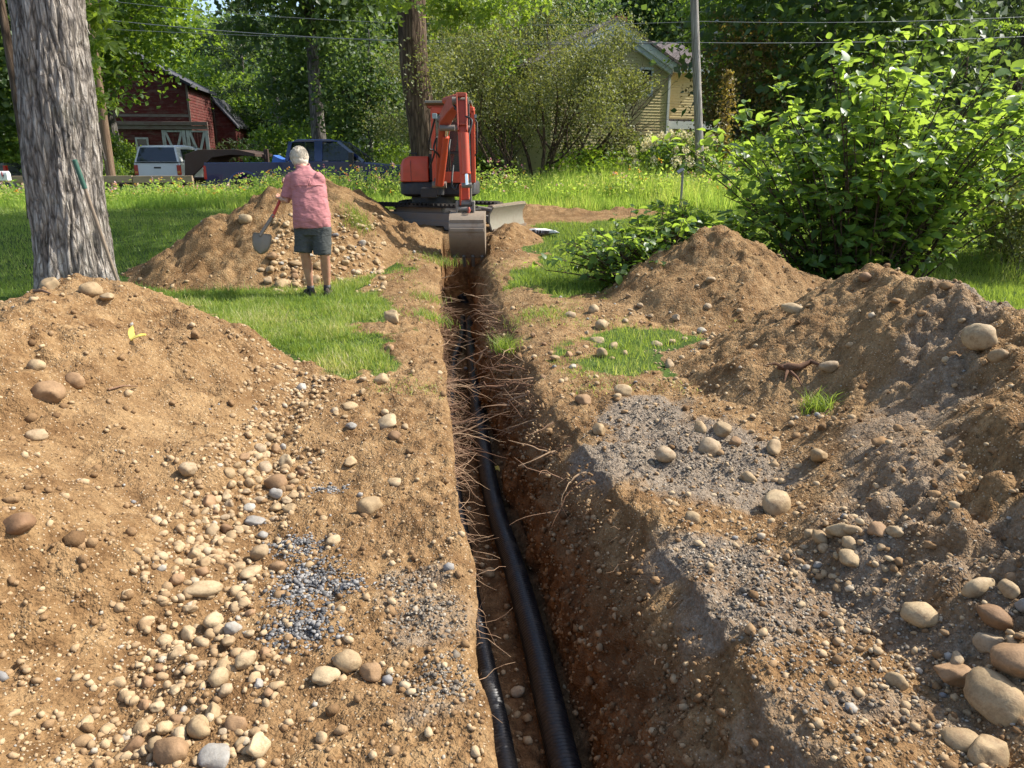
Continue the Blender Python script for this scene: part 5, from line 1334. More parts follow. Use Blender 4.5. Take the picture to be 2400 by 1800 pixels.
def lawn_pts(n, x0, x1, y0, y1, thr=0.5, pw=1.0):
    x = r.uniform(x0, x1, n); y = y0 * (y1 / y0) ** r.random(n)
    ok = lawn(x, y) + 0.7 * fbm(x * 2.2, y * 2.2, 71, 3) + r.normal(0, 0.12, n) > thr
    hm = mound_h(x, y)
    ok &= (hm < 0.0) & ~in_trench(x, y)
    return x[ok], y[ok]
x, y = lawn_pts(150000, -4.6, 0.0, 5.2, 10.5); n = len(x)
tn = 0.52 + 0.8 * fbm(x * 1.3, y * 1.3, 72, 3) + r.normal(0, 0.22, n)
blades('grass', x, y, r.uniform(0.025, 0.075, n) * (1 + 0.9 * (r.random(n) < 0.08)) * (1 + 1.2 * np.clip(fbm(x * 2.6, y * 2.6, 75, 2), -0.4, 0.6)), r.uniform(0.004, 0.008, n), 'grass_blade', r, 0.8, 'ragged lawn grass between the left heap and the trench', tn)
x, y = lawn_pts(95000, -0.5, 8.5, 5.2, 15.0); n = len(x)
tn = 0.45 + 0.5 * fbm(x * 1.1, y * 1.1, 73, 3) + r.normal(0, 0.17, n)
blades('grass', x, y, r.uniform(0.04, 0.1, n) * (1 + 0.9 * (r.random(n) < 0.06)), r.uniform(0.005, 0.010, n), 'grass_blade', r, 0.8, 'lawn grass right of the trench under the shrubs', tn, two=False)
x, y = lawn_pts(175000, -17, 12, 7.6, 19.5); n = len(x)
tn = 0.33 + 0.4 * fbm(x * 0.7, y * 0.7, 74, 3) + r.normal(0, 0.15, n)
blades('grass', x, y, r.uniform(0.05, 0.11, n), r.uniform(0.010, 0.018, n), 'grass_blade', r, 0.7, 'mown lawn grass in front of the meadow', tn, two=False)
# thin trampled grass and dead blades fading into the soil
m_ = 26000; x = r.uniform(-3.4, 2.4, m_); y = 5.0 * (13.5 / 5.0) ** r.random(m_)
lw = lawn(x, y); ok = (lw < 0.9) & (fbm(x * 1.7, y * 1.7, 78, 3) + 0.25 * lw + 0.22 * np.exp(-np.abs(lipL(y) - x - 0.35) / 0.25) + 0.12 * np.exp(-np.abs(x - lipR(y) - 0.4) / 0.3) > 0.24) & ~in_trench(x, y) & (mound_h(x, y) < 0.05); x, y = x[ok], y[ok]; n = len(x)
blades('trampled_grass', x, y, r.uniform(0.015, 0.055, n), r.uniform(0.004, 0.007, n), 'grass_blade', r, 1.6, 'thin trampled grass on the soil beside the trench', np.clip(r.normal(0.72, 0.22, n), 0, 1))
# tufts left on heaps and edges
def tuft(name, px, py, label, n=160, h=0.13, rad=0.07, Yoff=None):
    p = hit(px, py); rr = np.random.default_rng(int(px + py)); x = p.x + rr.normal(0, rad / 2, n); y = p.y + rr.normal(0, rad / 2, n)
    o = blades(name, x, y, rr.uniform(0.5, 1.2, n) * h, np.full(n, 0.006), 'grass_blade', rr, 1.3, None, rr.normal(0.4, 0.2, n))
    o['label'] = label; return o
tuft('grass_tuft', 1915, 962, 'small grass tuft growing on the right soil heap', 220, 0.12, 0.09)
tuft('grass_tuft', 1005, 745, 'dry grass tuft on the left trench lip', 260, 0.10, 0.22)
tuft('grass_tuft', 1000, 700, 'grass clump on the left trench lip nearer the excavator', 200, 0.1, 0.2)
tuft('grass_tuft', 1180, 820, 'grass tuft hanging at the right trench lip', 200, 0.16, 0.1)
tuft('grass_tuft', 1030, 615, 'turf clump on the left trench edge near the bucket', 260, 0.12, 0.3)
tuft('grass_tuft', 838, 520, 'turf clod lying on the dark heap behind the man', 420, 0.14, 0.22)
tuft('grass_tuft', 1020, 505, 'turf clod on the crumbly soil left of the bucket', 300, 0.12, 0.35)
tuft('grass_tuft', 2345, 655, 'tall thin grass tuft behind the right heap crest', 140, 0.5, 0.3)
tuft('grass_tuft', 1270, 735, 'matted dry grass clump at the right trench lip', 420, 0.08, 0.35)
# ---- meadow band along the road
n = 95000; x = r.uniform(-21, 13, n); y = r.uniform(18.3, 23.3, n)
edge = 18.6 + 0.8 * fbm(x * 0.5, x * 0 + 2, 81, 3) + 0.9 * sstep(-2, -6, x) * 0.6; ok = y > edge; x, y = x[ok], y[ok]; n = len(x)
hh = (0.30 + 0.42 * sstep(0, 2.5, y - 18.4)) * (0.75 + 0.9 * (fbm(x * 0.6, y * 0.6, 82, 3) + 0.5)) * r.uniform(0.5, 1.1, n)
hh = hh * np.interp(x, [-21, -10.5, -8.6, -6.5, -3.5, 1, 9, 13], [0.42, 0.42, 0.6, 0.8, 0.85, 1.0, 1.05, 1.0])
tn = 0.5 + 0.55 * fbm(x * 0.5, y * 0.5, 83, 3) + r.normal(0, 0.2, n)
blades('meadow_grass', x, y, hh, r.uniform(0.012, 0.028, n), 'meadow_leaf', r, 0.55, 'tall unmown meadow grass along the road', tn, two=False)
n = 3000; sx = r.uniform(-20, 12, n); sy = r.uniform(19.6, 23.2, n); sh_ = (0.35 + 0.5 * r.random(n)) * (0.8 + 0.9 * (fbm(sx * 0.45, sy * 0.45, 84, 2) + 0.35))
sh_ = np.clip(sh_, 0.3, 1.25) * np.interp(sx, [-21, -10.5, -8.6, -6.5, -3.5, 1, 9, 13], [0.5, 0.55, 0.75, 1.0, 0.95, 0.95, 0.95, 1.0])
P = []; T = []
for k in range(14):
    t = (k + 1) / 14; a = k * 2.4 + r.uniform(0, 1, n)
    P.append(np.stack([sx + 0.05 * np.cos(a), sy + 0.05 * np.sin(a), base(sx, sy) + sh_ * t], 1)); T.append(r.normal(0.45, 0.18, n))
P = np.concatenate(P); T = np.concatenate(T)
o = link('meadow_plants', leaf_mesh('meadow_plants', P, r.uniform(0.06, 0.13, len(P)), T, r, 'meadow_leaf', 'kite', 0.3, 0.3)); tag(o, kind='stuff', label='leafy wild flower stems of the meadow')
k_ = 9000; hx = r.uniform(-20, 12, k_); hy = r.uniform(19.2, 23.2, k_); hz_ = base(hx, hy) + r.uniform(0.4, 0.85, k_) * np.interp(hx, [-21, -10.5, -8.6, -6.5, 1, 13], [0.5, 0.5, 0.7, 0.9, 1.0, 1.0])
o = link('seed_heads', leaf_mesh('seed_heads', np.stack([hx, hy, hz_], 1), r.uniform(0.05, 0.12, k_), np.clip(r.normal(0.9, 0.12, k_), 0, 1), r, 'meadow_leaf', 'kite', 0.0, 0.14)); tag(o, kind='stuff', label='dry grass seed heads over the meadow')
for nm, mat, frac in (('pink_flowers', 'flower_pink', 0.14), ('orange_flowers', 'flower_orange', 0.16)):
    pick = r.random(n) < frac; q = np.stack([sx, sy, base(sx, sy) + sh_ + 0.02], 1)[pick]
    q = np.repeat(q, 4, 0) + r.normal(0, 0.02, (len(q) * 4, 3))
    tag(link(nm, leaf_mesh(nm, q, np.full(len(q), 0.06), r.random(len(q)), r, mat)), kind='stuff', label=nm.replace('_', ' ') + ' dotted through the meadow')
# pale ornamental grass behind the excavator
rr = np.random.default_rng(92); c0 = at(945, 400, 25.5)
m_ = 900; x = c0.x + rr.normal(0, 0.35, m_); y = 25.5 + rr.normal(0, 0.3, m_)
o = blades('ornamental_grass', x, y, rr.uniform(0.9, 2.0, m_), np.full(m_, 0.02), 'lime_leaf', rr, 0.55, None, rr.normal(0.6, 0.2, m_)); del o['kind']; tag(o, 'pale green ornamental grass clump behind the excavator hood', 'grass clump')

# ------------------------------------------------------------------ road, rail, buildings
def bz(x, y): return float(base(np.array(float(x)), np.array(float(y))))
def rel(mb, org):
    o = Vector(org); mb.v = [tuple(Vector(p) - o) for p in mb.v]; return mb
mb = MB()
xs = np.linspace(-60, 60, 61)
vs = []; 
for xx in xs: vs += [(xx, 23.7, bz(xx, 23.7) + 0.03), (xx, 28.6, bz(xx, 28.6) + 0.03)]
mb.add(vs, [(2 * i, 2 * i + 2, 2 * i + 3, 2 * i + 1) for i in range(60)])
tag(mb.build('road', M['road'], fix=False), kind='structure', label='narrow road behind the meadow where the vehicles stand')
def guard_rail():
    a = at(30, 418, 23.5); b = at(452, 416, 23.5); org = Vector((a.x, 23.5, bz(a.x, 23.5))); o = empty('guard_rail', org)
    zt = 1.62 - (417 - 375) / FPX * 23.5
    L = b.x - a.x; n = 3
    for k in range(n):
        m = MB(); m.beam(Vector((L * k / n + 0.01, 0, zt - org.z)), Vector((L * (k + 1) / n - 0.01, 0, zt - org.z + 0.01)), 0.1, 0.2); m.build('rail_beam', M['beam_wood'], o, bevel=0.008)
    for k in range(n + 1):
        m = MB(); m.box((min(max(L * k / n, 0.12), L - 0.12), 0.115, (zt - org.z) / 2 - 0.02), (0.15, 0.12, zt - org.z + 0.1)); m.build('post', M['beam_wood'], o, bevel=0.008)
    tag(o, 'low timber guard rail beside the road, before the white pickup', 'guard rail')
guard_rail()

def barn():
    """gable front with X-braced doors, right flank in sight, a narrow lean-to at its far end"""
    cx, cy = -19.5, 48.0; al = R(8.9); z0 = bz(cx, cy); W, D = 9.2, 6.5
    o = empty('barn', (cx, cy, z0), al)                          # local origin: front right corner, X along the front, Y into depth
    def l(zx, zy):                                               # zoom pixel on the front -> local x, z
        Y = cy
        for k in range(5):
            p = at(zx / 5.925 + 280, zy / 5.925 + 160, Y); s = (cx - p.x) / math.cos(al); Y = cy - math.sin(al) * s
        return -s, p.z - z0
    def sd(zx, zy):                                              # zoom pixel on the right flank -> local y, z
        t = 3.0
        for k in range(12):
            p = at(zx / 5.925 + 280, zy / 5.925 + 160, cy + t * math.cos(al)); t += (p.x - (cx - t * math.sin(al))) * 2.2
        return t, p.z - z0
    ez = 5.75; H = ez + 0.53 * W / 2
    def roofz(x): return ez + 0.53 * (x + W if x < -W / 2 else -x)
    m = MB(); m.prism([(-W + .01, 0.07, 0), (-.07, 0.07, 0), (-.07, 0.07, ez), (-W / 2, 0.07, H - 0.05), (-W + .01, 0.07, ez)], (0, D - 0.1, 0)); m.build('wall', M['barn_red'], o)
    dx0, dz1 = l(578, 858); dx1, _ = l(1246, 858); wx0, wz1 = l(215, 960); wx1, wz0 = l(430, 1225)
    g0, g1 = l(1000, 720)[1], l(1000, 618)[1]; hz0, hz1 = l(1000, 852)[1], l(1000, 742)[1]
    def board(pts, d, mat, nm='siding_board', par=o): mm = MB(); mm.prism(pts, d); return mm.build(nm, M[mat], par)
    z = 0.0; k = 0; st = 0.17
    while z < H - 0.15:
        zt = z + st; a = -W if zt < ez else -W + (zt - ez) / 0.53; b = 0.0 if zt < ez else -(zt - ez) / 0.53
        spans = [(a, b)]
        def cut(sp, u, v):
            out = []
            for s_, e_ in sp:
                if v <= s_ or u >= e_: out.append((s_, e_)); continue
                if u > s_: out.append((s_, u))
                if v < e_: out.append((v, e_))
            return out
        if z < dz1 - 0.04: spans = cut(spans, dx0, dx1)
        if wz0 - 0.1 < z < wz1: spans = cut(spans, wx0, wx1)
        for s_, e_ in spans:
            if e_ - s_ < 0.1: continue
            board([(s_, 0.03, z + 0.004), (s_, 0.068, z + 0.004), (s_, 0.068, zt), (s_, 0.05, zt)], (e_ - s_, 0, 0), 'barn_grey' if g0 < z < g1 and k % 2 else 'barn_red')
        z = zt; k += 1
    # right flank, boarded the same way
    z = 0.0
    while z < ez - 0.05:
        zt = min(z + st, ez); board([(-0.028, 0.05, z + 0.004), (-0.068, 0.05, z + 0.004), (-0.068, 0.05, zt), (-0.05, 0.05, zt)], (0, D - 0.06, 0), 'barn_red'); z = zt
    m = MB(); m.box((-0.035, 0.025, ez / 2), (0.12, 0.06, ez)); m.build('corner_board', M['barn_grey'], o)
    m = MB(); m.box(((-W + dx1) / 2 + 0.1, -0.03, hz0 + (hz1 - hz0) * 0.25), (dx1 + W - 0.3, 0.1, (hz1 - hz0) * 0.48)); m.build('door_header', M['barn_grey'], o, bevel=0.01)
    m = MB(); m.box(((-W + dx1) / 2 + 0.1, -0.06, hz0 + (hz1 - hz0) * 0.76), (dx1 + W - 0.3, 0.16, (hz1 - hz0) * 0.46)); m.build('door_track', M['barn_grey'], o, bevel=0.01)
    mid = (dx0 + dx1) / 2
    for (a, b) in ((dx0, mid - 0.01), (mid + 0.01, dx1 - 0.06)):
        d = empty('sliding_door', ((a + b) / 2, 0, 0)); d.parent = o; w = b - a; n = 8
        for i in range(n):
            m = MB(); m.box((-w / 2 + w * (i + 0.5) / n, 0.03, dz1 / 2), (w / n - 0.012, 0.03, dz1)); m.build('plank', M['barn_red'], d)
        for sx in (-1, 1):
            m = MB(); m.box((sx * (w / 2 - 0.11), -0.005, dz1 / 2), (0.2, 0.03, dz1)); m.build('frame_board', M['barn_white'], d)
        m = MB(); m.box((0, -0.003, dz1 - 0.06), (w - 0.44, 0.03, 0.1)); m.build('frame_board', M['barn_white'], d)
        zlo = dz1 * 0.1
        for sx in (-1, 1):
            m = MB(); yo = -0.01 - 0.007 * (sx + 1); a_ = Vector((-sx * (w / 2 - 0.24), yo, dz1 - 0.12)); b_ = Vector((sx * (w / 2 - 0.24), yo, zlo)); dr = (b_ - a_).normalized(); nn = Vector((dr.z, 0, -dr.x)) * 0.07
            m.prism([a_ - nn, b_ - nn, b_ + nn, a_ + nn], (0, 0.02, 0)); m.build('brace', M['barn_white'], d)
    def frame(w, W_, H_, gm, fr):
        m = MB(); m.box((0, 0.03, 0), (W_ - fr, 0.02, H_ - fr)); m.build('pane', M[gm], w)
        m = MB()
        for sx in (-1, 1): m.box((sx * (W_ / 2 - fr / 2), 0.0, 0), (fr, 0.06, H_))
        for sz in (-1, 1): m.box((0, 0.002, sz * (H_ / 2 - fr / 2)), (W_ - 2 * fr, 0.06, fr))
        m.build('frame', M['barn_white'], w)
        m = MB(); m.box((0, 0.012, 0), (W_ - 2 * fr, 0.03, 0.05)); m.build('sash_bar', M['barn_white'], w)
    w = empty('window', ((wx0 + wx1) / 2, 0.0, (wz0 + wz1) / 2)); w.parent = o; frame(w, wx1 - wx0, wz1 - wz0, 'dark_glass', 0.1)
    for (zx0, zy0, zx1, zy1, nm, fr) in ((1335, 888, 1395, 1160, 'narrow_door', 0.3), (1412, 968, 1452, 1140, 'window', 0.12)):
        t0, zz1 = sd(zx0, zy0); t1, zz0 = sd(zx1, zy1); w = empty(nm, (0.0, (t0 + t1) / 2, (zz0 + zz1) / 2), R(90)); w.parent = o; frame(w, abs(t1 - t0), abs(zz1 - zz0), 'blue_glass', fr * 0.5)
    t, zz = sd(1440, 800); m = MB(); m.cyl((0, t, zz), (0.25, t, zz + 0.05), 0.03, 8); m.tube([(0.25, t, zz + 0.08), (0.34, t - 0.05, zz - 0.1)], [0.05, 0.13], 10); m.build('flood_lamp', M['white_trim'], o, smooth=True)
    m = MB(); m.cyl((0.05, D - 0.1, 0.1), (0.05, D - 0.1, ez - 0.2), 0.06, 8); m.build('downpipe', M['rusty_steel'], o)
    # roof: two slopes with overhang
    for s in (1, -1):
        a = Vector((-W / 2, -0.35, H + 0.03)); b = Vector((0.3 if s > 0 else -W - 0.3, -0.35, ez - 0.13)); m = MB()
        m.prism([a, b, b + Vector((0, 0, 0.16)), a + Vector((0, 0, 0.16))], (0, D + 0.7, 0)); m.build('roof', M['barn_shingle'], o)
    # lean-to behind, its end wall and low window facing the road
    lt = empty('lean_to', (0.0, D + 0.02, 0)); lt.parent = o; lw_ = 1.35
    m = MB(); m.prism([(0.01, 0.06, 0), (lw_, 0.06, 0), (lw_, 0.06, 3.7), (0.01, 0.06, 5.3)], (0, 5, 0)); m.build('wall', M['barn_red'], lt)
    z = 0.0
    while z < 5.1:
        zt = z + st; e = lw_ if zt < 3.7 else lw_ * (5.3 - zt) / 1.6
        if e > 0.1: board([(0.0, 0.02, z + 0.004), (0.0, 0.058, z + 0.004), (0.0, 0.058, zt), (0.0, 0.04, zt)], (e, 0, 0), 'barn_red', 'siding_board', lt)
        z = zt
    m = MB(); a = Vector((-0.1, -0.2, 5.5)); b = Vector((lw_ + 0.2, -0.2, 3.55)); m.prism([a, b, b + Vector((0, 0, 0.14)), a + Vector((0, 0, 0.14))], (0, 5.3, 0)); m.build('roof', M['barn_shingle'], lt)
    m = MB(); m.box((0.7, -0.0, 1.7), (0.5, 0.05, 0.6)); m.build('pane', M['dark_glass'], lt)
    tag(o, 'old red barn with weathered white X-braced doors', 'barn')
barn()

def house():
    Y = 45.0
    def q(zx, zy, YY=Y): p = at(zx / 4.147 + 1400, zy / 4.147 + 60, YY); return p.x, p.z
    xc, zc = q(715, 368); xp, zp_ = q(100, 8); z0 = bz(10, Y); hw = xc - xp; th = R(20)
    o = empty('yellow_house', (xc - hw * math.cos(th), Y - hw * math.sin(th), z0), th)
    ez = zc - z0; H = zp_ - z0; D = 9.0
    def l(zx, zy): x, z = q(zx, zy); return x - xp, z - z0
    m = MB(); m.prism([(-hw + .02, 0.06, 0), (hw - .02, 0.06, 0), (hw - .02, 0.06, ez), (0, 0.06, H - .1), (-hw + .02, 0.06, ez)], (0, D, 0)); m.build('wall', M['clapboard'], o)
    wx0, wz1 = l(372, 418); wx1, wz0 = l(508, 694)
    def boards(x0, x1, zlo, zhi, y, par, gable=False, hole=None):
        z = zlo
        while z < zhi - 0.05:
            zt = min(z + 0.155, zhi); a, b = x0, x1; a1, b1 = x0, x1
            if gable and zt > ez:
                f0 = (H - z) / (H - ez) * hw; f1 = (H - zt) / (H - ez) * hw; a, b = max(x0, -f0), min(x1, f0); a1, b1 = max(x0, -f1), min(x1, f1)
                if b1 - a1 < 0.1: break
            sp = [(a, b, a1, b1)]
            if hole and z < hole[3] and zt > hole[2]: sp = [(a, hole[0], a1, hole[0]), (hole[1], b, hole[1], b1)]
            for (s, e, s1, e1) in sp:
                if e - s < 0.05: continue
                mm = MB(); mm.add([(s, y, z), (e, y, z), (e1, y + 0.028, zt), (s1, y + 0.028, zt), (s, y + 0.045, z), (e, y + 0.045, z), (e1, y + 0.045, zt), (s1, y + 0.045, zt)],
                                  [(0, 1, 2, 3), (5, 4, 7, 6), (4, 5, 1, 0), (3, 2, 6, 7), (1, 5, 6, 2), (4, 0, 3, 7)]); mm.build('clapboard', M['clapboard'], par)
            z += 0.155
    boards(-hw, hw - 0.06, 2.0, H, 0.01, o, True, (wx0, wx1, wz0, wz1))
    w = empty('window', ((wx0 + wx1) / 2, 0, (wz0 + wz1) / 2)); w.parent = o; W, Hh = wx1 - wx0, wz1 - wz0
    for sz in (-1, 1):
        m = MB(); m.box((0, 0.03 + 0.012 * sz, sz * Hh / 4), (W - 0.2, 0.012, Hh / 2 - 0.12)); m.build('pane', M['dark_glass'], w)
    m = MB()
    for sx in (-1, 1): m.box((sx * (W / 2 - 0.05), -0.02, 0), (0.12, 0.06, Hh))
    for sz in (-1, 1): m.box((0, -0.018, sz * (Hh / 2 - 0.05)), (W - 0.14, 0.06, 0.12))
    m.box((0, 0.0, 0), (W - 0.14, 0.05, 0.06)); m.build('frame', M['white_trim'], w)
    m = MB(); m.box((hw - 0.02, 0.0, ez / 2), (0.13, 0.07, ez)); m.build('corner_board', M['white_trim'], o)
    # rake boards and roof
    for sx in (-1, 1):
        m = MB(); d = Vector((sx * hw, 0, ez - H)); a = Vector((0, -0.35, H + 0.05)); b = a + d * 1.14
        m.prism([a, b, b - Vector((0, 0, 0.42)), a - Vector((0, 0, 0.42))], (0, 0.1, 0)); m.build('rake_board', M['white_trim'], o)
        m = MB(); a = Vector((0, -0.42, H + 0.06)); b = a + d * 1.16; m.prism([a, b, b + Vector((0, 0, 0.14)), a + Vector((0, 0, 0.14))], (0, D + 0.8, 0)); m.build('roof', M['house_shingle'], o)
        m = MB(); a = Vector((0, -0.25, H - 0.34)); b = a + d * 1.0; m.prism([a, b, b - Vector((0, 0, 0.3)), a - Vector((0, 0, 0.3))], (0, 0.2, 0)); m.build('frieze_board', M['white_trim'], o)
    # recessed wing with porch
    Yw = 2.6; x0 = hw + 0.02; x1 = hw + 3.9; we = ez + 0.05
    m = MB(); m.box(((x0 + x1) / 2, Yw + 2.4, we / 2), (x1 - x0, 4.6, we)); m.build('wing_wall', M['clapboard'], o)
    boards(x0 + 0.02, x1, 3.6, we - 0.1, Yw + 0.04, o)
    m = MB(); m.box(((x0 + x1) / 2 + 0.1, Yw - 0.2, we - 0.06), (x1 - x0 + 0.2, 0.5, 0.3)); m.build('eave_board', M['white_trim'], o)
    m = MB(); a = Vector((x0 - 3.2, Yw - 0.55, we + 0.12)); m.prism([a, a + Vector((0, 4.2, 1.75)), a + Vector((0, 4.2, 1.9)), a + Vector((0, 0, 0.15))], (x1 - x0 + 3.6, 0, 0)); m.build('wing_roof', M['house_shingle'], o)
    m = MB(); m.box(((x0 + x1) / 2, Yw - 1.2, 3.62), (x1 - x0 + 0.2, 2.6, 0.1)); m.build('porch_roof', M['house_shingle'], o)
    m = MB(); m.box(((x0 + x1) / 2, Yw - 2.45, 3.35), (x1 - x0 + 0.2, 0.12, 0.42)); m.build('porch_fascia', M['white_trim'], o)
    for k in range(3):
        m = MB(); m.box((x0 + 0.2 + k * 1.75, Yw - 2.4, 1.6), (0.16, 0.16, 3.1)); m.build('porch_post', M['white_trim'], o)
    # chimney
    cx, cz = q(325, 10, 47)
    m = MB(); m.box((cx - xp, 2.6, H - 0.2), (0.75, 0.75, 1.9)); m.build('chimney', M['brickwork'], o)
    tag(o, 'yellow clapboard house with white trim seen behind the shrubs', 'house')
house()

# ------------------------------------------------------------------ poles and wires
def pole(name, label, p_top, p_bot, Y, r0, r1, mat, h):
    a = at(*p_top, Y); b = at(*p_bot, Y); z0 = bz(b.x, Y) - 0.3
    d = (a - b).normalized(); foot = b + d * ((z0 - b.z) / d.z); top = foot + d * h
    o = empty(name, foot); m = MB(); n = 10
    m.tube([(top - foot) * (i / n) for i in range(n + 1)], [r0 + (r1 - r0) * i / n for i in range(n + 1)], 18); m.build('shaft', M[mat], o, smooth=True)
    return o, foot, top
o, fR, tR = pole('utility_pole', 'grey wooden utility pole', (1627, 0), (1641, 400), 23.4, 0.13, 0.10, 'pole_wood', 9.5)
for k, z in enumerate((5.15, 5.45, 6.6)):
    m = MB(); m.cyl(Vector((0, 0, z)) + (tR - fR) * 0, Vector((0, -0.2, z)), 0.03, 8); m.build('bracket', M['grey_metal'], o)
tag(o, 'grey weathered utility pole in front of the yellow house', 'utility pole')
o, fL, tL = pole('utility_pole', 'brown wooden utility pole', (222, 141), (257, 390), 25.6, 0.15, 0.12, 'pole_brown', 10)
m = MB(); m.cyl((0, 0, 6.2), (0, -0.22, 6.2), 0.03, 8); m.build('bracket', M['grey_metal'], o)
tag(o, 'brown utility pole right of the big maple trunk', 'utility pole')
def wire(label, p0, p1, sag, r=0.007):
    m = MB(); n = 28; P0, P1 = Vector(p0), Vector(p1)
    m.tube([P0 + (P1 - P0) * (i / n) - Vector((0, 0, sag * 4 * (i / n) * (1 - i / n))) for i in range(n + 1)], r, 5); 
    tag(m.build('power_line', M['grey_metal'], None, fix=False), label, 'power line', 'overhead lines between the poles')
wire('thick cable running from the brown pole to the grey pole', at(208, 42, 25.6), at(1640, 99, 23.4), 0.30, 0.011)
wire('highest thin wire between the two poles', at(205, -4, 25.6), at(1640, 50, 23.4), 0.35)
wire('thin lower wire just under the thick cable', at(210, 66, 25.6), at(1640, 100, 23.4), 0.12)
wire('bright wire leaving the grey pole to the right above the shrub', at(1640, 100, 23.4), at(2700, 68, 22.5), 0.12, 0.009)
wire('thin wire leaving the grey pole to the far right', at(1640, 50, 23.4), at(2700, 20, 22.5), 0.15)
wire('service wire slanting from the grey pole to the house eave', at(1636, 92, 23.4), at(1520, 165, 44.6), 0.3, 0.007)
wire('service wire crossing in front of the house roof', at(1636, 60, 23.4), at(1480, 118, 44.6), 0.3, 0.007)

# ------------------------------------------------------------------ vehicles
def wheel(par, c, r, w, axis=Vector((0, 1, 0))):
    o = empty('wheel', c); o.parent = par
    prof = [(0.62, -0.5), (0.9, -0.5), (1.0, -0.36), (1.0, 0.36), (0.9, 0.5), (0.62, 0.5)]
    m = MB(); n = 28; rings = []
    for (rr, ww) in prof: rings.append([(math.cos(a) * rr * r, ww * w, math.sin(a) * rr * r) for a in np.linspace(0, 2 * math.pi, n, endpoint=False)])
    m.loft(rings, cap=False); m.build('tyre', M['rubber'], o, smooth=True)
    m = MB(); m.cyl((0, -w * 0.36, 0), (0, w * 0.36, 0), r * 0.62, 24)
    for k in range(6):
        a = k * math.pi / 3; m.beam((math.cos(a) * r * 0.15, -w * 0.4, math.sin(a) * r * 0.15), (math.cos(a) * r * 0.56, -w * 0.4, math.sin(a) * r * 0.56), r * 0.18, w * 0.1, up=(0, 1, 0))
    m.build('rim', M['grey_metal'], o, smooth=True)
    return o
def arch_profile(pts, arches, gz):
    """lower edge of a body side with round wheel arches; pts = upper outline from rear to front"""
    low = []
    x_front = pts[-1][0]; x_rear = pts[0][0]
    for (ax, ar) in sorted(arches, reverse=True):
        for a in np.linspace(0, math.pi, 13): low.append((ax + ar * math.cos(a), max(gz, gz + ar * math.sin(a) * 1.02)))
    return pts + [(x_front, gz)] + low + [(x_rear, gz)]
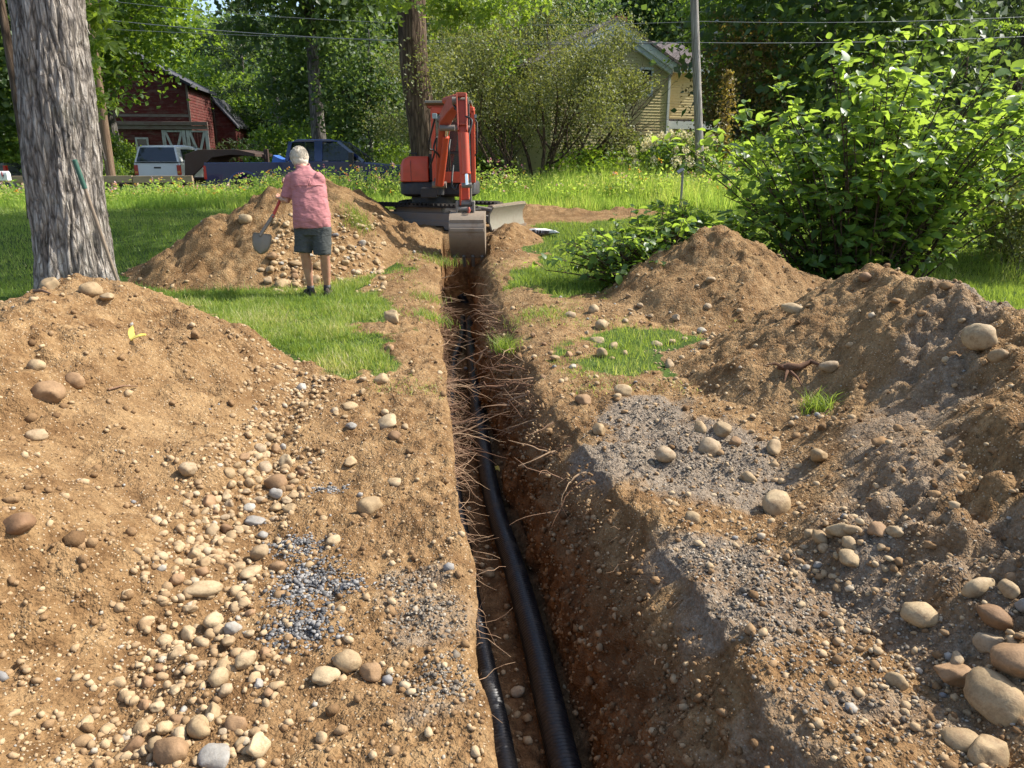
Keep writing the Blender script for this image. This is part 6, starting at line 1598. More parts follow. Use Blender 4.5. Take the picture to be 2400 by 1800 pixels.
def pickup(name, label, loc, rz, paint, wb=4.3, cap=False, scale=1.0, badge=None, flare=True):
    """pickup truck, nose along +X, wheels on z = 0"""
    o = empty(name, loc, rz); o.scale = (scale,) * 3
    rx, fx = 0.0, wb; half = 0.98
    pts = [(rx - 1.25, 1.32), (rx + 1.35, 1.34), (rx + 1.36, 1.36), (fx - 0.62, 1.36), (fx - 0.45, 1.30), (fx + 0.85, 1.2), (fx + 0.98, 1.05), (fx + 1.0, 0.6)]
    prof = arch_profile(pts, [(rx, 0.5), (fx, 0.5)], 0.5)
    # lower body as two sides and a filled middle so the bed stays open
    m = MB(); m.prism([(x, -half, z) for x, z in prof], (0, 0.09, 0)); m.build('body_side', M[paint], o, bevel=0.025)
    m = MB(); m.prism([(x, half - 0.09, z) for x, z in prof], (0, 0.09, 0)); m.build('body_side', M[paint], o, bevel=0.025)
    m = MB(); m.box(((rx + 1.4 + fx - 0.5) / 2, 0, 0.93), (fx - rx - 1.9, 2 * half - 0.2, 0.84)); m.build('cab_floor', M[paint], o)
    hood = [(fx - 0.7, 0.55), (fx - 0.7, 1.37), (fx - 0.45, 1.34), (fx + 0.8, 1.24), (fx + 0.97, 1.08), (fx + 0.99, 0.55)]
    m = MB(); m.prism([(x, -half + 0.1, z) for x, z in hood], (0, 2 * half - 0.2, 0)); m.build('hood', M[paint], o, bevel=0.04)
    m = MB(); m.box((rx + 0.05, 0, 0.72), (2.55, 2 * half - 0.2, 0.1)); m.box((rx + 1.34, 0, 1.0), (0.06, 2 * half - 0.2, 0.6)); m.build('bed', M['black_plastic'], o)
    m = MB(); m.box((rx - 1.22, 0, 1.0), (0.07, 2 * half - 0.2, 0.62)); tg = m.build('tailgate', M[paint], o, bevel=0.015)
    m = MB(); m.box((0.02 - 0.0 + rx - 1.27, 0, 1.12), (0.03, 0.3, 0.07)); m.build('handle', M['black_plastic'], tg)
    m = MB(); m.box((rx - 1.36, 0, 0.56), (0.2, 1.9, 0.2)); m.build('rear_bumper', M['chrome' if cap else 'grey_metal'], o, bevel=0.03)
    m = MB(); m.box((fx + 1.06, 0, 0.55), (0.2, 1.95, 0.26)); m.build('front_bumper', M['grey_metal'], o, bevel=0.03)
    for sy in (-1, 1):
        m = MB(); m.box((rx - 1.24, sy * (half - 0.07), 1.02), (0.09, 0.16, 0.42)); tl = m.build('tail_light', M['tail_red'], o, bevel=0.01)
        m = MB(); m.box((rx - 1.245, sy * (half - 0.07), 0.93), (0.1, 0.13, 0.1)); m.build('reverse_lens', M['amber'], tl)
        m = MB(); m.box((fx + 0.96, sy * (half - 0.25), 0.95), (0.08, 0.4, 0.2)); m.build('headlight', M['blue_glass'], o, bevel=0.02)
    # greenhouse: roof on slanted pillars, glass set in
    gh = [(rx + 1.38, 1.36), (rx + 1.5, 1.95), (rx + 1.7, 2.02), (fx - 1.55, 2.03), (fx - 1.3, 1.96), (fx - 0.5, 1.36)]
    m = MB()
    for sy in (-1, 1):
        y0, y1 = sy * 0.92, sy * 0.76
        def pt(i, f=1.0): return Vector((gh[i][0], y0 + (y1 - y0) * (gh[i][1] - 1.36) / 0.67, gh[i][1]))
        m = MB(); m.beam(pt(0), pt(1), 0.1, 0.13, up=(0, 1, 0)); m.build('pillar', M[paint], o); m = MB(); m.beam(pt(5), pt(4), 0.08, 0.09, up=(0, 1, 0)); m.build('pillar', M[paint], o); m = MB()
        for xm in ((rx + 1.4 + fx - 0.9) / 2 - 0.02,): m.beam((xm, y0, 1.36), (xm, y1 * 1.02, 1.98), 0.08, 0.24, up=(1, 0, 0))
        m.build('pillar', M[paint], o)
    m = MB(); m.prism([(rx + 1.48, -0.77, 1.93), (rx + 1.7, -0.77, 2.03), (fx - 1.55, -0.77, 2.04), (fx - 1.25, -0.77, 1.95)], (0, 1.54, 0)); m.build('cab_roof', M[paint], o, bevel=0.03)
    xm = (rx + 1.4 + fx - 0.9) / 2
    def pane(ps, nm='side_window'): mm = MB(); mm.prism(ps, (0, 0.012, 0) if nm == 'side_window' else (0.012, 0, 0.01)); mm.build(nm, M['auto_glass'], o)
    for sy in (-1, 1):
        f = lambda x, z: (x, sy * (0.905 - (z - 1.36) * 0.235), z)
        pane([f(rx + 1.5, 1.38), f(xm - 0.12, 1.38), f(xm - 0.12, 1.92), f(rx + 1.6, 1.92)])
        pane([f(xm + 0.1, 1.38), f(fx - 0.6, 1.38), f(fx - 1.33, 1.92), f(xm + 0.1, 1.92)])
        m = MB(); m.box((fx - 0.85, sy * 1.12, 1.47), (0.14, 0.2, 0.32)); m.cyl((fx - 0.85, sy * 0.96, 1.45), (fx - 0.85, sy * 1.1, 1.45), 0.025, 6); m.build('mirror', M['black_plastic'], o, bevel=0.03)
    pane([(fx - 0.5, -0.86, 1.37), (fx - 0.5, 0.86, 1.37), (fx - 1.27, 0.72, 1.94), (fx - 1.27, -0.72, 1.94)], 'windshield')
    pane([(rx + 1.39, -0.84, 1.4), (rx + 1.39, 0.84, 1.4), (rx + 1.5, 0.72, 1.92), (rx + 1.5, -0.72, 1.92)], 'rear_window')
    m = MB()
    for sy in (-0.42, 0.42):
        m.box((fx - 1.55, sy, 1.3), (0.2, 0.5, 0.75)); m.box((fx - 1.55, sy, 1.72), (0.12, 0.26, 0.2))
    m.box((rx + 1.9, 0, 1.25), (0.2, 1.4, 0.55)); m.build('seats', M['black_plastic'], o, bevel=0.03)
    if flare:
        for ax in (rx, fx):
            for sy in (-1, 1):
                m = MB(); m.tube([(ax + 0.54 * math.cos(a), sy * 0.99, 0.5 + 0.54 * math.sin(a)) for a in np.linspace(-0.1, math.pi + 0.1, 15)], [(0.05, 0.05)] * 15, 6); m.build('fender_flare', M[paint], o, smooth=True)
    for ax in (rx, fx):
        for sy in (-1, 1): wheel(o, (ax, sy * 0.84, 0.4), 0.4, 0.26)
    if badge:
        text_part('badge', badge, 0.17, M['chrome'], o, (fx - 0.62, -0.995, 1.0), (R(90), 0, 0), 0.004)
    if cap:
        c = empty('bed_cap', (0, 0, 0)); c.parent = o
        cp = [(rx - 1.24, 1.36), (rx + 1.33, 1.36), (rx + 1.33, 1.98), (rx + 1.1, 2.06), (rx - 0.75, 2.06), (rx - 0.98, 1.98)]
        m = MB()
        def ring(x, z0, z1, w0, w1): return [(x, -w0, z0), (x, w0, z0), (x, w1, z1 - 0.06), (x, w1 - 0.1, z1), (x, -w1 + 0.1, z1), (x, -w1, z1 - 0.06)]
        m.loft([ring(rx + 1.33, 1.36, 2.04, 0.95, 0.8), ring(rx + 0.2, 1.36, 2.08, 0.95, 0.8), ring(rx - 0.85, 1.36, 2.05, 0.95, 0.78), ring(rx - 1.0, 1.36, 2.0, 0.95, 0.78)])
        m.build('shell', M[paint], c, bevel=0.03)
        m = MB(); m.prism([(rx - 1.255, -0.86, 1.38), (rx - 1.255, 0.86, 1.38), (rx - 1.03, 0.72, 1.97), (rx - 1.03, -0.72, 1.97)], (-0.012, 0, 0)); m.build('rear_glass', M['dark_glass'], c)
        m = MB(); m.prism([(rx - 1.25, -0.95, 1.36), (rx - 1.25, 0.95, 1.36), (rx - 1.0, 0.78, 2.0), (rx - 1.0, -0.78, 2.0)], (0.05, 0, 0)); m.build('rear_frame', M[paint], c)
        for sy in (-1, 1):
            m = MB(); m.prism([(rx - 0.75, sy * 0.955, 1.46), (rx + 1.1, sy * 0.955, 1.46), (rx + 1.1, sy * 0.845, 1.9), (rx - 0.62, sy * 0.845, 1.9)], (0, 0.012 * sy, 0)); m.build('side_glass', M['dark_glass'], c)
        # box ends from bed to cap
        m = MB(); m.box((rx - 1.268, 0.0, 1.345), (0.05, 1.8, 0.03)); m.build('seal', M['black_plastic'], c)
    return tag(o, label, 'pickup truck')
a = at(593, 375, 25.7); b = at(900, 375, 25.7)
pickup('pickup_truck', 'dark blue pickup truck parked on the road behind the man', (a.x, 25.7, bz(a.x, 25.7) + 0.03), 0, 'truck_blue', wb=b.x - a.x, badge='F350')
a = at(368, 375, 31.5)
pickup('pickup_truck', 'small white pickup with white bed cap, seen from behind', (a.x - 0.1, 31.5 + 1.2, bz(a.x, 32) + 0.02), R(93), 'white_paint', wb=3.1, cap=True, scale=0.93, flare=False)
a = at(-22, 375, 29.5)
pickup('parked_car', 'dark parked vehicle cut off by the left picture edge', (a.x - 0.2, 29.5, bz(a.x, 29.5)), R(182), 'dark_car', wb=3.0)['category'] = 'car'
# gooseneck trailer hitched to the blue pickup
def trailer():
    Y = 26.0
    def q(zx, zy, YY=Y): p = at(zx / 5.925 + 280, zy / 5.925 + 160, YY); return Vector((p.x, YY, p.z))
    P = [q(905, 1200), q(1092, 1130), q(1612, 1124), q(1880, 1184), q(1880, 1222), q(1540, 1200), q(1280, 1240), q(1010, 1500), q(905, 1500)]
    org = Vector((P[0].x, Y, bz(P[0].x, Y))); o = empty('gooseneck_trailer', org); Wd = 1.9
    for k, yo in enumerate((0, Wd - 0.12)):
        m = MB(); m.prism([p + Vector((0, yo, 0)) for p in P], (0, 0.12, 0)); rel(m, org); m.build('neck_beam', M['rusty_steel'], o, bevel=0.01)
    m = MB(); t = [P[0], P[1], P[2], P[3]]
    for i in range(3): m.prism([t[i] + Vector((0, 0.12, -0.02)), t[i + 1] + Vector((0, 0.12, -0.02)), t[i + 1] + Vector((0, 0.12, -0.1)), t[i] + Vector((0, 0.12, -0.1))], (0, Wd - 0.24, 0))
    rel(m, org); m.build('neck_plate', M['rusty_steel'], o)
    hp = q(1922, 1130); m = MB(); m.box((hp.x, Y + Wd / 2 - 0.1, hp.z - 0.42), (0.14, 0.14, 0.9)); m.beam((P[3].x - 0.05, Y + Wd / 2 - 0.1, P[3].z - 0.1), (hp.x, Y + Wd / 2 - 0.1, P[3].z - 0.1), 0.2, 0.14); rel(m, org); m.build('hitch_post', M['rusty_steel'], o, bevel=0.01)
    z0 = org.z; dk = P[8]
    m = MB(); m.box((dk.x - 1.4, Y + Wd / 2, z0 + 0.78), (3.2, Wd + 0.3, 0.16)); rel(m, org); m.build('deck', M['rusty_steel'], o)
    jx = q(1275, 1400).x
    for yo in (0.1, Wd - 0.1):
        m = MB(); m.box((jx, Y + yo, z0 + 0.65), (0.11, 0.11, 1.25)); m.box((jx, Y + yo, z0 + 0.04), (0.25, 0.25, 0.04)); rel(m, org); m.build('jack_leg', M['grey_metal'], o)
    for i in range(2): 
        for yo in (-0.12, Wd + 0.12): wheel(o, Vector((dk.x - 1.1 - i * 0.9, Y + yo, z0 + 0.36)) - org, 0.36, 0.22)
    tag(o, 'rusty brown gooseneck trailer neck between the two pickups', 'trailer')
trailer()
def tarp():
    p = at(655, 372, 26.0); m = MB()
    m.prism([(0, 0, 0), (0.1, 0, 0.34), (0.22, 0.05, 0.26), (0.75, 0.1, 0.06), (0.8, 0.1, -0.02)], (0.05, 0.5, 0)); o = m.build('blue_tarp', M['blue_tarp'], None, bevel=0.015); o.location = (p.x - 0.15, 25.5, p.z - 0.22)
    tag(o, 'folded blue tarp in the bed of the blue pickup', 'tarp')
tarp()
def canopy():
    Y = 33.0; a = at(838, 325, Y); b = at(868, 326, Y); z0 = bz(a.x, Y); org = Vector(((a.x + b.x) / 2, Y, z0)); o = empty('white_canopy', org); w = b.x - a.x; h = a.z - z0
    n = 9; top = [(-w / 2 + w * i / n, 0, h + 0.02 + 0.16 * math.sin(math.pi * i / n) - (0.22 if i == n else 0)) for i in range(n + 1)]
    m = MB(); m.prism(top + [(x, y, z - 0.22) for x, y, z in reversed(top)], (0, 1.0, 0)); m.build('roof', M['white_weathered'], o, bevel=0.02)
    for sx in (-1, 1):
        for yy in (0.06, 0.94): m = MB(); m.box((sx * (w / 2 - 0.08), yy, h / 2 - 0.1), (0.1, 0.1, h - 0.15)); m.build('post', M['white_weathered'], o)
    tag(o, 'small weathered white canopy on posts behind the blue pickup', 'canopy')
canopy()
def mailbox():
    Y = 21.8; c = at(2, 412, Y); z0 = bz(c.x, Y); o = empty('mailbox', (c.x, Y, z0)); h = c.z - z0; L = 0.46
    m = MB(); n = 10; sec = [(0, -0.09, -0.13)] + [(0, -0.09 * math.cos(a), 0.03 + 0.1 * math.sin(a)) for a in np.linspace(0, math.pi, n)] + [(0, 0.09, -0.13)]
    m.prism([(x - L / 2, y, z + h) for x, y, z in sec], (L, 0, 0)); bx_ = m.build('box', M['white_paint'], o, bevel=0.008)
    text_part('number', '21 7', 0.14, M['black_plastic'], bx_, (0.03, -0.094, h - 0.03), (R(90), 0, 0), 0.002)
    m = MB(); m.box((0, 0, h / 2 - 0.1), (0.09, 0.09, h - 0.06)); m.box((0, 0, h - 0.155), (0.4, 0.12, 0.04)); m.build('post', M['beam_wood'], o)
    m = MB(); m.box((0.1, -0.1, h + 0.05), (0.02, 0.012, 0.14)); m.build('flag', M['tail_red'], o)
    tag(o, 'white mailbox with numbers at the left picture edge', 'mailbox')
mailbox()
def marker():
    Y = 18.9; b = at(1596, 470, Y); z0 = bz(b.x, Y); o = empty('garden_marker', (b.x, Y, z0)); h = 1.62 - (400 - 375) / FPX * Y - z0
    m = MB(); m.box((0, 0, h / 2), (0.05, 0.05, h)); m.build('post', M['pole_wood'], o, bevel=0.005)
    m = MB(); m.box((-0.06, -0.03, h + 0.02), (0.17, 0.12, 0.035), Euler((R(30), R(-32), 0)).to_matrix()); m.build('head', M['grey_metal'], o, bevel=0.008)
    tag(o, 'thin grey garden marker post with a tilted head in the meadow', 'marker post')
marker()

# ------------------------------------------------------------------ the excavator
def excavator():
    def E(zx, zy, Y): return at(zx / 4.1475 + 850, zy / 4.1475 + 200, Y)
    C = Vector((E(690, 1200, 15.0).x, 15.0, 0.34)); o = empty('excavator', C)
    def put(m, name, mat, par=o, **k): rel(m, C); return m.build(name, M[mat], par, **k)
    ax = Vector((0.92, -0.39, 0)).normalized(); pp = Vector((0.39, 0.92, 0)).normalized(); Z = Vector((0, 0, 1))
    # --- tracks
    for s in (-1, 1):
        tc = C + pp * (0.58 * s) + ax * 0.06; W = 0.30; Lh = 0.98; r = 0.235
        t_o = empty('track', tc - C); t_o.parent = o
        prof = []
        for a in np.linspace(-math.pi / 2, math.pi / 2, 11): prof.append((Lh + r * math.cos(a), r + r * math.sin(a)))
        for a in np.linspace(math.pi / 2, 3 * math.pi / 2, 11): prof.append((-Lh + r * math.cos(a), r + r * math.sin(a)))
        inner = [(x * 0.965, r + (z - r) * 0.84) for x, z in prof]
        m = MB(); n = len(prof); vs = []
        for (P, sd) in ((prof, -1), (prof, 1), (inner, 1), (inner, -1)): vs += [ax * x + Z * z + pp * (sd * W / 2) for x, z in P]
        m.add(vs, [(k * n + i, k * n + (i + 1) % n, ((k + 1) % 4) * n + (i + 1) % n, ((k + 1) % 4) * n + i) for k in range(4) for i in range(n)])
        m.build('belt', M['rubber'], t_o)
        m = MB(); per = 0; dense = []
        for i in range(n):
            a_, b_ = Vector(prof[i]), Vector(prof[(i + 1) % n]); L = (b_ - a_).length; k = max(1, int(L / 0.088))
            for j in range(k): dense.append((a_ + (b_ - a_) * ((j + 0.5) / k), (b_ - a_).normalized()))
        for q, d in dense:
            nn = Vector((d.y, -d.x)); c = ax * (q.x + nn.x * 0.014) + Z * (q.y + nn.y * 0.014)
            X = ax * d.x + Z * d.y; NN = ax * nn.x + Z * nn.y
            m.box(c, (0.042, W * 0.98, 0.04), Matrix((X, pp, NN)).transposed())
        m.build('lugs', M['rubber'], t_o)['kind'] = 'stuff'
        m = MB(); m.beam(ax * -Lh + Z * (r + 0.0), ax * Lh + Z * r, W * 0.55, 0.2); m.beam(ax * (-Lh * 0.8) + Z * (r - 0.09), ax * (Lh * 0.8) + Z * (r - 0.09), W * 0.8, 0.1); m.build('track_frame', M['muddy_steel'], t_o, bevel=0.015)
        for xx in (-0.6, -0.2, 0.2, 0.6):
            m = MB(); m.cyl(ax * xx - pp * W * 0.42 + Z * 0.11, ax * xx + pp * W * 0.42 + Z * 0.11, 0.075, 14); m.build('roller', M['muddy_steel'], t_o, smooth=True)
        for xx in (-Lh, Lh):
            m = MB(); m.cyl(ax * xx - pp * W * 0.35 + Z * r, ax * xx + pp * W * 0.35 + Z * r, r * 0.8, 18); m.build('idler_wheel', M['muddy_steel'], t_o, smooth=True)
    m = MB(); m.box(C + Z * 0.34, (1.0, 1.2, 0.26), Matrix((ax, pp, Z)).transposed()); put(m, 'undercarriage', 'muddy_steel', bevel=0.03)
    m = MB(); m.cyl(C + Z * 0.44, C + Z * 0.62, 0.42, 28); put(m, 'slew_ring', 'black_plastic', smooth=True)
    # --- dozer blade
    b = empty('dozer_blade', ax * 1.62); b.parent = o; m = MB(); prof = [(0.0, 0.06), (-0.05, 0.2), (-0.05, 0.34), (0.03, 0.47)]
    outer = [ax * x + Z * z for x, z in prof]; inn = [ax * (x - 0.035) + Z * z for x, z in reversed(prof)]
    m.prism([p - pp * 0.78 for p in outer + inn], pp * 1.56); m.build('plate', M['blade_steel'], b, bevel=0.006)
    m = MB(); m.prism([ax * 0.0 + Z * 0.02 - pp * 0.78, ax * 0.012 + Z * 0.09 - pp * 0.78, ax * 0.034 + Z * 0.09 - pp * 0.78, ax * 0.02 + Z * 0.02 - pp * 0.78], pp * 1.56); m.build('cutting_edge', M['bucket_steel'], b)
    m = MB(); m.beam(ax * -0.04 + Z * 0.49 - pp * 0.78, ax * -0.04 + Z * 0.49 + pp * 0.78, 0.09, 0.03); m.build('top_lip', M['bucket_steel'], b)
    for s in (-1, 1):
        m = MB(); m.beam(ax * -1.1 + pp * 0.3 * s + Z * 0.3, ax * -0.07 + pp * 0.42 * s + Z * 0.22, 0.1, 0.12); m.build('push_arm', M['muddy_steel'], b, bevel=0.01)
    m = MB(); m.cyl(ax * -0.9 + Z * 0.42, ax * -0.35 + Z * 0.36, 0.05, 12); m.cyl(ax * -0.35 + Z * 0.36, ax * -0.06 + Z * 0.3, 0.025, 10); m.build('blade_cylinder', M['muddy_steel'], b, smooth=True)
    # --- house: black skirt, hood, counterweight
    Yf, Yb = 14.55, 16.0
    def zof(zy, Y): return E(0, zy, Y).z
    xl, xr = E(300, 0, Yf).x, E(1106, 0, Yf).x; z0, z1 = zof(1085, Yf), zof(942, Yf)
    m = MB(); cx = (xl + xr) / 2; hw = (xr - xl) / 2
    ring = lambda z, k: [(cx + (hw - k) * math.copysign(abs(math.cos(a)) ** 0.35, math.cos(a)), (Yf + Yb) / 2 + ((Yb - Yf) / 2 - k) * math.copysign(abs(math.sin(a)) ** 0.45, math.sin(a)), z) for a in np.linspace(0, 2 * math.pi, 40, endpoint=False)]
    m.loft([ring(z0, 0.08), ring(z0 + 0.05, 0.0), ring(z1 - 0.03, 0.0), ring(z1, 0.03)]); put(m, 'skirt', 'black_plastic', smooth=True)
    m = MB(); m.box((E(650, 0, Yf).x, Yf - 0.05, (z0 + z1) / 2 - 0.03), (0.3, 0.2, 0.2)); put(m, 'front_step', 'black_plastic', bevel=0.02)
    hx0, hx1 = E(318, 0, Yf).x, E(612, 0, Yf).x; hz1 = zof(688, Yf)
    m = MB(); hc = (hx0 + hx1) / 2; hh = (hx1 - hx0) / 2
    def hr(z, kl, kf): return [(hx0 + kl, Yf + 0.1 + kf, z), (hx0 + kl + 0.06, Yf + 0.03 + kf, z), (hx1, Yf + 0.03 + kf, z), (hx1, Yb - 0.05, z), (hx0 + kl + 0.2, Yb - 0.05, z), (hx0 + kl, Yb - 0.3, z)]
    m.loft([hr(z1 + 0.004, 0, 0), hr(hz1 - 0.16, 0.015, 0.0), hr(hz1 - 0.06, 0.06, 0.02), hr(hz1, 0.16, 0.06)]); hd = put(m, 'hood', 'orange_paint', bevel=0.02)
    sx = E(436, 0, Yf).x; m = MB(); m.box((sx, Yf + 0.032, (z1 + hz1) / 2 - 0.03), (0.008, 0.012, hz1 - z1 - 0.1)); put(m, 'hood_seam', 'black_plastic', hd)
    m = MB(); p = [E(457, 692, Yf + 0.4), E(457, 662, Yf + 0.4), E(524, 662, Yf + 0.4), E(524, 692, Yf + 0.4)]; m.tube(p, 0.016, 8); put(m, 'grab_handle', 'black_plastic', smooth=True)
    m = MB(); m.box(((hx1 + E(700, 0, Yf).x) / 2, Yf + 0.25, (z1 + hz1) / 2 + 0.03), (E(700, 0, Yf).x - hx1, 0.3, hz1 - z1 + 0.02)); put(m, 'inner_panel', 'black_plastic', bevel=0.02)
    # --- cab
    cab = empty('cab', (0, 0, 0)); cab.parent = o
    Yc0, Yc1 = 14.42, 15.75; x0, x1 = E(652, 0, Yc0).x, E(1088, 0, Yc0).x; zr = zof(214, Yc0); zb = zof(948, Yc0)
    yaw = -0.055                                  # left flank of the cab just visible
    def cp(x, y, z): return Vector((x + yaw * (y - Yc0) * 1.8, y, z))
    xl_ = x0
    for nm, xx, yy, w in (('front_post', x0 + 0.04, Yc0, 0.08), ('front_post', x1 - 0.04, Yc0, 0.075), ('rear_post', x0 + 0.03, Yc1, 0.07), ('rear_post', x1 - 0.03, Yc1, 0.07)):
        m = MB(); m.beam(cp(xx, yy, zb), cp(xx, yy, zr - 0.04), w, w, up=(0, 1, 0)); put(m, nm, 'orange_paint', cab, bevel=0.018)
    for (a_, b_) in ((cp(x0 + 0.02, Yc0, zr - 0.05), cp(x1 - 0.02, Yc0, zr - 0.05)), (cp(x0 + 0.04, Yc0, zr - 0.05), cp(x0 + 0.03, Yc1, zr - 0.05)), (cp(x1 - 0.04, Yc0, zr - 0.05), cp(x1 - 0.03, Yc1, zr - 0.05)), (cp(x0, Yc1, zr - 0.05), cp(x1, Yc1, zr - 0.05))):
        m = MB(); m.beam(a_, b_, 0.075, 0.12); put(m, 'roof_rail', 'orange_paint', cab, bevel=0.02)
    m = MB(); m.box((cp((x0 + x1) / 2, (Yc0 + Yc1) / 2, zr + 0.012)), (x1 - x0 - 0.02, Yc1 - Yc0 + 0.05, 0.05)); put(m, 'roof', 'orange_faded', cab, bevel=0.02)
    m = MB(); vz = zof(182, Yc0 - 0.05); m.box(((E(605, 0, Yc0).x + E(1062, 0, Yc0).x) / 2, Yc0 + 0.03, vz), (E(1062, 0, Yc0).x - E(605, 0, Yc0).x, 0.34, 0.05), Euler((R(-12), 0, 0)).to_matrix()); put(m, 'sun_visor', 'blade_steel', cab, bevel=0.012)
    m = MB(); m.box(cp((x0 + x1) / 2, Yc0 + 0.005, zb + 0.1), (x1 - x0 - 0.1, 0.05, 0.2)); put(m, 'front_sill', 'orange_paint', cab, bevel=0.012)
    for zz in (zof(655, Yc0),): m = MB(); m.box(cp((x0 + x1) / 2, Yc0 + 0.01, zz), (x1 - x0 - 0.12, 0.035, 0.04)); put(m, 'window_bar', 'black_plastic', cab)
    def gl(ps, d): mm = MB(); mm.prism(ps, d); return mm
    put(gl([cp(x0 + 0.08, Yc0 + 0.02, zof(640, Yc0)), cp(x1 - 0.08, Yc0 + 0.02, zof(640, Yc0)), cp(x1 - 0.08, Yc0 + 0.02, zr - 0.12), cp(x0 + 0.08, Yc0 + 0.02, zr - 0.12)], (0, 0.008, 0)), 'windshield', 'cab_glass', cab)
    put(gl([cp(x0 + 0.08, Yc0 + 0.02, zb + 0.2), cp(x1 - 0.08, Yc0 + 0.02, zb + 0.2), cp(x1 - 0.08, Yc0 + 0.02, zof(665, Yc0)), cp(x0 + 0.08, Yc0 + 0.02, zof(665, Yc0))], (0, 0.008, 0)), 'lower_window', 'cab_glass', cab)
    for xx in (x0 + 0.02, x1 - 0.02):
        put(gl([cp(xx, Yc0 + 0.06, zb + 0.5), cp(xx, Yc1 - 0.05, zb + 0.5), cp(xx, Yc1 - 0.05, zr - 0.12), cp(xx, Yc0 + 0.06, zr - 0.12)], (0.008, 0, 0)), 'side_window', 'cab_glass', cab)
        put(gl([cp(xx - 0.012, Yc0 + 0.05, zb), cp(xx - 0.012, Yc1, zb), cp(xx - 0.012, Yc1, zb + 0.5), cp(xx - 0.012, Yc0 + 0.05, zb + 0.5)], (0.024, 0, 0)), 'door_panel', 'orange_paint', cab)
    m = MB(); sc = cp((x0 + x1) / 2, Yc0 + 0.75, zb + 0.45); m.box(sc, (0.48, 0.45, 0.14)); m.box(sc + Vector((0, 0.24, 0.36)), (0.46, 0.12, 0.62)); put(m, 'seat', 'black_plastic', cab, bevel=0.04)
    m = MB(); m.box(cp((x0 + x1) / 2, Yc1 - 0.12, zb + 0.3), (x1 - x0 - 0.1, 0.1, 0.7)); put(m, 'rear_bulkhead', 'black_plastic', cab)
    for sx_ in (-0.18, 0.18): m = MB(); m.cyl(sc + Vector((sx_, -0.35, -0.4)), sc + Vector((sx_ * 0.9, -0.42, 0.28)), 0.016, 8); put(m, 'control_lever', 'black_plastic', cab)
    m = MB(); m.tube([E(1090, 330, Yc0), E(1112, 360, Yc0 - 0.05), E(1112, 650, Yc0 - 0.05), E(1090, 690, Yc0)], 0.014, 8); put(m, 'hand_rail', 'black_plastic', cab, smooth=True)
    m = MB(); m.box(E(1098, 300, Yc0 - 0.02), (0.04, 0.05, 0.06)); put(m, 'work_lamp', 'blue_glass', cab)
    # --- boom, arm and rams
    def tapered(pts, ws, hs, name, mat, bev=0.012, par=o, side=Vector((1, 0, 0))):
        """box-section beam along points; ws across, hs in the plane"""
        rings = []
        for i, p in enumerate(pts):
            t = (Vector(pts[min(i + 1, len(pts) - 1)]) - Vector(pts[max(i - 1, 0)])).normalized(); s = (side - t * side.dot(t)).normalized(); u = t.cross(s).normalized()
            rings.append([Vector(p) + s * (a * ws[i] / 2) + u * (b_ * hs[i] / 2) for a, b_ in ((-1, -1), (1, -1), (1, 1), (-1, 1))])
        m = MB(); m.loft(rings); return put(m, name, mat, par, bevel=bev)
    m = MB(); m.box(E(655, 1040, 14.25), (0.3, 0.45, 0.18)); m.cyl(E(745, 1070, 14.1), E(745, 900, 14.1), 0.09, 16); put(m, 'swing_bracket', 'black_plastic', bevel=0.02)
    foot = E(745, 968, 14.05); b1 = E(772, 620, 13.72); b2 = E(800, 330, 13.5); b3 = E(862, 210, 13.25); tip = E(940, 140, 12.85)
    side = Vector((1.0, 0.08, 0))
    boom = tapered([foot, b1, b2, b3, tip], [0.15, 0.17, 0.19, 0.17, 0.14], [0.14, 0.2, 0.26, 0.24, 0.16], 'boom', 'orange_faded', 0.014, o, side)
    # boom ram standing in front of the boom
    r0 = E(757, 965, 13.92); r1 = E(800, 600, 13.58); r2 = E(822, 415, 13.4)
    m = MB(); m.cyl(r0, r1 + (r2 - r1) * 0.55, 0.058, 18); put(m, 'boom_ram', 'orange_paint', smooth=True)
    m = MB(); m.cyl(r1 + (r2 - r1) * 0.5, r2, 0.03, 14); put(m, 'boom_ram_rod', 'chrome', smooth=True)
    m = MB(); m.cyl(r2 - Vector((0.13, 0, 0)), r2 + Vector((0.13, 0, 0)), 0.05, 14); put(m, 'boom_ram_pin', 'muddy_steel', smooth=True)
    # arm ram lies on top of the boom
    m = MB(); m.cyl(E(800, 150, 13.6), E(905, 118, 13.05), 0.055, 16); put(m, 'arm_ram', 'orange_faded', smooth=True)
    m = MB(); m.cyl(E(905, 118, 13.05), E(950, 105, 12.75), 0.028, 12); put(m, 'arm_ram_rod', 'chrome', smooth=True)
    # arm: head plates above, box section hanging down
    at0 = E(962, 96, 12.72); a1 = E(966, 160, 12.72); a2 = E(972, 420, 12.62); a3 = E(985, 760, 12.48); a4 = E(1000, 1120, 12.34)
    for s in (-1, 1):
        m = MB(); m.beam(at0 + Vector((0.072 * s, -0.06, 0)), E(975, 450, 12.55) + Vector((0.066 * s, -0.06, 0)), 0.022, 0.16, up=(0, 1, 0)); put(m, 'head_plate', 'orange_faded', bevel=0.006)
    m = MB(); m.box(at0 + Vector((0, -0.05, 0.0)), (0.17, 0.17, 0.06)); m.box(E(975, 378, 12.5), (0.13, 0.05, 0.03)); put(m, 'head_bracket', 'orange_faded', bevel=0.01)
    tapered([a1, a2, a3, a4], [0.13, 0.15, 0.145, 0.13], [0.16, 0.22, 0.19, 0.13], 'arm', 'orange_paint', 0.012)
    # bucket ram in front of the arm
    k0 = E(990, 465, 12.26); k1 = E(1008, 850, 12.14); k2 = E(1014, 968, 12.12)
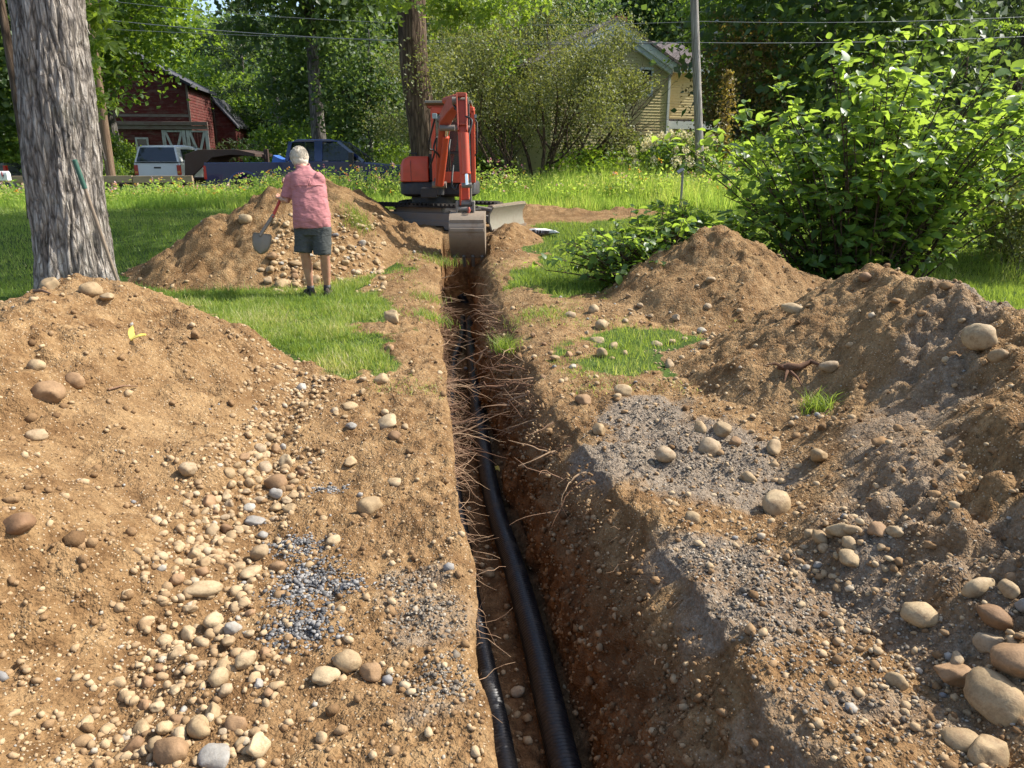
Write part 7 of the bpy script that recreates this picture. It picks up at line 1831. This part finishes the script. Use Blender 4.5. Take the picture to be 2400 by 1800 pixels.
    m = MB(); m.cyl(k0, k1, 0.062, 20); m.cyl(k0 + (k1 - k0) * 0.97, k1 + (k1 - k0) * 0.03, 0.068, 20); put(m, 'bucket_ram', 'orange_paint', smooth=True)
    m = MB(); m.cyl(k1, k2, 0.026, 14); put(m, 'bucket_ram_rod', 'chrome', smooth=True)
    m = MB(); m.cyl(E(962, 972, 12.15), E(1062, 972, 12.15), 0.04, 14); put(m, 'link_pin', 'muddy_steel', smooth=True)
    for xx in (948, 1050):
        m = MB(); m.beam(E(xx, 965, 12.18), E(xx + 4, 1165, 12.22), 0.03, 0.09, up=(0, 1, 0)); put(m, 'link_bar', 'orange_paint' if xx < 1000 else 'muddy_steel', bevel=0.01)
    m = MB(); m.cyl(E(905, 1150, 12.22), E(1075, 1150, 12.22), 0.045, 14); m.cyl(E(905, 1205, 12.15), E(1085, 1205, 12.15), 0.04, 14); put(m, 'bucket_pin', 'muddy_steel', smooth=True)
    m = MB(); m.tube([E(1030, 1190, 12.05), E(1038, 1215, 12.03), E(1028, 1240, 12.03)], 0.02, 8); put(m, 'lifting_eye', 'orange_faded', smooth=True)
    for xx in (920, 1080): m = MB(); m.box(E(xx, 1185, 12.2), (0.035, 0.2, 0.2)); put(m, 'bucket_ear', 'muddy_steel', bevel=0.01)
    # --- bucket
    bk = empty('bucket', (0, 0, 0)); bk.parent = o
    X0, X1 = E(838, 1300, 11.95).x, E(1188, 1300, 11.95).x
    zt = E(0, 1240, 12.1).z; pr = [(12.42, zt + 0.01), (12.1, zt), (11.96, zt - 0.05), (11.86, zt - 0.18), (11.85, zt - 0.33), (11.97, zt - 0.52), (12.2, zt - 0.72)]
    th = 0.028; inn = [(y + th * 1.2, z - th if i < 3 else z + 0.0) for i, (y, z) in enumerate(pr)]
    m = MB(); m.prism([(X0 + 0.012, y, z) for y, z in pr + inn[::-1]], (X1 - X0 - 0.024, 0, 0)); put(m, 'shell', 'bucket_steel', bk, bevel=0.004)
    for xx in (X0, X1 - 0.02):
        m = MB(); m.prism([(xx, y, z) for y, z in pr + [(12.42, zt - 0.5)]], (0.02, 0, 0)); put(m, 'side_plate', 'bucket_steel', bk, bevel=0.004)
    for (i, f) in ((2, 0.5), (3, 0.45)):
        y = pr[i][0] + (pr[i + 1][0] - pr[i][0]) * f; z = pr[i][1] + (pr[i + 1][1] - pr[i][1]) * f
        m = MB(); m.box(((X0 + X1) / 2, y - 0.006, z), (X1 - X0 - 0.03, 0.03, 0.055)); put(m, 'wear_strip', 'bucket_steel', bk, bevel=0.008)
    for k in range(4):
        xx = X0 + 0.06 + k * (X1 - X0 - 0.12) / 3; m = MB(); m.beam((xx, 12.14, zt - 0.67), (xx, 12.32, zt - 0.86), 0.06, 0.05, up=(1, 0, 0)); put(m, 'tooth', 'muddy_steel', bk, bevel=0.008)
    # --- pins, hose clips, lamps and number plate-like stickers
    for (p, rr, w) in ((E(948, 150, 12.85), 0.06, 0.26), (b2, 0.05, 0.26), (E(975, 420, 12.6), 0.045, 0.22), (foot, 0.06, 0.26), (E(1000, 1120, 12.34), 0.05, 0.2)):
        m = MB(); m.cyl(Vector(p) - Vector((w / 2, 0, 0)), Vector(p) + Vector((w / 2, 0, 0)), rr, 16); put(m, 'pivot_pin', 'muddy_steel', smooth=True)
    for f in (0.25, 0.5, 0.75):
        m = MB(); m.box(a2 + (a4 - a2) * f + Vector((0.085, -0.02, 0)), (0.03, 0.1, 0.03)); put(m, 'hose_clip', 'black_plastic')
    for s in (0.075, 0.095):
        m = MB(); m.tube([E(972, 180, 12.7) + Vector((s, 0.05, 0)), a2 + Vector((s + 0.005, 0.0, 0)), a3 + Vector((s, 0, 0)), a4 + Vector((s - 0.01, -0.02, 0.25))], 0.011, 8); put(m, 'hydraulic_line', 'hose', smooth=True)
    m = MB(); m.box(E(700, 300, 13.62), (0.08, 0.07, 0.09)); put(m, 'boom_lamp', 'blue_glass', bevel=0.01)
    # --- hoses
    H = [[E(700, 330, 13.6), E(640, 600, 13.8), E(700, 640, 13.9), E(650, 800, 14.1)], [E(720, 500, 13.75), E(690, 620, 13.6), E(745, 700, 13.7), E(720, 880, 14.0)],
         [E(850, 530, 13.2), E(838, 640, 13.0), E(850, 820, 13.2)], [E(880, 780, 12.7), E(868, 960, 12.5), E(905, 1010, 12.4), E(925, 960, 12.4)], [E(900, 200, 13.0), E(880, 180, 12.9), E(930, 260, 12.75)],
         [E(1000, 300, 12.5), E(1060, 340, 12.4), E(1045, 430, 12.35), E(1025, 500, 12.3)], [E(820, 170, 13.4), E(870, 150, 13.1), E(900, 230, 12.95)]]
    for h in H:
        P = [Vector(p) for p in h]; pts = []
        for i in range(len(P) - 1):
            p0, p1, p2, p3 = P[max(i - 1, 0)], P[i], P[i + 1], P[min(i + 2, len(P) - 1)]
            for t in np.linspace(0, 1, 9)[:-1]: pts.append(0.5 * ((2 * p1) + (p2 - p0) * t + (2 * p0 - 5 * p1 + 4 * p2 - p3) * t * t + (3 * p1 - p0 - 3 * p2 + p3) * t ** 3))
        pts.append(P[-1]); m = MB(); m.tube(pts, 0.017, 8); put(m, 'hose', 'hose', smooth=True)
    tag(o, 'orange mini excavator with its ribbed bucket lowered into the trench end', 'excavator')
excavator()

# ------------------------------------------------------------------ the man with the shovel
def person():
    def Pz(zx, zy, Y=9.2): return at(zx / 4.146 + 560, zy / 4.146 + 320, Y)
    fz = bz(Pz(780, 1500).x, 9.2); org = Vector((Pz(770, 1500, 9.2).x, 9.2, 0.0)); o = empty('person', org)
    def ell(c, rx, ry, tilt=(0, 0, 0), n=20, yaw=0.0):
        M3 = Euler((tilt[0], tilt[1], yaw)).to_matrix()
        return [Vector(c) + M3 @ Vector((rx * math.cos(a), ry * math.sin(a), 0)) for a in np.linspace(0, 2 * math.pi, n, endpoint=False)]
    def put(m, name, mat, voxel=None, smooth_n=4, par=o, disp=None):
        rel(m, org); me_o = m.build(name, M[mat], par, smooth=False); me = me_o.data
        me.polygons.foreach_set('use_smooth', np.full(len(me.polygons), True))
        if voxel:
            md = me_o.modifiers.new('body', 'REMESH'); md.mode = 'VOXEL'; md.voxel_size = voxel; md.use_smooth_shade = True
            sm = me_o.modifiers.new('soft', 'SMOOTH'); sm.factor = 0.5; sm.iterations = smooth_n
        if disp:
            tx = bpy.data.textures.new(name + '_folds', 'CLOUDS'); tx.noise_scale = disp[0]; tx.noise_depth = 2
            dm = me_o.modifiers.new('folds', 'DISPLACE'); dm.texture = tx; dm.strength = disp[1]; dm.mid_level = 0.5; dm.texture_coords = 'LOCAL'
        return me_o
    def limb(m, pts, rad, n=16): m.tube(pts, rad, n)
    yaw = R(22)
    face = Vector((-math.sin(R(38)), math.cos(R(38)), 0))          # the way he looks: away and to the left
    # --- bare body: head, neck, arms, legs as one surface
    m = MB()
    hd = Pz(585, 218, 9.36)
    def ellipsoid(c, r3, rot=None, n=18, k=12):
        rings = []
        for i in range(1, k):
            t = math.pi * i / k
            rings.append([Vector(c) + ((rot or Matrix.Identity(3)) @ Vector((r3[0] * math.sin(t) * math.cos(a), r3[1] * math.sin(t) * math.sin(a), -r3[2] * math.cos(t)))) for a in np.linspace(0, 2 * math.pi, n, endpoint=False)])
        m.loft(rings)
    HR = Matrix.Rotation(R(38), 3, 'Z') @ Matrix.Rotation(R(-18), 3, 'X')
    ellipsoid(hd, (0.077, 0.098, 0.118), HR)                        # skull
    ellipsoid(hd + HR @ Vector((0, 0.045, -0.055)), (0.056, 0.062, 0.066), HR)   # jaw
    ellipsoid(hd + HR @ Vector((0, 0.105, -0.012)), (0.014, 0.022, 0.024), HR, 10, 8)    # nose
    ellipsoid(hd + HR @ Vector((0, 0.092, -0.06)), (0.024, 0.014, 0.012), HR, 10, 8)     # lips
    for s in (-1, 1): ellipsoid(hd + HR @ Vector((s * 0.08, -0.002, -0.012)), (0.012, 0.02, 0.032), HR, 10, 8)   # ears
    for s in (-1, 1): ellipsoid(hd + HR @ Vector((s * 0.03, 0.088, 0.022)), (0.02, 0.012, 0.009), HR, 10, 8)   # brows
    nb = Pz(622, 330, 9.27); limb(m, [nb, nb + (hd - nb) * 0.55, hd], [0.066, 0.058, 0.055])
    # legs
    gL = fz + 0.0
    hipL, kneeL, calfL, ankL = Pz(640, 900, 9.17), Pz(640, 1120, 9.12), Pz(663, 1255, 9.19), Pz(696, 1462, 9.24)
    hipR, kneeR, calfR, ankR = Pz(795, 900, 9.17), Pz(832, 1140, 9.10), Pz(842, 1260, 9.17), Pz(858, 1455, 9.22)
    for h, k, c, a in ((hipL, kneeL, calfL, ankL), (hipR, kneeR, calfR, ankR)):
        limb(m, [h, h + (k - h) * 0.5, k, k + (c - k) * 0.5, c, c + (a - c) * 0.55, a, a - Vector((0, 0, 0.05))], [0.088, 0.08, 0.06, 0.058, 0.062, 0.048, 0.036, 0.04])
    limb(m, [hipL + Vector((0.02, 0, 0.02)), hipR + Vector((-0.02, 0, 0.02))], [0.1, 0.1])
    limb(m, [(hipL + hipR) / 2, (hipL + hipR) / 2 + (nb - (hipL + hipR) / 2) * 0.5, nb], [0.12, 0.13, 0.06])
    shL, shR = Pz(545, 405, 9.28), Pz(755, 410, 9.28)
    elL = Pz(462, 628, 9.22); haL = Pz(408, 600, 9.42)
    elR = Pz(740, 600, 9.54); haR = Pz(500, 470, 9.62)
    for s_, e_, h_ in ((shL, elL, haL), (shR, elR, haR)):
        limb(m, [s_, s_ + (e_ - s_) * 0.5, e_, e_ + (h_ - e_) * 0.35, h_], [0.05, 0.046, 0.041, 0.044, 0.029])
    limb(m, [shL, shR], [0.06, 0.06])
    # hands: palm, four curled fingers, thumb round the handle
    ax_s = (haR - haL).normalized()
    for (h_, e_) in ((haL, elL), (haR, elR)):
        f = (h_ - e_).normalized(); side = ax_s; palm = h_ + f * 0.045
        m.tube([h_, h_ + f * 0.04, h_ + f * 0.085], [(0.028, 0.02), (0.043, 0.018), (0.042, 0.014)], 12)
        up = f.cross(side).normalized()
        for k, L in enumerate((0.062, 0.07, 0.066, 0.052)):
            b_ = h_ + f * 0.08 + side * (0.03 - 0.02 * k); m.tube([b_, b_ + f * L * 0.4 - up * 0.006, b_ + f * L * 0.5 - up * L * 0.4, b_ + f * L * 0.1 - up * L * 0.62], [0.009, 0.009, 0.0085, 0.0075], 8)
        b_ = h_ + f * 0.02 + side * 0.035; m.tube([b_, b_ + side * 0.02 + f * 0.02 - up * 0.012, b_ + side * 0.012 + f * 0.04 - up * 0.034], [0.012, 0.0105, 0.008], 8)
    put(m, 'body', 'skin', 0.0075, 3)
    # --- hair: short, tousled, over the crown and back of the head
    m = MB(); HP = HR
    ellipsoid(hd + HP @ Vector((0, -0.018, 0.022)), (0.096, 0.108, 0.122), HP, 26, 18)
    ellipsoid(hd + HP @ Vector((0, -0.05, -0.045)), (0.082, 0.066, 0.07), HP, 20, 12)
    put(m, 'hair', 'hair', 0.009, 2, disp=(0.05, 0.012))
    rg = np.random.default_rng(3); m = MB()
    for k in range(520):
        d = Vector(unit(rg.normal(size=3) + np.array([0, 0, 0.25]))); q = HP @ Vector((d.x * 0.099, d.y * 0.108 - 0.018, d.z * 0.122 + 0.022))
        if (HP.inverted() @ q).y > 0.075 and (HP.inverted() @ q).z < 0.07: continue
        w = hd + q; nrm = q.normalized(); dn = HP @ Vector((0.15 * rg.normal(), -0.55, -0.8)); t = (dn - nrm * dn.dot(nrm)).normalized()
        m.tube([w, w + t * 0.022 + nrm * 0.002, w + t * 0.046 - nrm * 0.005], [0.0035, 0.003, 0.001], 4, cap=False)
    rel(m, org); lk = m.build('hair_locks', M['hair'], o, fix=False); lk['kind'] = 'stuff'
    # --- shirt
    m = MB()
    S = [(712, 884, 0.222, 0.165, 9.17), (708, 800, 0.222, 0.168, 9.17), (700, 700, 0.214, 0.160, 9.18), (690, 600, 0.204, 0.150, 9.20), (680, 500, 0.200, 0.140, 9.23), (664, 420, 0.195, 0.125, 9.25), (648, 362, 0.172, 0.112, 9.27), (634, 318, 0.095, 0.082, 9.28), (624, 282, 0.074, 0.072, 9.29)]
    rings = []
    for (zx, zy, rx, ry, Y) in S:
        c = Pz(zx, zy, Y); rings.append([c + Matrix.Rotation(yaw * 0.6, 3, 'Z') @ Vector((rx * math.copysign(abs(math.cos(a)) ** 0.8, math.cos(a)), ry * math.copysign(abs(math.sin(a)) ** 0.8, math.sin(a)), 0)) for a in np.linspace(0, 2 * math.pi, 28, endpoint=False)])
    m.loft(rings)
    m.tube([Pz(560, 395, 9.27), Pz(510, 420, 9.27), Pz(480, 520, 9.25), Pz(462, 602, 9.23)], [0.085, 0.086, 0.075, 0.072], 18)
    m.tube([Pz(740, 395, 9.24), Pz(775, 420, 9.24), Pz(790, 500, 9.36), Pz(765, 570, 9.46)], [0.085, 0.082, 0.075, 0.07], 18)
    sh = put(m, 'shirt', 'shirt_pink', 0.012, 3, disp=(0.11, 0.03))
    m = MB(); c = Pz(624, 292, 9.29)
    m.loft([[c + Matrix.Rotation(yaw, 3, 'Z') @ Vector(((0.078 + g) * math.cos(a), (0.072 + g) * math.sin(a), z + 0.02 * math.sin(a))) for a in np.linspace(0, 2 * math.pi, 24, endpoint=False)] for g, z in ((0.008, -0.02), (0.0, 0.03), (-0.008, 0.028), (-0.004, -0.02))]); put(m, 'collar', 'shirt_pink', None, par=o)
    m = MB()   # back yoke seam and the box pleat under it
    ys = []
    for t in np.linspace(-0.85, 0.85, 13):
        base_c = Pz(680, 478, 9.235); a = -math.pi / 2 + t * 1.05; ys.append(base_c + Matrix.Rotation(yaw * 0.6, 3, 'Z') @ Vector((0.205 * math.sin(t * 1.15), -0.146 * math.cos(t * 1.1) - 0.003, 0.012 * (1 - t * t))))
    m.tube(ys, 0.005, 6); put(m, 'yoke_seam', 'shirt_pink', None, par=o)
    for dx in (-0.018, 0.018):
        m = MB(); p = Pz(672, 400, 9.1); c1 = Pz(672 + dx * 400, 405, 9.115); c2 = Pz(690 + dx * 500, 480, 9.085); m.tube([c1, (c1 + c2) / 2, c2], [0.003, 0.007, 0.006], 6); put(m, 'pleat', 'shirt_pink', None, par=o)
    # --- shorts
    m = MB()
    hc = Pz(712, 870, 9.17)
    m.loft([[hc + Vector((0.205 * math.cos(a), 0.152 * math.sin(a), z)) for a in np.linspace(0, 2 * math.pi, 24, endpoint=False)] for z in (0.06, -0.02, -0.1)])
    m.tube([Pz(640, 880, 9.16), Pz(634, 980, 9.15), Pz(628, 1060, 9.14), Pz(624, 1128, 9.13)], [(0.115, 0.13), (0.112, 0.12), (0.104, 0.11), (0.102, 0.105)], 20)
    m.tube([Pz(792, 880, 9.16), Pz(800, 980, 9.15), Pz(808, 1070, 9.13), Pz(812, 1150, 9.12)], [(0.115, 0.13), (0.112, 0.12), (0.104, 0.11), (0.104, 0.108)], 20)
    so = put(m, 'shorts', 'shorts_grey', 0.011, 3, disp=(0.1, 0.022))
    # --- socks and shoes
    for a, toe in ((ankL, Vector((-0.55, 0.83, 0)).normalized()), (ankR, Vector((-0.12, 0.99, 0)).normalized())):
        m = MB(); m.tube([a + Vector((0, 0, 0.02)), a - Vector((0, 0, 0.05))], [0.045, 0.048], 16); put(m, 'sock', 'black_plastic')
        m = MB(); g = bz(a.x, a.y); sd = Vector((-toe.y, toe.x, 0)); rings = []
        for (d, w, h) in ((-0.085, 0.026, 0.05), (-0.07, 0.036, 0.085), (-0.01, 0.043, 0.105), (0.05, 0.045, 0.085), (0.11, 0.05, 0.062), (0.16, 0.046, 0.05), (0.195, 0.028, 0.038)):
            c = Vector((a.x, a.y, g + 0.005)) + toe * d; rings.append([c + sd * (w * math.cos(t)) + Vector((0, 0, max(0, math.sin(t)) * h + 0.0 + (0.012 if math.sin(t) > -0.2 else 0))) for t in np.linspace(0, 2 * math.pi, 16, endpoint=False)])
        m.loft(rings); shoe = put(m, 'shoe', 'shoe')
        m = MB(); m.prism([Vector((a.x, a.y, g - 0.004)) + toe * d + sd * w for d, w in ((-0.088, 0.03), (-0.088, -0.03), (0.02, -0.046), (0.12, -0.054), (0.19, -0.032), (0.205, 0), (0.19, 0.032), (0.12, 0.054), (0.02, 0.046))], (0, 0, 0.024)); rel(m, org); m.build('sole', M['black_plastic'], shoe)
    tag(o, 'man in pink short-sleeved shirt and dark shorts, seen from behind, shovelling', 'person')
    # --- his shovel
    bl = Pz(205, 1000, 9.02); sk = Pz(222, 935, 9.06); s1 = Pz(335, 765, 9.22); g2 = haL; top = haR + (haR - haL).normalized() * 0.08
    so_ = Pz(205, 1140, 9.0); sv = empty('shovel', (so_.x, so_.y, so_.z)); O2 = sv.location
    m = MB(); m.tube([s1 - (g2 - s1).normalized() * 0.04, g2, haR, top], [0.019, 0.018, 0.017, 0.017], 14); rel(m, O2); m.build('shaft', M['shovel_red'], sv, smooth=True)
    m = MB(); m.tube([sk + (sk - s1).normalized() * 0.05, sk, sk + (s1 - sk) * 0.5, s1], [0.012, 0.02, 0.021, 0.023], 14); rel(m, O2); m.build('socket', M['shovel_steel'], sv, smooth=True)
    m = MB(); up = (sk - so_).normalized(); rt = Vector((1, 0.15, 0.28)); rt = (rt - up * rt.dot(up)).normalized(); nn = up.cross(rt).normalized(); L = (sk - so_).length * 1.02
    rows = []
    for t, w in ((0.0, 0.01), (0.06, 0.045), (0.18, 0.08), (0.4, 0.105), (0.7, 0.112), (0.9, 0.112), (0.96, 0.10)):
        rows.append([so_ + up * (L * t) + rt * (w * f) + nn * (0.028 * (f * f) - 0.012 * math.exp(-(f / 0.2) ** 2) * min(1, t * 1.6) + 0.03 * (t - 0.5) ** 2) for f in np.linspace(-1, 1, 11)])
    vs = [p for r_ in rows for p in r_]; n = 11; fs = [(i * n + j, i * n + j + 1, (i + 1) * n + j + 1, (i + 1) * n + j) for i in range(len(rows) - 1) for j in range(n - 1)]
    m.add(vs, fs); rel(m, O2); bo = m.build('blade', M['shovel_steel'], sv, smooth=True); sd_m = bo.modifiers.new('t', 'SOLIDIFY'); sd_m.thickness = 0.004
    m = MB(); m.beam(so_ + up * (L * 0.95) - rt * 0.1 + nn * 0.03, so_ + up * (L * 0.95) - rt * 0.03 + nn * 0.012, 0.02, 0.008); m.beam(so_ + up * (L * 0.95) + rt * 0.1 + nn * 0.03, so_ + up * (L * 0.95) + rt * 0.03 + nn * 0.012, 0.02, 0.008); rel(m, O2); m.build('foot_step', M['shovel_steel'], sv)
    tag(sv, 'round-point shovel with red shaft held by the man', 'shovel')
person()

# ------------------------------------------------------------------ small things
def leaning_tool():
    t = at(174, 374, 8.46); g = at(199, 442, 8.50); b = at(286, 690, 8.72); o = empty('leaning_shovel', b)
    m = MB(); m.tube([t - b, (t - b) * 0.98 + (g - b) * 0.02, g - b], [0.016, 0.026, 0.026], 14); m.build('grip', M['grip_green'], o, smooth=True)
    m = MB(); m.tube([g - b, (g - b) * 0.5, Vector((0, 0, 0)) + (g - b) * 0.1], [0.02, 0.02, 0.018], 14); m.build('shaft', M['handle_wood'], o, smooth=True)
    d = (g - b).normalized(); m = MB(); m.tube([(g - b) * 0.13, (g - b) * 0.05, -d * 0.02, -d * 0.1], [0.022, 0.022, (0.03, 0.012), (0.045, 0.005)], 12); m.build('blade', M['shovel_steel'], o, smooth=True)
    tag(o, 'long wooden tool handle with green grip leaning against the big maple', 'tool')
leaning_tool()
def crumple(name, label, p, size, mat, seed, aspect=(1, 0.6, 0.25), cat='scrap', rz=0.0):
    r = np.random.default_rng(seed); v = stone_shape(IV1, seed, 0.8, 0.22) * np.array(aspect) * size / 2
    o = link(name, np_mesh(name, v, IF1, False), M[mat]); o.location = (p[0], p[1], p[2] + size * aspect[2] * 0.3); o.rotation_euler = (r.normal(0, 0.2), r.normal(0, 0.2), rz); return tag(o, label, cat)
mk_paint('paper_white', (0.75, 0.76, 0.76), 0.6, wear=0.1); mk_paint('yellow_plastic', (0.75, 0.6, 0.12), 0.45, wear=0.2, wcol=(0.5, 0.4, 0.15)); 
def bag():
    p = hit(1272, 552); o = empty('paper_bag', p, R(-22)); r = np.random.default_rng(4)
    v = stone_shape(IV1, 8, 0.9, 0.16) * np.array([0.3, 0.13, 0.075]); link('body', np_mesh('body', v + np.array([0, 0, 0.06]), IF1, False), M['paper_white'], o)
    m = MB()
    for k, (x, w) in enumerate(((-0.13, 0.05), (-0.05, 0.02), (0.0, 0.04), (0.05, 0.02), (0.1, 0.05), (0.15, 0.02))): m.box((x, -0.128, 0.07), (w, 0.02, 0.06), Euler((R(-14), 0, 0)).to_matrix())
    m.build('print', M['black_plastic'], o); tag(o, 'crumpled white bag with black print below the dozer blade', 'bag')
bag()
p = hit(325, 797); 
def peel(name, label, p, L, w, seed, mat):
    r = np.random.default_rng(seed); m = MB(); n = 9; up = []; 
    for i in range(n):
        t = i / (n - 1); up.append(Vector((L * (t - 0.5), 0.25 * L * math.sin(t * 4 + seed), 0.02 + 0.25 * w * math.sin(t * 9))))
    rings = [[q + Vector((0, -w / 2 * s, 0.006)), q + Vector((0, w / 2 * s, 0.012)), q + Vector((0, w / 2 * s, 0.005)), q + Vector((0, -w / 2 * s, 0))] for q, s in zip(up, [0.2, 0.8, 1, 1, 0.9, 1, 0.8, 0.5, 0.15])]
    m.loft(rings); o = m.build(name, M[mat], None); o.location = p; o.rotation_euler = (R(20), 0, R(-25)); return tag(o, label, 'scrap')
peel('plastic_scrap', 'curled yellow plastic scrap on the left soil heap', p + Vector((0, 0, 0.02)), px_size(p, 70), px_size(p, 16), 2, 'yellow_plastic')
q = fl(1150, 1112, -0.8); peel('plastic_scrap', 'pale yellow scrap on the trench floor beside the thick pipe', Vector((q[0], q[1], -0.79)), 0.16, 0.06, 5, 'yellow_plastic')
def big_root():
    p0 = [hit(*c) for c in ((1822, 872), (1845, 882), (1872, 876), (1900, 868), (1925, 872))]; m = MB()
    m.tube([p + Vector((0, 0, 0.03 + 0.02 * (i % 2))) for i, p in enumerate(p0)], [0.012, 0.028, 0.022, 0.016, 0.008], 8)
    a = p0[1] + Vector((0, 0, 0.03))
    for d in ((-0.06, -0.12, -0.05), (0.05, -0.16, -0.08), (-0.14, 0.02, 0.03)): m.tube([a, a + Vector(d) * 0.6 + Vector((0, 0, 0.02)), a + Vector(d)], [0.014, 0.009, 0.003], 6)
    o = m.build('root_piece', M['root_bark'], None, smooth=True, fix=False); at_ = o.data.attributes.new('tint', 'FLOAT', 'POINT'); at_.data.foreach_set('value', np.full(len(o.data.vertices), 0.08, dtype=np.float32))
    tag(o, 'twisted dark root piece lying on the right soil heap', 'root')
big_root()
def stick(px0, py0, px1, py1, rad, label):
    a, b = hit(px0, py0), hit(px1, py1); m = MB(); m.tube([a + Vector((0, 0, 0.015)), (a + b) / 2 + Vector((0, 0, 0.03)), b + Vector((0, 0, 0.02))], [rad, rad * 0.8, rad * 0.4], 6)
    o = m.build('twig', M['root_bark'], None, smooth=True, fix=False); at_ = o.data.attributes.new('tint', 'FLOAT', 'POINT'); at_.data.foreach_set('value', np.full(len(o.data.vertices), 0.4, dtype=np.float32)); tag(o, label, 'twig')
stick(255, 922, 325, 918, 0.006, 'thin dark twig across the left soil heap'); stick(82, 688, 120, 697, 0.012, 'short brown stick on the crest of the left heap'); stick(1195, 470, 1213, 492, 0.03, 'stub of wood sticking from the low ridge behind the blade')
